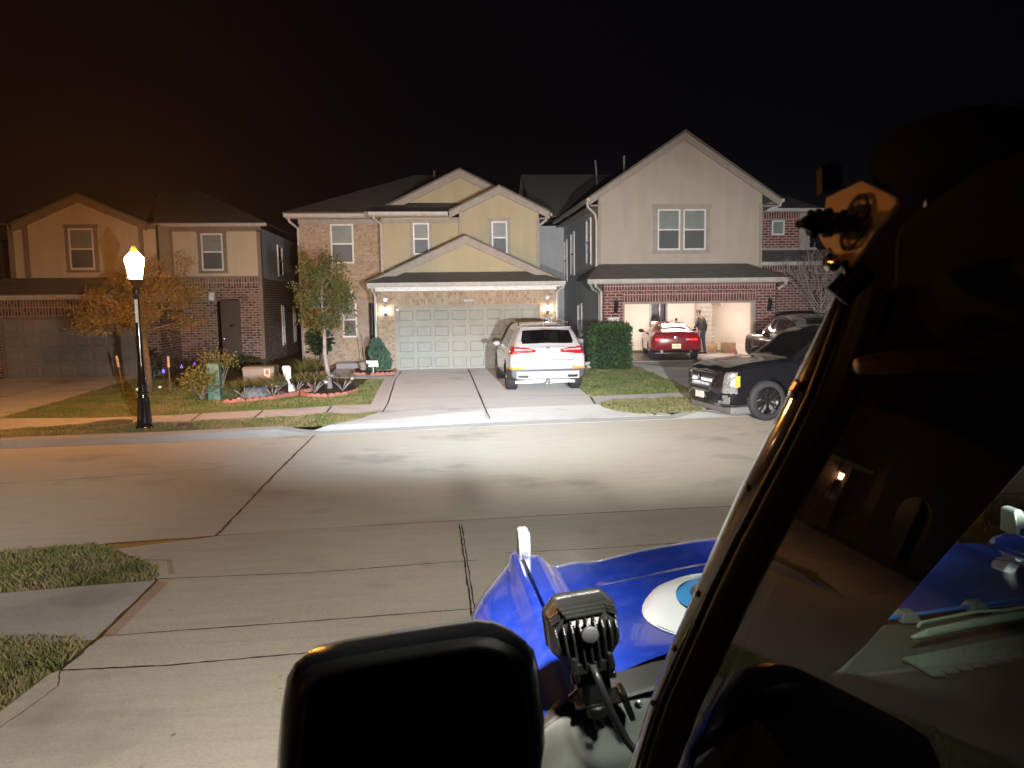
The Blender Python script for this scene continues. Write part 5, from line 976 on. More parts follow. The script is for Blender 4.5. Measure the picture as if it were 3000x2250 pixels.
# ---- red coupe inside the open garage -------------------------------------
rp = paint('red paint', (.30, .012, .03), .2); T = thing('parked_coupe', 'red two door coupe with lit tail lights half inside the open garage', 'car', (8.86, 27.45, .275), R(-11))
st = [(0, .36, .84, 1.0, .86, .74), (.06, .33, .86, 1.045, .90, .73), (.3, .28, .88, 1.06, .93, .68), (.75, .24, .90, 1.075, .94, .63), (1.2, .22, .92, 1.21, .94, .57), (1.75, .2, .92, 1.36, .93, .53), (2.3, .2, .92, 1.385, .93, .52), (2.8, .2, .90, 1.27, .93, .54), (3.2, .2, .89, 1.04, .93, .66), (4.2, .22, .82, .92, .92, .66), (4.6, .28, .72, .79, .87, .6), (4.77, .34, .6, .66, .8, .5)]
q = shell_faces(shell(st), (.09, .1), 90)
def mlight(i): return lambda x, y, z, n: (ax(ax(x)-(.40+i*.145)) < .062) & (z > .745-.0*i) & (z < .93-(.0 if i == 0 else .02)) & (y < .2)
parts = cut(q, [(None, arch(1.0, .34, .36)), (None, arch(3.72, .34, .36)), ('lamp_reverse', lambda x, y, z, n: mlight(0)(x, y, z, n) & (z < .79)), ('lamp_lit', lambda x, y, z, n: (mlight(1)(x, y, z, n) | mlight(2)(x, y, z, n)) & (z < .805)), ('tail_light', lambda x, y, z, n: mlight(0)(x, y, z, n) | mlight(1)(x, y, z, n) | mlight(2)(x, y, z, n)), ('lamp_surround', lambda x, y, z, n: (ax(ax(x)-.545) < .225) & (z > .73) & (z < .945) & (y < .2)),
    ('seam', lambda x, y, z, n: (z > .70) & (z < .712) & (ax(x) < .62) & (y < .15)), ('rear_window', lambda x, y, z, n: (n[:, 2] > .5) & (y > .84) & (y < 1.72) & (ax(x) < .60-.1*(y-.84)) & (z > 1.06)), ('side_window', side_glass(1.55, 3.0, .965, 1.30, .35, .75, (1.95,))), ('windshield', lambda x, y, z, n: (y > 2.5) & (y < 3.3) & (z > 1.0) & (ax(x) < .6) & (n[:, 1] > .2)), ('lower_valance', lambda x, y, z, n: (z < .40) & (y < .45)), ('underside', lambda x, y, z, n: (n[:, 2] < -.8) & (z < .4))])
mm = dict(body=rp, tail_light=redlens, lamp_lit=mat('lit red lens', (.5, .02, .02), .2, emit=(1, .03, .02), es=3.2), lamp_reverse=whitelens, lamp_surround=mat('lamp surround', (.14, .006, .012), .3), seam=M['black'], rear_window=cargl2, side_window=cargl2, windshield=cargl2, lower_valance=mat('dark valance', (.04, .03, .035), .6), underside=M['black'])
for k_, v_ in parts.items(): quads_obj(k_, v_, mm.get(k_, rp), T, .006 if k_ in ('tail_light', 'lamp_lit', 'lamp_reverse') else 0)
for x, s in ((-.79, -1), (.79, 1)):
    for y in (1.0, 3.72): wheel(T, x, y, .33, .335, .24, .23, s, rim='rimmat', double=False)
b = MB(); b.box(-.7, .7, .6, 4.3, .2, .26); b.build('floor_pan', M['black'], T); seat_rests(T, (2.35,), (-.36, .36), 1.0, interd)
side_mirror(T, -.92, 2.95, 1.0, -1, M['blackgloss'], .95); side_mirror(T, .92, 2.95, 1.0, 1, M['blackgloss'], .95)
b = MB(); b.box(-.16, .16, -.115, -.09, .44, .615); pl = b.build('license_plate', mat('yellow plate', (.85, .84, .6), .5, var=.03, emit=(1, .95, .6), es=.25), T, bevel=.004); text('plate_text', 'LLR 6854', .066, mat('plate green', (.2, .3, .1), .6), pl, Matrix.Translation((0, -.117, .527)) @ FRONT, .002)  # plate brightened by a faint glow of its own
b = MB(); b.lathe([(.066, 0), (.066, .012), (.05, .014), (.05, .004), (.001, .004)], 24, (0, -.085, .83), Matrix.Rotation(R(90), 3, 'X'), caps=False); b.build('badge', M['chrome'], T)
for s in (-.52, .52): MB().tube([(s, .35, .33), (s, -.03, .33)], [.055, .06], 14, caps=True).build('exhaust', M['chrome'], T, True, auto=40)
# ---- dark SUV on the right driveway ---------------------------------------
bp = paint('black pearl paint', (.055, .05, .06), .2); T = thing('parked_suv', 'dark purple-black SUV on the right driveway beside the cartons', 'car', (12.15, 22.35, gz(12, 25)+.03), R(0))
st2 = [(0, .42, .98, 1.1, .9, .78), (.1, .36, 1.02, 1.3, .93, .76), (.35, .3, 1.04, 1.56, .95, .70), (.7, .26, 1.04, 1.66, .96, .66), (1.6, .24, 1.02, 1.73, .96, .65), (2.5, .24, 1.0, 1.71, .96, .64), (3.1, .24, .99, 1.50, .96, .62), (3.65, .25, .98, 1.1, .95, .7), (4.4, .27, .95, 1.03, .92, .7), (4.75, .3, .85, .9, .82, .6), (4.86, .36, .72, .78, .72, .5)]
q = shell_faces(shell(st2), (.07, .1), 40)
parts = cut(q, [(None, arch(.95, .37, .385)), (None, arch(3.9, .37, .385)), ('wheel_trim', arch(.95, .37, .44)), ('wheel_trim', arch(3.9, .37, .44)), ('side_window', side_glass(.75, 3.25, 1.08, 1.56, .2, .72, (1.3, 2.25))), ('windshield', lambda x, y, z, n: (z > 1.12) & (z < 1.64) & (y > 2.75) & (n[:, 1] > .3) & (ax(x) < .62)), ('tail_light', lambda x, y, z, n: (z > .95) & (z < 1.2) & (ax(x) > .7) & (y < .3)), ('lower_cladding', lambda x, y, z, n: (z < .4)), ('seam', lambda x, y, z, n: ((ax(y-2.22) < .012) | (ax(y-3.22) < .012)) & (ax(n[:, 0]) > .6) & (z < 1.05))])
for k_, v_ in parts.items(): quads_obj(k_, v_, dict(side_window=carglass, windshield=carglass, tail_light=redlens, lower_cladding=clad, wheel_trim=clad, seam=M['black']).get(k_, bp), T)
for x, s in ((-.8, -1), (.8, 1)):
    for y in (.95, 3.9): wheel(T, x, y, .37, .375, .26, .26, s)
side_mirror(T, -.88, 3.1, 1.1, -1, bp, 1.15); side_mirror(T, .88, 3.1, 1.1, 1, bp, 1.15); seat_rests(T, (1.4, 2.4), (-.38, .38), 1.2, interd)
for y in (1.55, 2.5): b = MB(); b.tube([(-.955, y, .92), (-.985, y+.1, .93), (-.955, y+.2, .92)], .022, 6); b.build('door_handle', M['chrome'], T, True)
# ---- black luxury SUV at the far kerb -------------------------------------
kp = paint('black paint', (.008, .008, .011), .12); T = thing('parked_suv', 'glossy black full-size SUV with chrome grille parked at the far kerb', 'car', (10.85, 16.37, 0.0), R(97))
st3 = [(0, .45, 1.1, 1.3, .95, .8), (.1, .4, 1.14, 1.6, 1.0, .78), (.3, .33, 1.16, 1.82, 1.02, .74), (1.2, .3, 1.16, 1.89, 1.03, .72), (2.5, .3, 1.15, 1.89, 1.03, .71), (2.95, .3, 1.15, 1.78, 1.03, .70), (3.35, .3, 1.14, 1.47, 1.02, .72), (3.72, .3, 1.13, 1.235, 1.02, .80), (4.2, .3, 1.09, 1.21, 1.02, .82), (4.75, .29, 1.05, 1.145, 1.0, .82), (5.0, .28, .99, 1.075, .955, .80), (5.12, .28, .92, .985, .89, .76)]
q = shell_faces(shell(st3, box=1), (.07, .18), 110); fr = lambda y: y > 4.86
def grille(x, y, z, n, g=0):
    hw = np.interp(z, [.56, .62, .99], [.40-g, .44-g, .60-g]); return (z > .56+g) & (z < .99-g) & (ax(x) < hw) & (y > 5.0)
parts = cut(q, [(None, arch(4.28, .405, .455)), (None, arch(1.15, .405, .455)), ('wheel_trim', arch(4.28, .405, .51)), ('wheel_trim', arch(1.15, .405, .51)),
    ('grille', lambda x, y, z, n: grille(x, y, z, n, .025)), ('grille_surround', lambda x, y, z, n: grille(x, y, z, n)),
    ('turn_lamp', lambda x, y, z, n: (ax(x) > .935) & (z > .70) & (z < .93) & (y > 4.92) & (y < 4.99)),
    ('headlight', lambda x, y, z, n: (ax(x) > .79) & (z > .575) & (z < 1.0) & (y > 4.93)), ('lamp_divider', lambda x, y, z, n: (ax(ax(x)-.775) < .016) & (z > .57) & (z < 1.0) & (y > 4.9)),
    ('headlight_smoked', lambda x, y, z, n: (ax(x) > .62) & (ax(x) < .78) & (z > .575) & (z < .985) & (y > 4.9)),
    ('fog_lamp', lambda x, y, z, n: (((ax(x) > .78) & (ax(x) < .90) & (z > .36) & (z < .54)) | ((ax(x) > .64) & (ax(x) < .9) & (z > .36) & (z < .42))) & (y > 4.85)), ('lower_grille', lambda x, y, z, n: (ax(x) < .42) & (z > .31) & (z < .40) & (y > 5)), ('chrome_strip', lambda x, y, z, n: (z > .318) & (z < .335) & (ax(x) > .46) & (ax(x) < .92) & (y > 4.85)),
    ('side_window', side_glass(.6, 3.4, 1.22, 1.70, .1, .62, (1.2, 2.25))), ('windshield', lambda x, y, z, n: (z > 1.27) & (z < 1.76) & (y > 2.85) & (n[:, 1] > .3) & (ax(x) < .72)), ('window_trim', side_glass(.5, 3.55, 1.19, 1.74, .1, .65))])
m9 = dict(grille=mat('grille shadow', (.02, .02, .025), .4), grille_surround=M['chrome'], turn_lamp=mat('amber lamp', (.55, .42, .08), .12, coat=1, emit=(1, .75, .05), es=.05), headlight=mat('headlamp glass', (.5, .5, .52), .08, .6, coat=1, var=.6, vs=22), lamp_divider=M['chrome'], headlight_smoked=mat('smoked lens', (.02, .014, .012), .08, coat=1), fog_lamp=mat('fog lamp', (.55, .55, .57), .1, .7, var=.5, vs=30), lower_grille=M['rimmat'], chrome_strip=M['chrome'], side_window=carglass, windshield=carglass, window_trim=M['chrome'])
for k_, v_ in parts.items(): quads_obj(k_, v_, m9.get(k_, kp), T, .004 if k_ in ('headlight', 'fog_lamp', 'grille_surround') else 0)
fc = q.mean(1)
def fy(x, z): d = (fc[:, 0]-x)**2+(fc[:, 2]-z)**2+100*(fc[:, 1] < 4.7); return float(fc[np.argmin(d), 1])
b = MB(); b2 = MB()
for i, z in enumerate((.96, .86, .77, .68, .595)):
    hw = float(np.interp(z, [.56, .62, .99], [.39, .43, .585])); pts = [(x, fy(x, z)+.012, z) for x in np.linspace(-hw, hw, 15)]; b.tube(pts, .016 if i else .012, 6)
for x in np.linspace(-.54, .54, 19):
    zs = [z for z in (.59, .68, .77, .86, .95) if abs(x) < np.interp(z, [.56, .62, .99], [.39, .43, .585])]
    if len(zs) > 1: b2.tube([(x, fy(x, z)+.004, z) for z in zs], .008, 5)
b.build('grille_bar', M['chrome'], T, True); b2.build('grille_mesh', M['rimmat'], T, True)
b = MB(); yb_ = fy(0, .84)+.02; b.lathe([(.085, 0), (.08, .02), (.05, .03), (.002, .032)], 20, (0, yb_, .83), Matrix.Rotation(R(-90), 3, 'X')); b.build('badge', M['chrome'], T, True)
b = MB(); yb_ = fy(0, .5); b.box(-.17, .17, yb_-.01, yb_+.02, .42, .56); b.build('license_plate', mat('white plate', (.85, .85, .85), .4), T, bevel=.004)
for s in (-1, 1): MB().tube([(s*.84, 5.0, 1.0), (s*.93, 4.85, 1.01), (s*1.0, 4.6, 1.03), (s*1.01, 4.35, 1.04)], .014, 6).build('chrome_blade', M['chrome'], T, True)
b = MB(); b.box(-.9, .9, 4.3, 5.05, .14, .29); b.box(-.9, .9, .5, 4.3, .2, .31); b.build('air_dam', mat('grey valance', (.2, .2, .21), .6), T, bevel=.03)
for x, s in ((-.87, -1), (.87, 1)):
    for y in (4.28, 1.15): wheel(T, x, y, .405, .41, .30, .285, s, 7, 'chrome')
side_mirror(T, -.98, 3.3, 1.28, -1, kp, 1.3); side_mirror(T, .98, 3.3, 1.28, 1, kp, 1.3); seat_rests(T, (2.4,), (-.4, .4), 1.35, inter)
b = MB(); b.tube([(-.3, 3.0, 1.3), (-.42, 2.95, 1.42), (-.54, 3.0, 1.3), (-.42, 3.05, 1.2), (-.3, 3.0, 1.3)], .02, 6); b.build('steering_wheel', M['blackplastic'], T, True)
# ------------------------------------------------------------------ people
def skin(name, V, E, rad, mt, parent, root=0, sub=2):
    me = bpy.data.meshes.new(name); me.from_pydata([tuple(v) for v in V], E, []); o = bpy.data.objects.new(name, me); link(o, parent)
    me.materials.append(mt); sk = o.modifiers.new('skin', 'SKIN'); sk.use_smooth_shade = True; ly = me.skin_vertices[0].data
    for i, r in enumerate(rad):
        ly[i].radius = r if isinstance(r, tuple) else (r, r)
        ly[i].use_root = i == root
    s = o.modifiers.new('s', 'SUBSURF'); s.levels = s.render_levels = sub; return o
def person(label, loc, rz, pose, h=1.76, top=(.02, .02, .025), legs=(.03, .05, .1), skinc=(.12, .07, .05), hair='short', bag=False):
    T = thing('person', label, 'person', loc, rz); sk = mat('skin tone', skinc, .5); J = {k: Vector(v)*h/1.76 for k, v in pose.items()}; V = []; E = []; Rr = []
    def chain(names, rads, start=None):
        prev = start
        for n, r in zip(names, rads):
            V.append(J[n]); Rr.append(r); 
            if prev is not None: E.append((prev, len(V)-1))
            prev = len(V)-1
        return prev
    pel = chain(['pelvis'], [.115]); ch = chain(['waist', 'chest', 'neck0'], [(.13, .1), (.15, .11), .06], pel); hd = chain(['neck', 'head', 'crown'], [.052, .088, .075], ch)
    chest = 2
    for s in 'LR':
        w = chain(['sh'+s, 'el'+s, 'wr'+s, 'ha'+s], [.055, .042, .03, .032], chest); a = (J['ha'+s]-J['wr'+s]).normalized(); side = a.cross(Vector((0, 1, 0))).normalized(); 
        for k in range(4):
            V.append(J['ha'+s]+a*.03+side*(.016*(k-1.5))); Rr.append(.009); E.append((w, len(V)-1)); V.append(V[-1]+a*(.045+.008*(1.5-abs(k-1.5)))+Vector((0, .008, 0))); Rr.append(.008); E.append((len(V)-2, len(V)-1))
        V.append(J['wr'+s]+a*.03+side*.035); Rr.append(.01); E.append((w-1, len(V)-1)); V.append(V[-1]+a*.04+side*.012); Rr.append(.008); E.append((len(V)-2, len(V)-1))
        chain(['hip'+s, 'kn'+s, 'an'+s, 'toe'+s], [.085, .06, .042, .035], pel)
    bodyo = skin('body', V, E, Rr, sk, T)
    top_ = mat('jacket cloth', top, .7, var=.3, vs=20); N = ['waist', 'chest', 'neck0']; V = [J['pelvis']*.7+J['waist']*.3, J['waist'], J['chest'], J['neck0']*.75+J['chest']*.25]; E = [(0, 1), (1, 2), (2, 3)]; Rr = [(.155, .125), (.15, .12), (.17, .13), .085]
    for s in 'LR':
        i = len(V); V += [J['sh'+s], J['el'+s], J['wr'+s]]; Rr += [.075, .06, .048]; E += [(2, i), (i, i+1), (i+1, i+2)]
    skin('jacket', V, E, Rr, top_, T, 1)
    lg = mat('trouser cloth', legs, .85, var=.3, vs=15); V = [J['pelvis']*.8+J['waist']*.2, J['pelvis']]; E = [(0, 1)]; Rr = [(.135, .11), (.135, .115)]
    for s in 'LR':
        i = len(V); V += [J['hip'+s], J['kn'+s], J['an'+s]]; Rr += [.098, .075, .065]; E += [(1, i), (i, i+1), (i+1, i+2)]
    skin('trousers', V, E, Rr, lg, T, 1)
    for s in 'LR':
        b = MB(); a = J['an'+s]; t = J['toe'+s]; d = (t-a); d.z = 0; d.normalize(); p = Vector((-d.y, d.x, 0)); rg = []
        for f, w, hh in ((-.08, .03, .09), (-.04, .042, .1), (.06, .045, .085), (.13, .048, .055), (.19, .03, .035)): rg.append([a+d*f+p*w*math.cos(g)+Vector((0, 0, -a.z+.0+hh*.5+hh*.5*math.sin(g))) for g in np.linspace(0, 6.283, 10, endpoint=False)])
        b.loft(rg); b.build('shoe', M['black'], T, True)
    f = (J['nose']-J['head']); f.z = 0; f.normalize(); rt = f.cross(Vector((0, 0, 1))); hc = J['head']+Vector((0, 0, .02))
    b = MB()
    for s in (-1, 1): b.lathe([(.002, -.012), (.012, 0), (.002, .012)], 8, hc+f*.083+rt*s*.032+Vector((0, 0, .01)))
    b.build('eyes', M['blackgloss'], T, True); b = MB(); b.loft([[hc+f*.08+rt*x*.008+Vector((0, 0, .02)) for x in (-1, 0, 1)]+[hc+f*.075+Vector((0, 0, .02))], [hc+f*.105+rt*x*.014+Vector((0, 0, -.025)) for x in (-1, 0, 1)]+[hc+f*.08+Vector((0, 0, -.03))]]); b.build('nose', sk, T, True)
    b = MB(); b.tube([hc+f*.078-rt*.022+Vector((0, 0, -.05)), hc+f*.088+Vector((0, 0, -.052)), hc+f*.078+rt*.022+Vector((0, 0, -.05))], .006, 6); b.build('mouth', mat('lips', mul(skinc, .7), .5), T, True)
    for s in (-1, 1): MB().lathe([(.002, -.03), (.018, -.01), (.02, .01), (.002, .03)], 8, hc+rt*s*.085).build('ear', sk, T, True)
    hm = mat('black hair', (.008, .007, .007), .6, bmp=1, bs=120); b = MB(); n = 16; rg = []
    for k, (z, r) in enumerate([(.0, .094), (.04, .098), (.08, .085), (.11, .05), (.118, .01)]): rg.append([hc+f*(r*math.cos(g) if math.cos(g) < 0 or z > .03 else r*.7*math.cos(g))+rt*r*math.sin(g)*.95+Vector((0, 0, z+(.03 if math.cos(g) > .3 and k == 0 else 0))) for g in np.linspace(0, 6.283, n, endpoint=False)])
    b.loft(rg); ho = b.build('hair', hm, T, True)
    if hair == 'curly':
        pts = []; 
        for _ in range(900):
            g = random.uniform(0, 6.28); z = random.uniform(-.24, .13); rr = .15*(1-((z+.05)/.24)**2*.45); p = f*(-.03+rr*math.cos(g))+rt*rr*math.sin(g)
            if f.dot(p) > .06 and z < .06: continue
            pts.append(tuple(hc+p+Vector((0, 0, z))))
        leaf_mesh('curls', pts, .07, hm, ho, .5)
    if bag: 
        b = MB(); b.tube([J['shL']+Vector((0, -.02, .07)), J['chest']+Vector((0, -.17, .0)), J['waist']+Vector((.14, -.14, -.02)), J['pelvis']+Vector((.19, -.02, .1))], .016, 6); b.build('strap', M['blackplastic'], T)
    return T
# local frame: +y is forward for the person; the man faces away-left and bends a little
stand = dict(pelvis=(0, 0, .93), waist=(0, .02, 1.08), chest=(0, .07, 1.32), neck0=(0, .11, 1.46), neck=(0, .135, 1.53), head=(0, .17, 1.63), crown=(0, .18, 1.70), nose=(0, .3, 1.6), shL=(-.19, .09, 1.40), elL=(-.26, .05, 1.13), wrL=(-.22, .22, .98), haL=(-.21, .27, .94), shR=(.19, .09, 1.40), elR=(.27, .0, 1.12), wrR=(.28, .06, .88), haR=(.28, .08, .81), hipL=(-.1, 0, .88), knL=(-.11, .03, .5), anL=(-.11, -.02, .09), toeL=(-.12, .14, .03), hipR=(.1, 0, .88), knR=(.12, .0, .5), anR=(.13, -.07, .09), toeR=(.14, .09, .03))
pm = P(2050, 1037, z=.275); person('man in a black leather jacket and jeans standing right of the red coupe', (pm.x+.1, pm.y+.1, .275), R(28), stand, 1.80, bag=True)
lean = dict(stand); lean.update(chest=(0, .16, 1.24), neck0=(0, .26, 1.35), neck=(0, .31, 1.41), head=(0, .39, 1.48), crown=(0, .42, 1.55), nose=(.02, .5, 1.42), shL=(-.17, .18, 1.31), shR=(.17, .18, 1.31), elL=(-.2, .3, 1.08), wrL=(-.15, .45, .98), haL=(-.14, .5, .95), elR=(.2, .3, 1.08), wrR=(.15, .45, .98), haR=(.14, .5, .95))
pw = P(1918, 938, y=31.6); person('woman with big curly black hair leaning in behind the red coupe', (pw.x-.02, 31.3, .275), R(-14), lean, 1.70, top=(.6, .4, .36), legs=(.1, .1, .12), skinc=(.2, .12, .08), hair='curly')
# ------------------------------------------------------------------ the blue off-roader the picture is taken from
TILT = .21
def GP(u, v, d=0):                                      # point on the leaning plane of the driver's door glass
    a = (u-1500)/FPX; b = (1125-v)/FPX; r = RV*a+UV*b+FV; t = (.32+d-TILT*(2.0-CZ))/(r.x-TILT*r.z)
    return Vector((0, 0, CZ))+r*t
gx_ = lambda z, d=0: .32+d+TILT*(z-2.0)
blue = paint('dusty blue paint', (.010, .036, .34), .07, .09); ax = np.abs
T = thing('off_roader', 'blue off-road vehicle in the foreground with black mirror and windscreen pillar', 'car', (1.2, 1.4, .02), world=True)
def sstep(t): t = min(1, max(0, t)); return t*t*(3-2*t)
crest = lambda y: 1.65-.08*max(0, (y-1.5)/1.17)
XC = 1.23
def fender(sgn, name):
    mx = lambda x: x if sgn > 0 else 2*XC-x
    rings = []
    for y in list(np.linspace(1.47, 2.5, 16))+[2.56, 2.61, 2.645, 2.67, 2.685, 2.695]:
        z = crest(y); t = (y-1.47)/1.2; f = max(0, (y-2.3)/.4); ox = .078+.018*t+.145*f**1.7; drop = .09+.03*math.sin(t*2.6)
        if y > 2.66: z -= (y-2.66)*1.2
        gx = .286-.004*t; cx = .262+.006*t; pts = [(gx, z-.1), (gx, z-.015), (gx-.003, z-.002), (cx+.006, z), (cx, z-.001), (cx-.012, z-.007)]
        for k in (.12, .25, .4, .55, .7, .82, .92, .98): pts.append((cx-.014-(cx-.014-ox)*k, z-.009-drop*(.66*k**.6+.34*k**5)))
        pts += [(ox-.004, z-drop-.05), (ox-.006, z-drop-.1), (ox-.002, z-drop-.19), (ox+.01, z-.42), (ox+.02, z-.75)]
        rings.append([(mx(a), y, c) for a, c in pts])
    b = MB(); b.loft(rings, closed=False, caps=False); e = rings[-1]; b.add(e+[(mx(.5), 2.66, e[-1][2]), (mx(.5), 2.66, e[0][2]-.05)], [tuple(range(len(e)+2))])
    return b.build(name, blue, T, True, auto=50)
fender(1, 'fender'); fender(-1, 'fender')
# bonnet with raised outer rails
rearY = lambda x: 1.515+.29*(1-math.exp(-abs(x-(.29 if x < XC else 2*XC-.29))/.32)); frontY = 2.66
def hoodz(x, y):
    e = min(x-.29, 2*XC-.29-x); z = crest(y)-.012+(.035+.045*sstep((y-1.7)/.9))*max(0, 1-((x-XC)/.86)**2)
    t = sstep((y-1.62)/.5); z -= .038*t*sstep((e-.055)/.06)*(1-.55*sstep((e-.2)/.5)); z += .012*t*(1-sstep((e-.06)/.05))
    z -= .012*sstep((y-2.30)/.03)*sstep((e-.18)/.08)
    if y > 2.56: z -= (y-2.56)**2*3.2
    return z
rings = []
for i in range(61):
    s = i/60; row = []
    for j in range(97):
        x = .292+(2*XC-.584)*(j/96); ff = frontY-.035*sstep((x-.36)/.06)*sstep((2*XC-.36-x)/.06); y = rearY(x)+(ff-rearY(x))*s; row.append((x, y, hoodz(x, y)))
    row = [(row[0][0], row[0][1], row[0][2]-.06)]+row+[(row[-1][0], row[-1][1], row[-1][2]-.06)]; rings.append(row)
rings.append([(x, y+.012, z-.03) for x, y, z in rings[-1]]); rings.append([(x, y+.014, z-.25) for x, y, z in rings[-1]])
MB().loft(rings, closed=False).build('hood', blue, T, True, auto=60)
b = MB(); b.box(.275, 2*XC-.275, 1.5, 2.6, 1.2, 1.45); b.build('engine_bay', M['black'], T)
b = MB(); b.box(.3, 2*XC-.3, 2.66, 2.72, .9, 1.42); b.build('grille', M['black'], T); b = MB(); b.box(.1, 2*XC-.1, 2.72, 2.95, .75, .98); b.build('front_bumper', M['black'], T, bevel=.03)
grey = mat('silver trim sight', (.13, .135, .145), .4, .1)
for mx in (lambda x: x, lambda x: 2*XC-x):
    b = MB(); bz = crest(2.62)-.004; rg = [[(mx(.30+a*.021*k), 2.622+c*.042*k+o, bz+zz) for a, c in ((-1, -1), (1, -1), (1, 1), (-1, 1))] for zz, k, o in ((-.01, 1.05, 0), (.035, .98, .004), (.075, .92, .012), (.086, .75, .014))]
    b.loft(rg); o = b.build('trail_sight', grey, T, bevel=.006)
    b = MB(); b.lathe([(.012, 0), (.012, .004), (.001, .004)], 12, (mx(.3), 2.58, bz+.01), Matrix.Rotation(R(90), 3, 'X')); b.build('bolt', M['chrome'], o)
# scuttle, cowl corner and mirror arm
dk = mat('satin cowl plastic', (.035, .032, .03), .5, bmp=.35, bs=500); lit = mat('textured mirror arm plastic', (.095, .098, .085), .45, bmp=.4, bs=700)
b = MB()                                                 # dark flange under the hood edge, then the broad rounded base of the mirror arm
fl = [[P(u, v, z=z) for u, v, z in row] for row in ([(1560, 2130, 1.60), (1640, 2045, 1.635), (1697, 2012, 1.646), (1800, 1972, 1.652), (1912, 1940, 1.657), (1990, 1925, 1.66)], [(1555, 2160, 1.60), (1640, 2085, 1.632), (1700, 2068, 1.64), (1790, 2042, 1.645), (1890, 2012, 1.65), (1985, 1990, 1.655)], [(1555, 2175, 1.59), (1640, 2104, 1.622), (1700, 2086, 1.632), (1790, 2058, 1.637), (1890, 2028, 1.642), (1985, 2005, 1.65)])]
b.loft(fl, closed=False); b.build('cowl_corner', dk, T, True, auto=50)
b = MB(); rows = []
for dv, z, dz_ in ((0, 1.628, 0), (6, 1.626, 0), (22, 1.618, 0), (48, 1.604, .0), (80, 1.586, 0), (115, 1.566, 0), (150, 1.55, 0), (178, 1.541, 0), (200, 1.54, 0), (240, 1.545, 0), (300, 1.545, 0), (420, 1.53, 0)):
    row = []
    for k in range(13):
        f = k/12; u = 1550+(1990-1550)*f; v = np.interp(u, [1550, 1640, 1700, 1790, 1890, 1990], [2172, 2101, 2083, 2055, 2025, 2002])+dv; row.append(P(u, v, z=z-.012*(1-f)**2+.006*math.sin(f*3.14)))
    rows.append(row)
b.loft(rows, closed=False); b.build('mirror_arm', lit, T, True)
# mirror housing: outline measured on the plane of the mirror face
mY = 1.12; O = [P(u, v, y=mY) for u, v in [(805, 2330), (812, 2200), (822, 2080), (838, 1985), (862, 1942), (905, 1908), (1010, 1883), (1150, 1860), (1290, 1838), (1400, 1823), (1452, 1828), (1500, 1848), (1540, 1876), (1566, 1905), (1578, 1950), (1586, 2030), (1596, 2110), (1598, 2180), (1588, 2250), (1570, 2330), (1540, 2400), (1450, 2430), (1150, 2450), (900, 2440), (830, 2400)]]
ctr = sum(O, Vector())/len(O)
def ring(k, dy_, kz=None, dx=0, dz=0): return [Vector((ctr.x+(p.x-ctr.x)*k+dx, mY-.045+dy_, ctr.z+(p.z-ctr.z)*(kz or k)+dz)) for p in O]
b = MB(); rr = [ring(.82, .012), ring(.83, -.002), ring(.855, -.006), ring(.905, .004), ring(.96, .02), ring(.995, .045), ring(.975, .085, None, 0, -.008), ring(.90, .12, None, 0, -.016), ring(.76, .145, None, 0, -.02), ring(.5, .16, None, 0, -.02), ring(.1, .165, None, 0, -.02)]
b.loft(rr, caps=False); mo = b.build('mirror', mat('mirror shell', (.006, .006, .007), .2, spec=.35, coat=.15, var=0, bmp=.1, bs=500), T, True)
b = MB(); b.loft([ring(.945, .0135), ring(.94, .011), ring(.907, .003), ring(.86, -.0075), ring(.832, -.004), ring(.815, .004)], caps=False); b.build('bezel', mat('satin bezel', (.012, .013, .012), .4, bmp=.2, bs=500), mo, True)
b = MB(); b.add(ring(.83, .008), [tuple(range(len(O)))]); b.build('mirror_glass', mat('mirror glass', (.012, .012, .013), .03, 1.0, var=0), mo)
# pod lamp on the cowl bracket, seen from behind
pc = Vector((.291, 1.46, 1.806)); pm_ = mat('die cast black', (.007, .0075, .007), .32, .1, bmp=.3, bs=300)
def octa(w, h, c, ch=.42):
    s = [(-1+ch*.9, 1), (1-ch*.9, 1), (1, 1-ch), (1, -1+ch*1.5), (1-ch*1.1, -1), (-1+ch*1.1, -1), (-1, -1+ch*1.5), (-1, 1-ch)]
    return [tuple(Vector(c)+Vector((x*w, 0, z*h))) for x, z in s]
b = MB(); b.loft([octa(.036, .042, pc+Vector((0, -.04, -.005))), octa(.058, .058, pc+Vector((0, -.026, 0))), octa(.07, .068, pc), octa(.073, .071, pc+Vector((0, .02, 0))), octa(.073, .071, pc+Vector((0, .035, 0)))])
b.loft([octa(.076, .074, pc+Vector((0, .035, 0))), octa(.076, .074, pc+Vector((0, .055, 0)))]); po = b.build('pod_lamp', pm_, T, bevel=.006)
b = MB()
for i in range(-4, 5):                                   # cooling fins on the back, the outer ones wrap round the sides
    x = i*.0150; h1 = .054-.0011*abs(i)**2.0; h0 = -.050+.0016*abs(i)**2; dp = .074-.0021*abs(i)**1.8; w = .0024
    pr = [(-.012, h1), (-dp+.016, h1-.002), (-dp+.004, h1-.012), (-dp, h1-.028), (-dp, h0+.030), (-dp+.005, h0+.012), (-dp+.018, h0+.002), (-.012, h0)]
    sh = [0, 0, 0, .0, .0, -.10*x, -.2*x, -.2*x]
    b.prism([pc+Vector((x+q-w, y, z)) for (y, z), q in zip(pr, sh)], [pc+Vector((x+q+w, y, z)) for (y, z), q in zip(pr, sh)])
b.build('fins', pm_, po, bevel=.0015, seg=1)
b = MB()
for k in range(4):
    z = .071-k*.0045; b.box(pc.x-.05+.004*k, pc.x+.05-.004*k, pc.y-.012-k*.009, pc.y-.004, pc.z+z-.0022, pc.z+z+.0012)
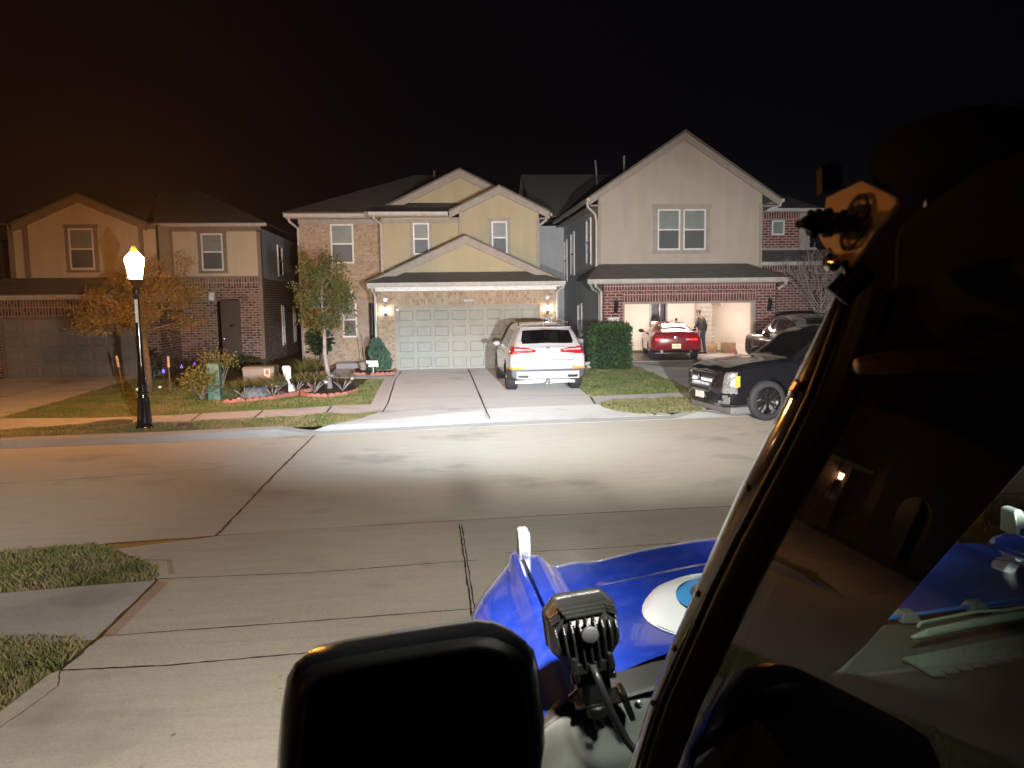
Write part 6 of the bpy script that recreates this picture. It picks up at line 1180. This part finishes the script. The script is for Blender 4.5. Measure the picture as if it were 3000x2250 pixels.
for k in range(3):
    for s in (-1, 1): b.obox(pc+Vector((s*.057, -.008-k*.008, .056-k*.004)), (.022, .012, .002), Matrix.Rotation(R(s*28), 3, 'Y'))
b.build('top_ribs', pm_, po)
b = MB(); b.lathe([(.0165, 0), (.0165, .006), (.014, .008), (.001, .008)], 24, pc+Vector((0, -.074, .034)), Matrix.Rotation(R(90), 3, 'X')); b.build('vent_cap', mat('grey cap', (.035, .038, .035), .55), po, True, auto=40)
b = MB(); b.box(pc.x-.03, pc.x+.03, pc.y-.064, pc.y-.03, pc.z-.05, pc.z-.028)
for s in (-1, 1):
    b.tube([pc+Vector((s*.034, -.066, -.012)), pc+Vector((s*.036, -.066, -.04)), pc+Vector((s*.032, -.055, -.066))], [.0065, .008, .006], 8)
    b.tube([pc+Vector((s*.044, -.05, -.062)), pc+Vector((s*.030, -.05, -.062))], .011, 10)
b.build('knuckle', pm_, po, bevel=.003)
b = MB(); b.prism([pc+Vector((x, -.045, z)) for x, z in [(-.032, -.05), (.032, -.05), (.034, -.105), (.02, -.125), (-.02, -.125), (-.034, -.105)]], [pc+Vector((x, .01, z)) for x, z in [(-.032, -.05), (.032, -.05), (.034, -.105), (.02, -.125), (-.02, -.125), (-.034, -.105)]])
b.tube([pc+Vector((-.052, -.03, -.112)), pc+Vector((-.03, -.03, -.106))], [.006, .014], 8); b.obox(pc+Vector((.008, -.018, -.128)), (.10, .055, .006)); b.lathe([(.022, -.02), (.022, 0), (.018, .004)], 16, pc+Vector((0, -.03, -.134))); b.lathe([(.011, -.03), (.011, 0)], 6, pc+Vector((0, -.035, -.15)))
b.obox(pc+Vector((.062, -.025, -.142)), (.012, .05, .06), Matrix.Rotation(R(-12), 3, 'Y')); b.build('bracket', pm_, po, bevel=.003)
b = MB(); b.lathe([(.008, 0), (.0075, .005), (.004, .006)], 12, pc+Vector((.082, -.045, -.142)), Matrix.Rotation(R(60), 3, 'X')); b.lathe([(.008, 0), (.0075, .005), (.004, .006)], 12, pc+Vector((0, -.055, -.163)), Matrix.Rotation(R(80), 3, 'X')); b.build('bolt', M['chrome'], po, True, auto=40)
b = MB(); pth = [pc+Vector((-.002, -.064, -.034)), pc+Vector((.002, -.088, -.048)), pc+Vector((.010, -.102, -.085)), pc+Vector((.022, -.112, -.125)), pc+Vector((.036, -.125, -.160)), pc+Vector((.055, -.14, -.182)), pc+Vector((.075, -.13, -.168)), pc+Vector((.10, -.12, -.14))]
def smooth(p, n=5):
    o = []
    for i in range(len(p)-1):
        a, c, d, e = p[max(i-1, 0)], p[i], p[i+1], p[min(i+2, len(p)-1)]
        for k in range(n): t = k/n; o.append(.5*((2*c)+(d-a)*t+(2*a-5*c+4*d-e)*t*t+(3*c-a-3*d+e)*t**3))
    return o+[p[-1]]
b.tube(smooth([Vector(p) for p in pth]), .0072, 10); b.build('cable', mat('black cable', (.02, .021, .02), .3), po, True)
b = MB(); b.add([tuple(Vector(p)+Vector((0, .0555, 0))) for p in octa(.066, .064, pc)], [tuple(range(8))]); b.build('lens', mat('lamp lens', (.5, .5, .5), .05), po)
pv_ = pc-OFF[po.name]; po.matrix_basis = Matrix.Translation(pv_+Vector((.012, 0, -.148))) @ Matrix.Rotation(R(-7), 4, 'Y') @ Matrix.Translation(-pv_-Vector((0, 0, -.13)))
copy_tree(po, T, po.location+Vector((1.88, 0, 0)))
# windscreen pillar and door frame, following two measured lines on the leaning door plane
def beam(name, line, w0, w1, depth, mt, d0=0, par=None, bev=.008, ext=0):
    """strip lying in the door plane between two pixel edges, thickened inboard"""
    L = [GP(u, v, d0) for u, v in line]; n = Vector((1, 0, -TILT)).normalized(); up = (L[-1]-L[0]).normalized(); sd = n.cross(up).normalized()
    if sd.y > 0: sd = -sd
    rg = [[p+sd*w0, p+sd*w1, p+sd*w1+n*depth, p+sd*w0+n*depth] for p in L]; b = MB(); b.loft(rg); return b.build(name, mt, par or T, bevel=bev, seg=3)
def uat(L, v):
    L = sorted(L, key=lambda q: q[1]); 
    for (u0, v0), (u1, v1) in zip(L, L[1:]):
        if v <= v1 or (u1, v1) == L[-1]: return u0+(u1-u0)*(v-v0)/(v1-v0)
LNp = [(1790, 2330), (1815, 2250), (1836, 2188), (1889, 2019), (1942, 1869), (1995, 1750), (2080, 1540), (2145, 1392), (2187, 1313), (2252, 1180), (2316, 1054), (2356, 985), (2408, 885), (2450, 815)]
LBp = [(1862, 2330), (1885, 2250), (1933, 2091), (1962, 2019), (2041, 1844), (2106, 1692), (2205, 1500), (2300, 1325), (2385, 1151), (2440, 1000), (2490, 860), (2510, 800)]
LGp = [(1890, 2330), (1920, 2250), (2000, 2055), (2080, 1887), (2139, 1768), (2197, 1644), (2270, 1500), (2360, 1331), (2440, 1160), (2500, 1000), (2545, 850), (2560, 800)]
VS = [2320, 2200, 2060, 1900, 1740, 1580, 1430, 1290, 1160, 1040, 930, 840]
LN = [(uat(LNp, v), v) for v in VS]; LB = [(uat(LBp, v), v) for v in VS]; LG = [(uat(LGp, v), v) for v in VS]
pil = mat('glossy pillar paint', (.02, .02, .022), .12, spec=.6, coat=1, var=0)
n_ = Vector((1, 0, -TILT)).normalized(); Lp = [GP(u, v, -.012) for u, v in LN]; Bp = [GP(u, v, -.008) for u, v in LB]; Gl = [GP(u, v, -.004) for u, v in LG]
rg = []
for p, q in zip(Lp, Bp):                                # rounded outer face that mirrors the lit road along its front edge
    d = q-p; rg.append([q, p+d*.85-n_*.002, p+d*.66-n_*.003, p+d*.48-n_*.0015, p+d*.33+n_*.002, p+d*.19+n_*.008, p+d*.08+n_*.017, p+d*.015+n_*.027, p+n_*.036, p+d*.06+n_*.045, p+d*.25+n_*.07, q+n_*.07])
MB().loft(rg).build('windscreen_pillar', pil, T, True, auto=75)
b = MB(); b.tube([p-n_*.003 for p in Bp], .0038, 8); b.build('seal', mat('satin seal', (.05, .045, .04), .3), T, True)
rg = []
for p, q in zip(Bp, Gl):
    d = q-p; rg.append([p+d*.06+n_*.003, p+d*.2-n_*.003, p+d*.45-n_*.004, p+d*.62+n_*.002, p+d*.8+n_*.006, q+n_*.012, q+n_*.04, p+d*.06+n_*.04])
MB().loft(rg).build('door_frame', mat('satin door frame', (.012, .012, .012), .42), T, True, auto=60)
b = MB()
for i, f in enumerate((2, 3, 4, 6, 8)):
    p = Lp[f].lerp(Bp[f], .62)-n_*.002; b.lathe([(.0045, -.002), (.0045, .003), (.002, .0045)], 10, p, Matrix.Rotation(R(-90), 3, 'Y'))
b.build('screw', M['steel'], T, True, auto=40)
amb = mat('amber marker', (.75, .25, .03), .25, coat=1); MB().slab([GP(2327, 1108, -.02), GP(2342, 1118, -.02), GP(2318, 1150, -.02), GP(2304, 1146, -.02)], n_*.006).build('marker_reflector', amb, T, bevel=.002)
# door glass and door skin
dg = [GP(u, v, .012) for u, v in LG]; back = Vector((0, -1.25, 0)); top = dg[-1]
poly = list(dg)+[Vector((top.x, -.55, top.z)), Vector((dg[0].x, -.55, dg[0].z))]
MB().add(poly, [tuple(range(len(poly)))]).build('door_glass', thin_glass('door glass', (.84, .88, .86), .045), T)
b = MB(); zb = dg[0].z; b.prism([(gx_(zb, .0), .98, zb), (gx_(zb, .0), -.6, zb), (.2, -.6, 1.1), (.17, -.6, .75), (.17, 1.33, .75), (.2, 1.33, 1.1)], [(gx_(zb, .08), .98, zb), (gx_(zb, .08), -.6, zb), (.3, -.6, 1.1), (.3, -.6, .75), (.3, 1.33, .75), (.3, 1.33, 1.1)]); b.build('door', blue, T, bevel=.01)
# windscreen frame inside: wide black trim, header, roof, dash
ia = P(3000, 1370, y=1.0); ib = P(2500, 1935, y=1.4); iu = (ia-ib)
trimm = mat('black cabin trim', (.012, .011, .011), .55, bmp=.3, bs=300)
inn = [ib-iu*.22+Vector((-.06, .03, -.02)), ib-iu*.06+Vector((-.012, 0, 0)), ib+iu*.1, ib+iu*.5, ia, ia+iu*.5, ia+iu*.78]
out = [p+n_*.05 for p in (Lp[0], Lp[1], Lp[3], Lp[5], Lp[7], Lp[9], Lp[11])]
b = MB(); b.loft([[o_, i_, i_+Vector((.015, .05, .01)), o_+Vector((.02, .05, .0))] for o_, i_ in zip(out, inn)]); b.build('pillar_trim', trimm, T, bevel=.006)
tz = Lp[-1].z; b = MB(); hdr = [(.40, .64), (2.05, .64)]
b.tube([(.365, .63, 2.392), (.40, .632, 2.394), (1.2, .632, 2.396), (2.0, .63, 2.392)], [.007, .0105, .011, .011], 12); b.build('header_bar', mat('satin header bar', (.22, .17, .13), .45, .1), T, True)
b = MB(); b.yz([(.62, 2.40), (.70, 2.44), (.70, 2.52), (.58, 2.56), (-1.2, 2.58), (-1.2, 2.46), (.5, 2.45)], .43, 2.05); b.build('roof', mat('matt black roof', (.006, .006, .006), .9, spec=.1), T, bevel=.02)
b = MB(); b.tube([(.44, -.6, 2.47), (.44, .6, 2.46)], .03, 10); b.build('roof_rail', mat('matt rail', (.006, .006, .006), .9, spec=.05), T, True)
# windscreen glass and the parts behind it
wp_ = [ib-iu*.12, ia+iu*.75]; off = Vector((1.25, .12, 0)); b = MB(); b.add([wp_[0], wp_[0]+off, wp_[1]+off, wp_[1]], [(0, 1, 2, 3)]); b.build('windscreen', thin_glass('green screen glass', (.66, .80, .66), .02), T)
wx = lambda u, v, z: P(u, v, z=z)
b = MB(); A = [wx(1912, 1946, 1.655), wx(2300, 1872, 1.665), wx(2560, 1822, 1.668), wx(3000, 1762, 1.668)]; Bq = [wx(2480, 1925, 1.685), wx(3000, 1838, 1.685)]
b.loft([[(.44, 1.60, 1.640), (.46, 1.40, 1.63)], [(.8, 1.665, 1.648), (.84, 1.44, 1.655)], [(1.1, 1.715, 1.652), (1.1, 1.47, 1.66)], [(1.6, 1.78, 1.652), (1.6, 1.55, 1.66)], [(2.1, 1.78, 1.64), (2.1, 1.55, 1.64)]], closed=False); b.build('scuttle_grille', mat('ribbed scuttle', (.05, .05, .045), .6, bmp=.6, bs=300), T)
MB().tube([P(u, v, z=1.672) for u, v in [(2470, 1828), (2560, 1817), (2780, 1786), (3010, 1754), (3300, 1715)]], .0055, 8).build('lit_hood_edge', mat('lit edge blue', (.03, .12, .5), .35), T, True)  # added strip: lamp light on the bonnet's rear edge as brighter blue
b = MB()
for u, v in ((2655, 1806), (2857, 1778)): p = wx(u, v, 1.668); b.loft([[tuple(p+Vector((x*.022*k, y*.02*k, zz))) for x, y in ((-1, -1), (1, -1), (1, 1), (-1, 1))] for zz, k in ((-.008, 1.2), (.004, 1), (.016, .7))])
b.build('washer_nozzle', grey, T, bevel=.003)
wm = mat('grey wiper', (.30, .31, .28), .45)
b = MB(); A = [wx(u, v, 1.69) for u, v in [(2672, 1868), (2720, 1855), (2850, 1828), (3020, 1800), (3300, 1760)]]; b.tube(A, [.004, .011, .012, .012, .012], 8); b.build('wiper', wm, T, True)
b = MB(); A = [wx(u, v, 1.70) for u, v in [(2690, 1836), (2696, 1826), (2760, 1812), (2860, 1793), (2940, 1789), (3020, 1778), (3300, 1745)]]; b.tube(A, .0045, 8); b.build('wiper_arm', wm, T, True)
dm = mat('grey dash top', (.035, .035, .033), .7, bmp=.4, bs=400)
b = MB(); b.loft([[(.40, 1.36, 1.60), (.42, 1.0, 1.585), (.42, .85, 1.45), (.42, .85, 1.2)], [(.62, 1.44, 1.645), (.62, 1.1, 1.63), (.62, .9, 1.55), (.62, .88, 1.2)], [(.85, 1.475, 1.66), (.85, 1.15, 1.655), (.85, .92, 1.58), (.85, .9, 1.2)], [(1.3, 1.535, 1.665), (1.3, 1.2, 1.65), (1.3, .98, 1.56), (1.3, .95, 1.2)], [(2.1, 1.55, 1.655), (2.1, 1.2, 1.62), (2.1, .98, 1.55), (2.1, .95, 1.2)]], closed=False); b.build('dashboard', dm, T, True)
b = MB(); a = wx(2645, 1932, 1.668); c = wx(3060, 1850, 1.668); d = (c-a); pr = []; nn = 11
t1 = [a+Vector((0, 0, .004)), c+Vector((0, 0, .004))]; low = []
for i in range(nn):
    f = i/nn; low += [a+d*f+Vector((.02, -.075, 0)), a+d*(f+.72/nn)+Vector((.02, -.082, 0)), a+d*(f+.74/nn)+Vector((.02, -.055, 0))]
ring_ = [t1[0], t1[1]]+[p+Vector((0, 0, .0)) for p in low[::-1]]; b.prism(ring_, [p-Vector((0, 0, .004)) for p in ring_]); b.build('defrost_vent', mat('grey vent', (.16, .17, .16), .6), T)
b = MB(); b.tube([(.5+.19*math.cos(g), .62+.03*math.sin(g)+.0, 1.38+.19*math.sin(g)) for g in np.linspace(0, 2*math.pi, 33)], .018, 8); b.build('steering_wheel', M['blackplastic'], T, True)
b = MB(); b.box(.42, 2.05, -.6, 1.4, .75, .8); b.box(.45, .95, -.5, .1, .8, 1.2); b.box(.45, .95, -.55, -.4, 1.2, 1.8); b.box(1.95, 2.05, -.6, 1.4, .8, 1.6); b.build('cabin_floor', trimm, T, bevel=.02)
for y in (.15, 2.25): wheel(T, .25, y, .47, .46, .32, .24, -1); wheel(T, 2*XC-.25, y, .47, .46, .32, .24, 1)
rs_ = [(2470, 800), (2560, 690), (2632, 592), (2625, 560), (2700, 520), (3050, 470), (3050, 1060), (2600, 1060), (2505, 930)]
MB().slab([GP(u, v, .035) for u, v in rs_], n_*.12).build('roof_corner', mat('matt roof corner', (.006, .006, .006), .9, spec=.05), T, bevel=.01)
# light bracket plate at the top of the pillar, its cut-out emblem laid on as shadow-black pieces
pp = [(2419.6, 578.6), (2523, 529), (2600, 565), (2622, 576), (2627, 592), (2560, 685), (2484.7, 787), (2462, 768), (2447, 742), (2429, 724), (2423, 735), (2405, 706), (2392, 678.7), (2400, 640), (2415, 613)]
pl_ = [GP(u, v, -.07) for u, v in pp]; plm = mat('lamp-orange bracket', (.88, .60, .36), .5, .0, var=.06, bmp=.2, bs=200); b = MB(); b.slab(pl_, n_*.004); po = b.build('lamp_bracket', plm, T, bevel=.001)  # the orange of the lamp light is put into the plate colour
blk = mat('cut-out shadow', (.004, .004, .004), .9, var=0)
ec = GP(2504, 652, -.072); ex = (GP(2530, 652, -.072)-ec).normalized(); eu = n_.cross(ex).normalized(); eu = eu if eu.z > 0 else -eu; rx = (GP(2540, 652, -.072)-ec).length; rz = (GP(2504, 578, -.072)-ec).length
b = MB()
def epx(fr, g): return ec+ex*rx*fr*math.cos(g)+eu*rz*fr*math.sin(g)
for q in range(4):
    gs = np.linspace(q*math.pi/2+.09, (q+1)*math.pi/2-.09, 12); ring_ = [epx(1.0, g) for g in gs]+[epx(.84, g) for g in gs[::-1]]; b.slab(ring_, -n_*.0012)
b.build('emblem_ring', blk, po); b = MB()
gs = np.linspace(R(42), R(318), 16); b.slab([epx(.62, g)+ex*rx*.22 for g in gs]+[epx(.36, g)+ex*rx*.22 for g in gs[::-1]], -n_*.0012)
E_ = lambda x, z: ec+ex*rx*x+eu*rz*z
b.slab([E_(-.62, .6), E_(-.42, .6), E_(-.42, -.6), E_(-.62, -.6)], -n_*.0012); b.slab([E_(-.42, .02), E_(-.1, .62), E_(.08, .62), E_(-.26, .0)], -n_*.0013); b.slab([E_(-.36, .05), E_(-.2, .05), E_(.02, -.62), E_(-.16, -.62)], -n_*.0014); b.build('emblem_letters', blk, po)
k1 = GP(2495, 655, -.07); k0 = P(2357, 652, x=.275); b = MB(); dv = (k0-k1); pts = [k1+dv*f for f in (0, .2, .4, .55, .7, .82, .92, 1.0)]; b.tube(pts, [.007, .0085, .009, .0082, .009, .008, .006, .004], 12)
for i in range(5):
    for g in (.8, 2.0, 3.2): q = k1+dv*(.35+.13*i); a_ = dv.normalized().orthogonal().normalized(); c_ = dv.normalized().cross(a_); b.lathe([(.002, -.003), (.004, 0), (.002, .003)], 6, q+(a_*math.cos(g*1.9+i)+c_*math.sin(g*1.9+i))*.009)
b.build('antenna_knob', mat('knurled black', (.005, .005, .005), .45), po, True)
b = MB(); kb = GP(2440, 768, -.075); b.lathe([(.008, -.004), (.008, .004), (.005, .007), (.001, .007)], 12, kb, Matrix.Rotation(R(-80), 3, 'Y')); b.build('bolt', M['chrome'], po, True, auto=40); b = MB(); b.tube([kb+Vector((.01, .01, -.03)), kb+Vector((.03, .0, -.005))], .012, 10); b.tube([GP(2486, 800, -.07), GP(2478, 770, -.07)], .004, 6); b.tube([GP(2432, 500, -.03), GP(2435, 575, -.03)], .013, 8); b.build('clamp', M['black'], po, True, auto=40)
matte = mat('matt black housing', (.006, .006, .006), .9, spec=.1)
# round driving lamps on the windscreen header
def round_lamp(c, r, emis):
    Mx = Matrix.Rotation(R(-90), 3, 'X'); b = MB(); b.lathe([(.01, -.11), (r*.45, -.10), (r*.8, -.06), (r*.97, -.01), (r, .03), (r, .05), (r*.9, .05), (r*.88, .035)], 28, c, Mx, caps=False); o = b.build('driving_lamp', matte, T, True, auto=40)
    b = MB(); b.lathe([(r*.88, .035), (.001, .035)], 28, c, Mx, caps=False); b.build('lens', emis, o); b = MB(); b.tube([Vector(c)+Vector((0, 0, -r)), Vector(c)+Vector((0, -.02, -r-.05))], .014, 8); b.build('stem', M['black'], o); return o
lampE = glow('led lens', (.85, .93, 1), 4)
round_lamp((.455, .66, 2.575), .038, mat('unlit lens', (.02, .02, .02), .1)); round_lamp((.60, .66, 2.575), .07, lampE); round_lamp((.98, .66, 2.575), .07, lampE); round_lamp((1.42, .66, 2.575), .07, lampE); round_lamp((1.84, .66, 2.575), .07, lampE)
# the rounded white thing with a blue ring that lies on the bonnet
cx, cy = .775, 1.93; Q = thing('domed_cover', 'rounded white cover with a light blue ring lying on the blue bonnet', 'cover', (cx, cy, hoodz(cx, cy)), world=True)
def dz(x, y, k): return hoodz(x, y)+.002+.055*max(0, 1-k**2.2)
b = MB(); rg = []
for k in (1.0, .985, .95, .85, .72, .6): rg.append([(cx+.225*k*math.cos(g), cy+.30*k*math.sin(g), dz(cx+.225*k*math.cos(g), cy+.30*k*math.sin(g), k)+(.010*math.sin(g*3+.6)*k if k < .98 else 0)) for g in np.linspace(0, 2*math.pi, 40, endpoint=False)])
b.loft(rg, caps=False); b.build('shell', mat('white cloth', (.8, .8, .8), .5, var=.04), Q, True)
for nm, k0, k1, mt in (('ring', .6, .44, mat('light blue ring', (.05, .32, .75), .4)), ('centre', .44, .01, mat('dark centre', (.1, .1, .12), .3, coat=1))):
    b = MB(); rg = [[(cx+.225*k*math.cos(g), cy+.30*k*math.sin(g), dz(cx+.225*k*math.cos(g), cy+.30*k*math.sin(g), k)) for g in np.linspace(0, 2*math.pi, 40, endpoint=False)] for k in (k0, (k0+k1)/2, k1)]; b.loft(rg, caps=False); b.build(nm, mt, Q, True)
# ------------------------------------------------------------------ light
def spot(name, loc, at, power, size, blend, col, rad=.05, flatten=1):
    l = bpy.data.lights.new(name, 'SPOT'); l.energy = power; l.spot_size = R(size); l.spot_blend = blend; l.color = col; l.shadow_soft_size = rad
    o = bpy.data.objects.new(name, l); C.objects.link(o); o.location = loc; o.rotation_euler = (Vector(at)-Vector(loc)).to_track_quat('-Z', 'Y').to_euler(); o.scale = (1, flatten, 1); return o
def pnt(name, loc, power, col, rad=.04):
    l = bpy.data.lights.new(name, 'POINT'); l.energy = power; l.color = col; l.shadow_soft_size = rad; o = bpy.data.objects.new(name, l); C.objects.link(o); o.location = loc; return o
LAMP = Vector((.60, .98, 2.58))
LP = Vector((.29, 1.58, 1.865)); RP = Vector((2.17, 1.58, 1.90))
for q_, w_, ax_ in ((LP, .8, -1.6), (RP, 1.25, .4)):
    spot('pod_lamp_beam', q_, (ax_, 18.0, .2), 9500*w_, 44, 1, (.68, .84, 1.0), .04, .29)
    spot('pod_lamp_spread', q_, (q_.x+3.2, 27.8, 2.6), 11500*w_, 72, 1, (1.0, .97, .93), .04, .43)
spot('pod_lamp_spill', LP, (-9, 9, 1.4), 4200, 84, 1, (1.0, .93, .82), .04, .34)
spot('roof_fill_side', (.42, .98, 2.60), (-2.4, 5.0, 0), 1000, 84, 1, (1.0, .94, .84), .04)  # fill spot added to brighten the near ground on the left
spot('roof_fill_spread', (1.3, 1.0, 2.58), (2.4, 14, .2), 900, 64, 1, (1.0, .96, .88), .06)  # fill spot added to soften the vehicle's shadow on the right
spot('roof_fill_spill', LAMP, (.55, 2.5, 1.5), 110, 90, 1, (.92, 1.0, .9), .06)  # small fill spot added over bonnet and cowl
L2 = copy_tree(bpy.data.objects['street_lamp'], None, (-6.2, -2.6, .01), 0, 'second street lamp behind the camera to the left, outside the picture')
for q_ in children(L2):
    if q_.name.startswith('lantern.'): q_.data = q_.data.copy(); q_.data.materials.clear(); q_.data.materials.append(glow('second sodium', (1, .43, .09), 30))
sun = bpy.data.lights.new('moon', 'SUN'); sun.energy = .004; sun.angle = R(.5); sun.color = (.7, .8, 1); so = bpy.data.objects.new('moon', sun); C.objects.link(so); so.rotation_euler = (R(40), 0, R(150))
w = bpy.data.worlds.new('World'); S.world = w; w.use_nodes = True; t = w.node_tree; t.nodes.clear()
out = t.nodes.new('ShaderNodeOutputWorld'); sky = t.nodes.new('ShaderNodeTexSky'); sky.sky_type = 'NISHITA'; sky.sun_disc = False; sky.sun_elevation = R(-9); sky.sun_rotation = R(150)
b1 = t.nodes.new('ShaderNodeBackground'); b1.inputs[1].default_value = .05; t.links.new(sky.outputs[0], b1.inputs[0])
# town glow: warm towards the left along the street, faint blue elsewhere
g = t.nodes.new('ShaderNodeNewGeometry'); dp = t.nodes.new('ShaderNodeVectorMath'); dp.operation = 'DOT_PRODUCT'; t.links.new(g.outputs['Incoming'], dp.inputs[0]); dp.inputs[1].default_value = (.83, -.55, -.05)
mr = t.nodes.new('ShaderNodeMapRange'); t.links.new(dp.outputs['Value'], mr.inputs[0]); mr.inputs[1].default_value = .55; mr.inputs[2].default_value = 1.0; mr.interpolation_type = 'SMOOTHSTEP'
col = mixc(t, mr.outputs[0], (.0011, .0012, .0024), (.008, .0026, .0016)); b2 = t.nodes.new('ShaderNodeBackground'); t.links.new(col, b2.inputs[0]); b2.inputs[1].default_value = 1
ad = t.nodes.new('ShaderNodeAddShader'); t.links.new(b1.outputs[0], ad.inputs[0]); t.links.new(b2.outputs[0], ad.inputs[1]); t.links.new(ad.outputs[0], out.inputs[0])
S.view_settings.view_transform = 'Standard'; S.view_settings.look = 'None'; S.view_settings.exposure = 0; S.view_settings.gamma = 1
S.render.engine = 'CYCLES'; cy = S.cycles; cy.use_denoising = True
try: cy.denoiser = 'OPENIMAGEDENOISE'; cy.denoising_input_passes = 'RGB_ALBEDO_NORMAL'
except Exception: pass
cy.max_bounces = 8; cy.transparent_max_bounces = 12; cy.sample_clamp_indirect = 6; cy.caustics_reflective = False; cy.caustics_refractive = False; cy.use_light_tree = True
hm_ = bpy.data.materials.new('added glow haze'); hm_.use_nodes = True; t = hm_.node_tree; t.nodes.clear(); o_ = t.nodes.new('ShaderNodeOutputMaterial'); v_ = t.nodes.new('ShaderNodeVolumePrincipled')
v_.inputs['Density'].default_value = .0007; v_.inputs['Color'].default_value = (.92, .9, .9, 1); v_.inputs['Anisotropy'].default_value = .5; t.links.new(v_.outputs[0], o_.inputs['Volume'])
tag(MB().box(-420, 420, -220, 620, -1.3, 14).build('haze', hm_), kind='stuff')  # thin haze box added to stand in for lens glow
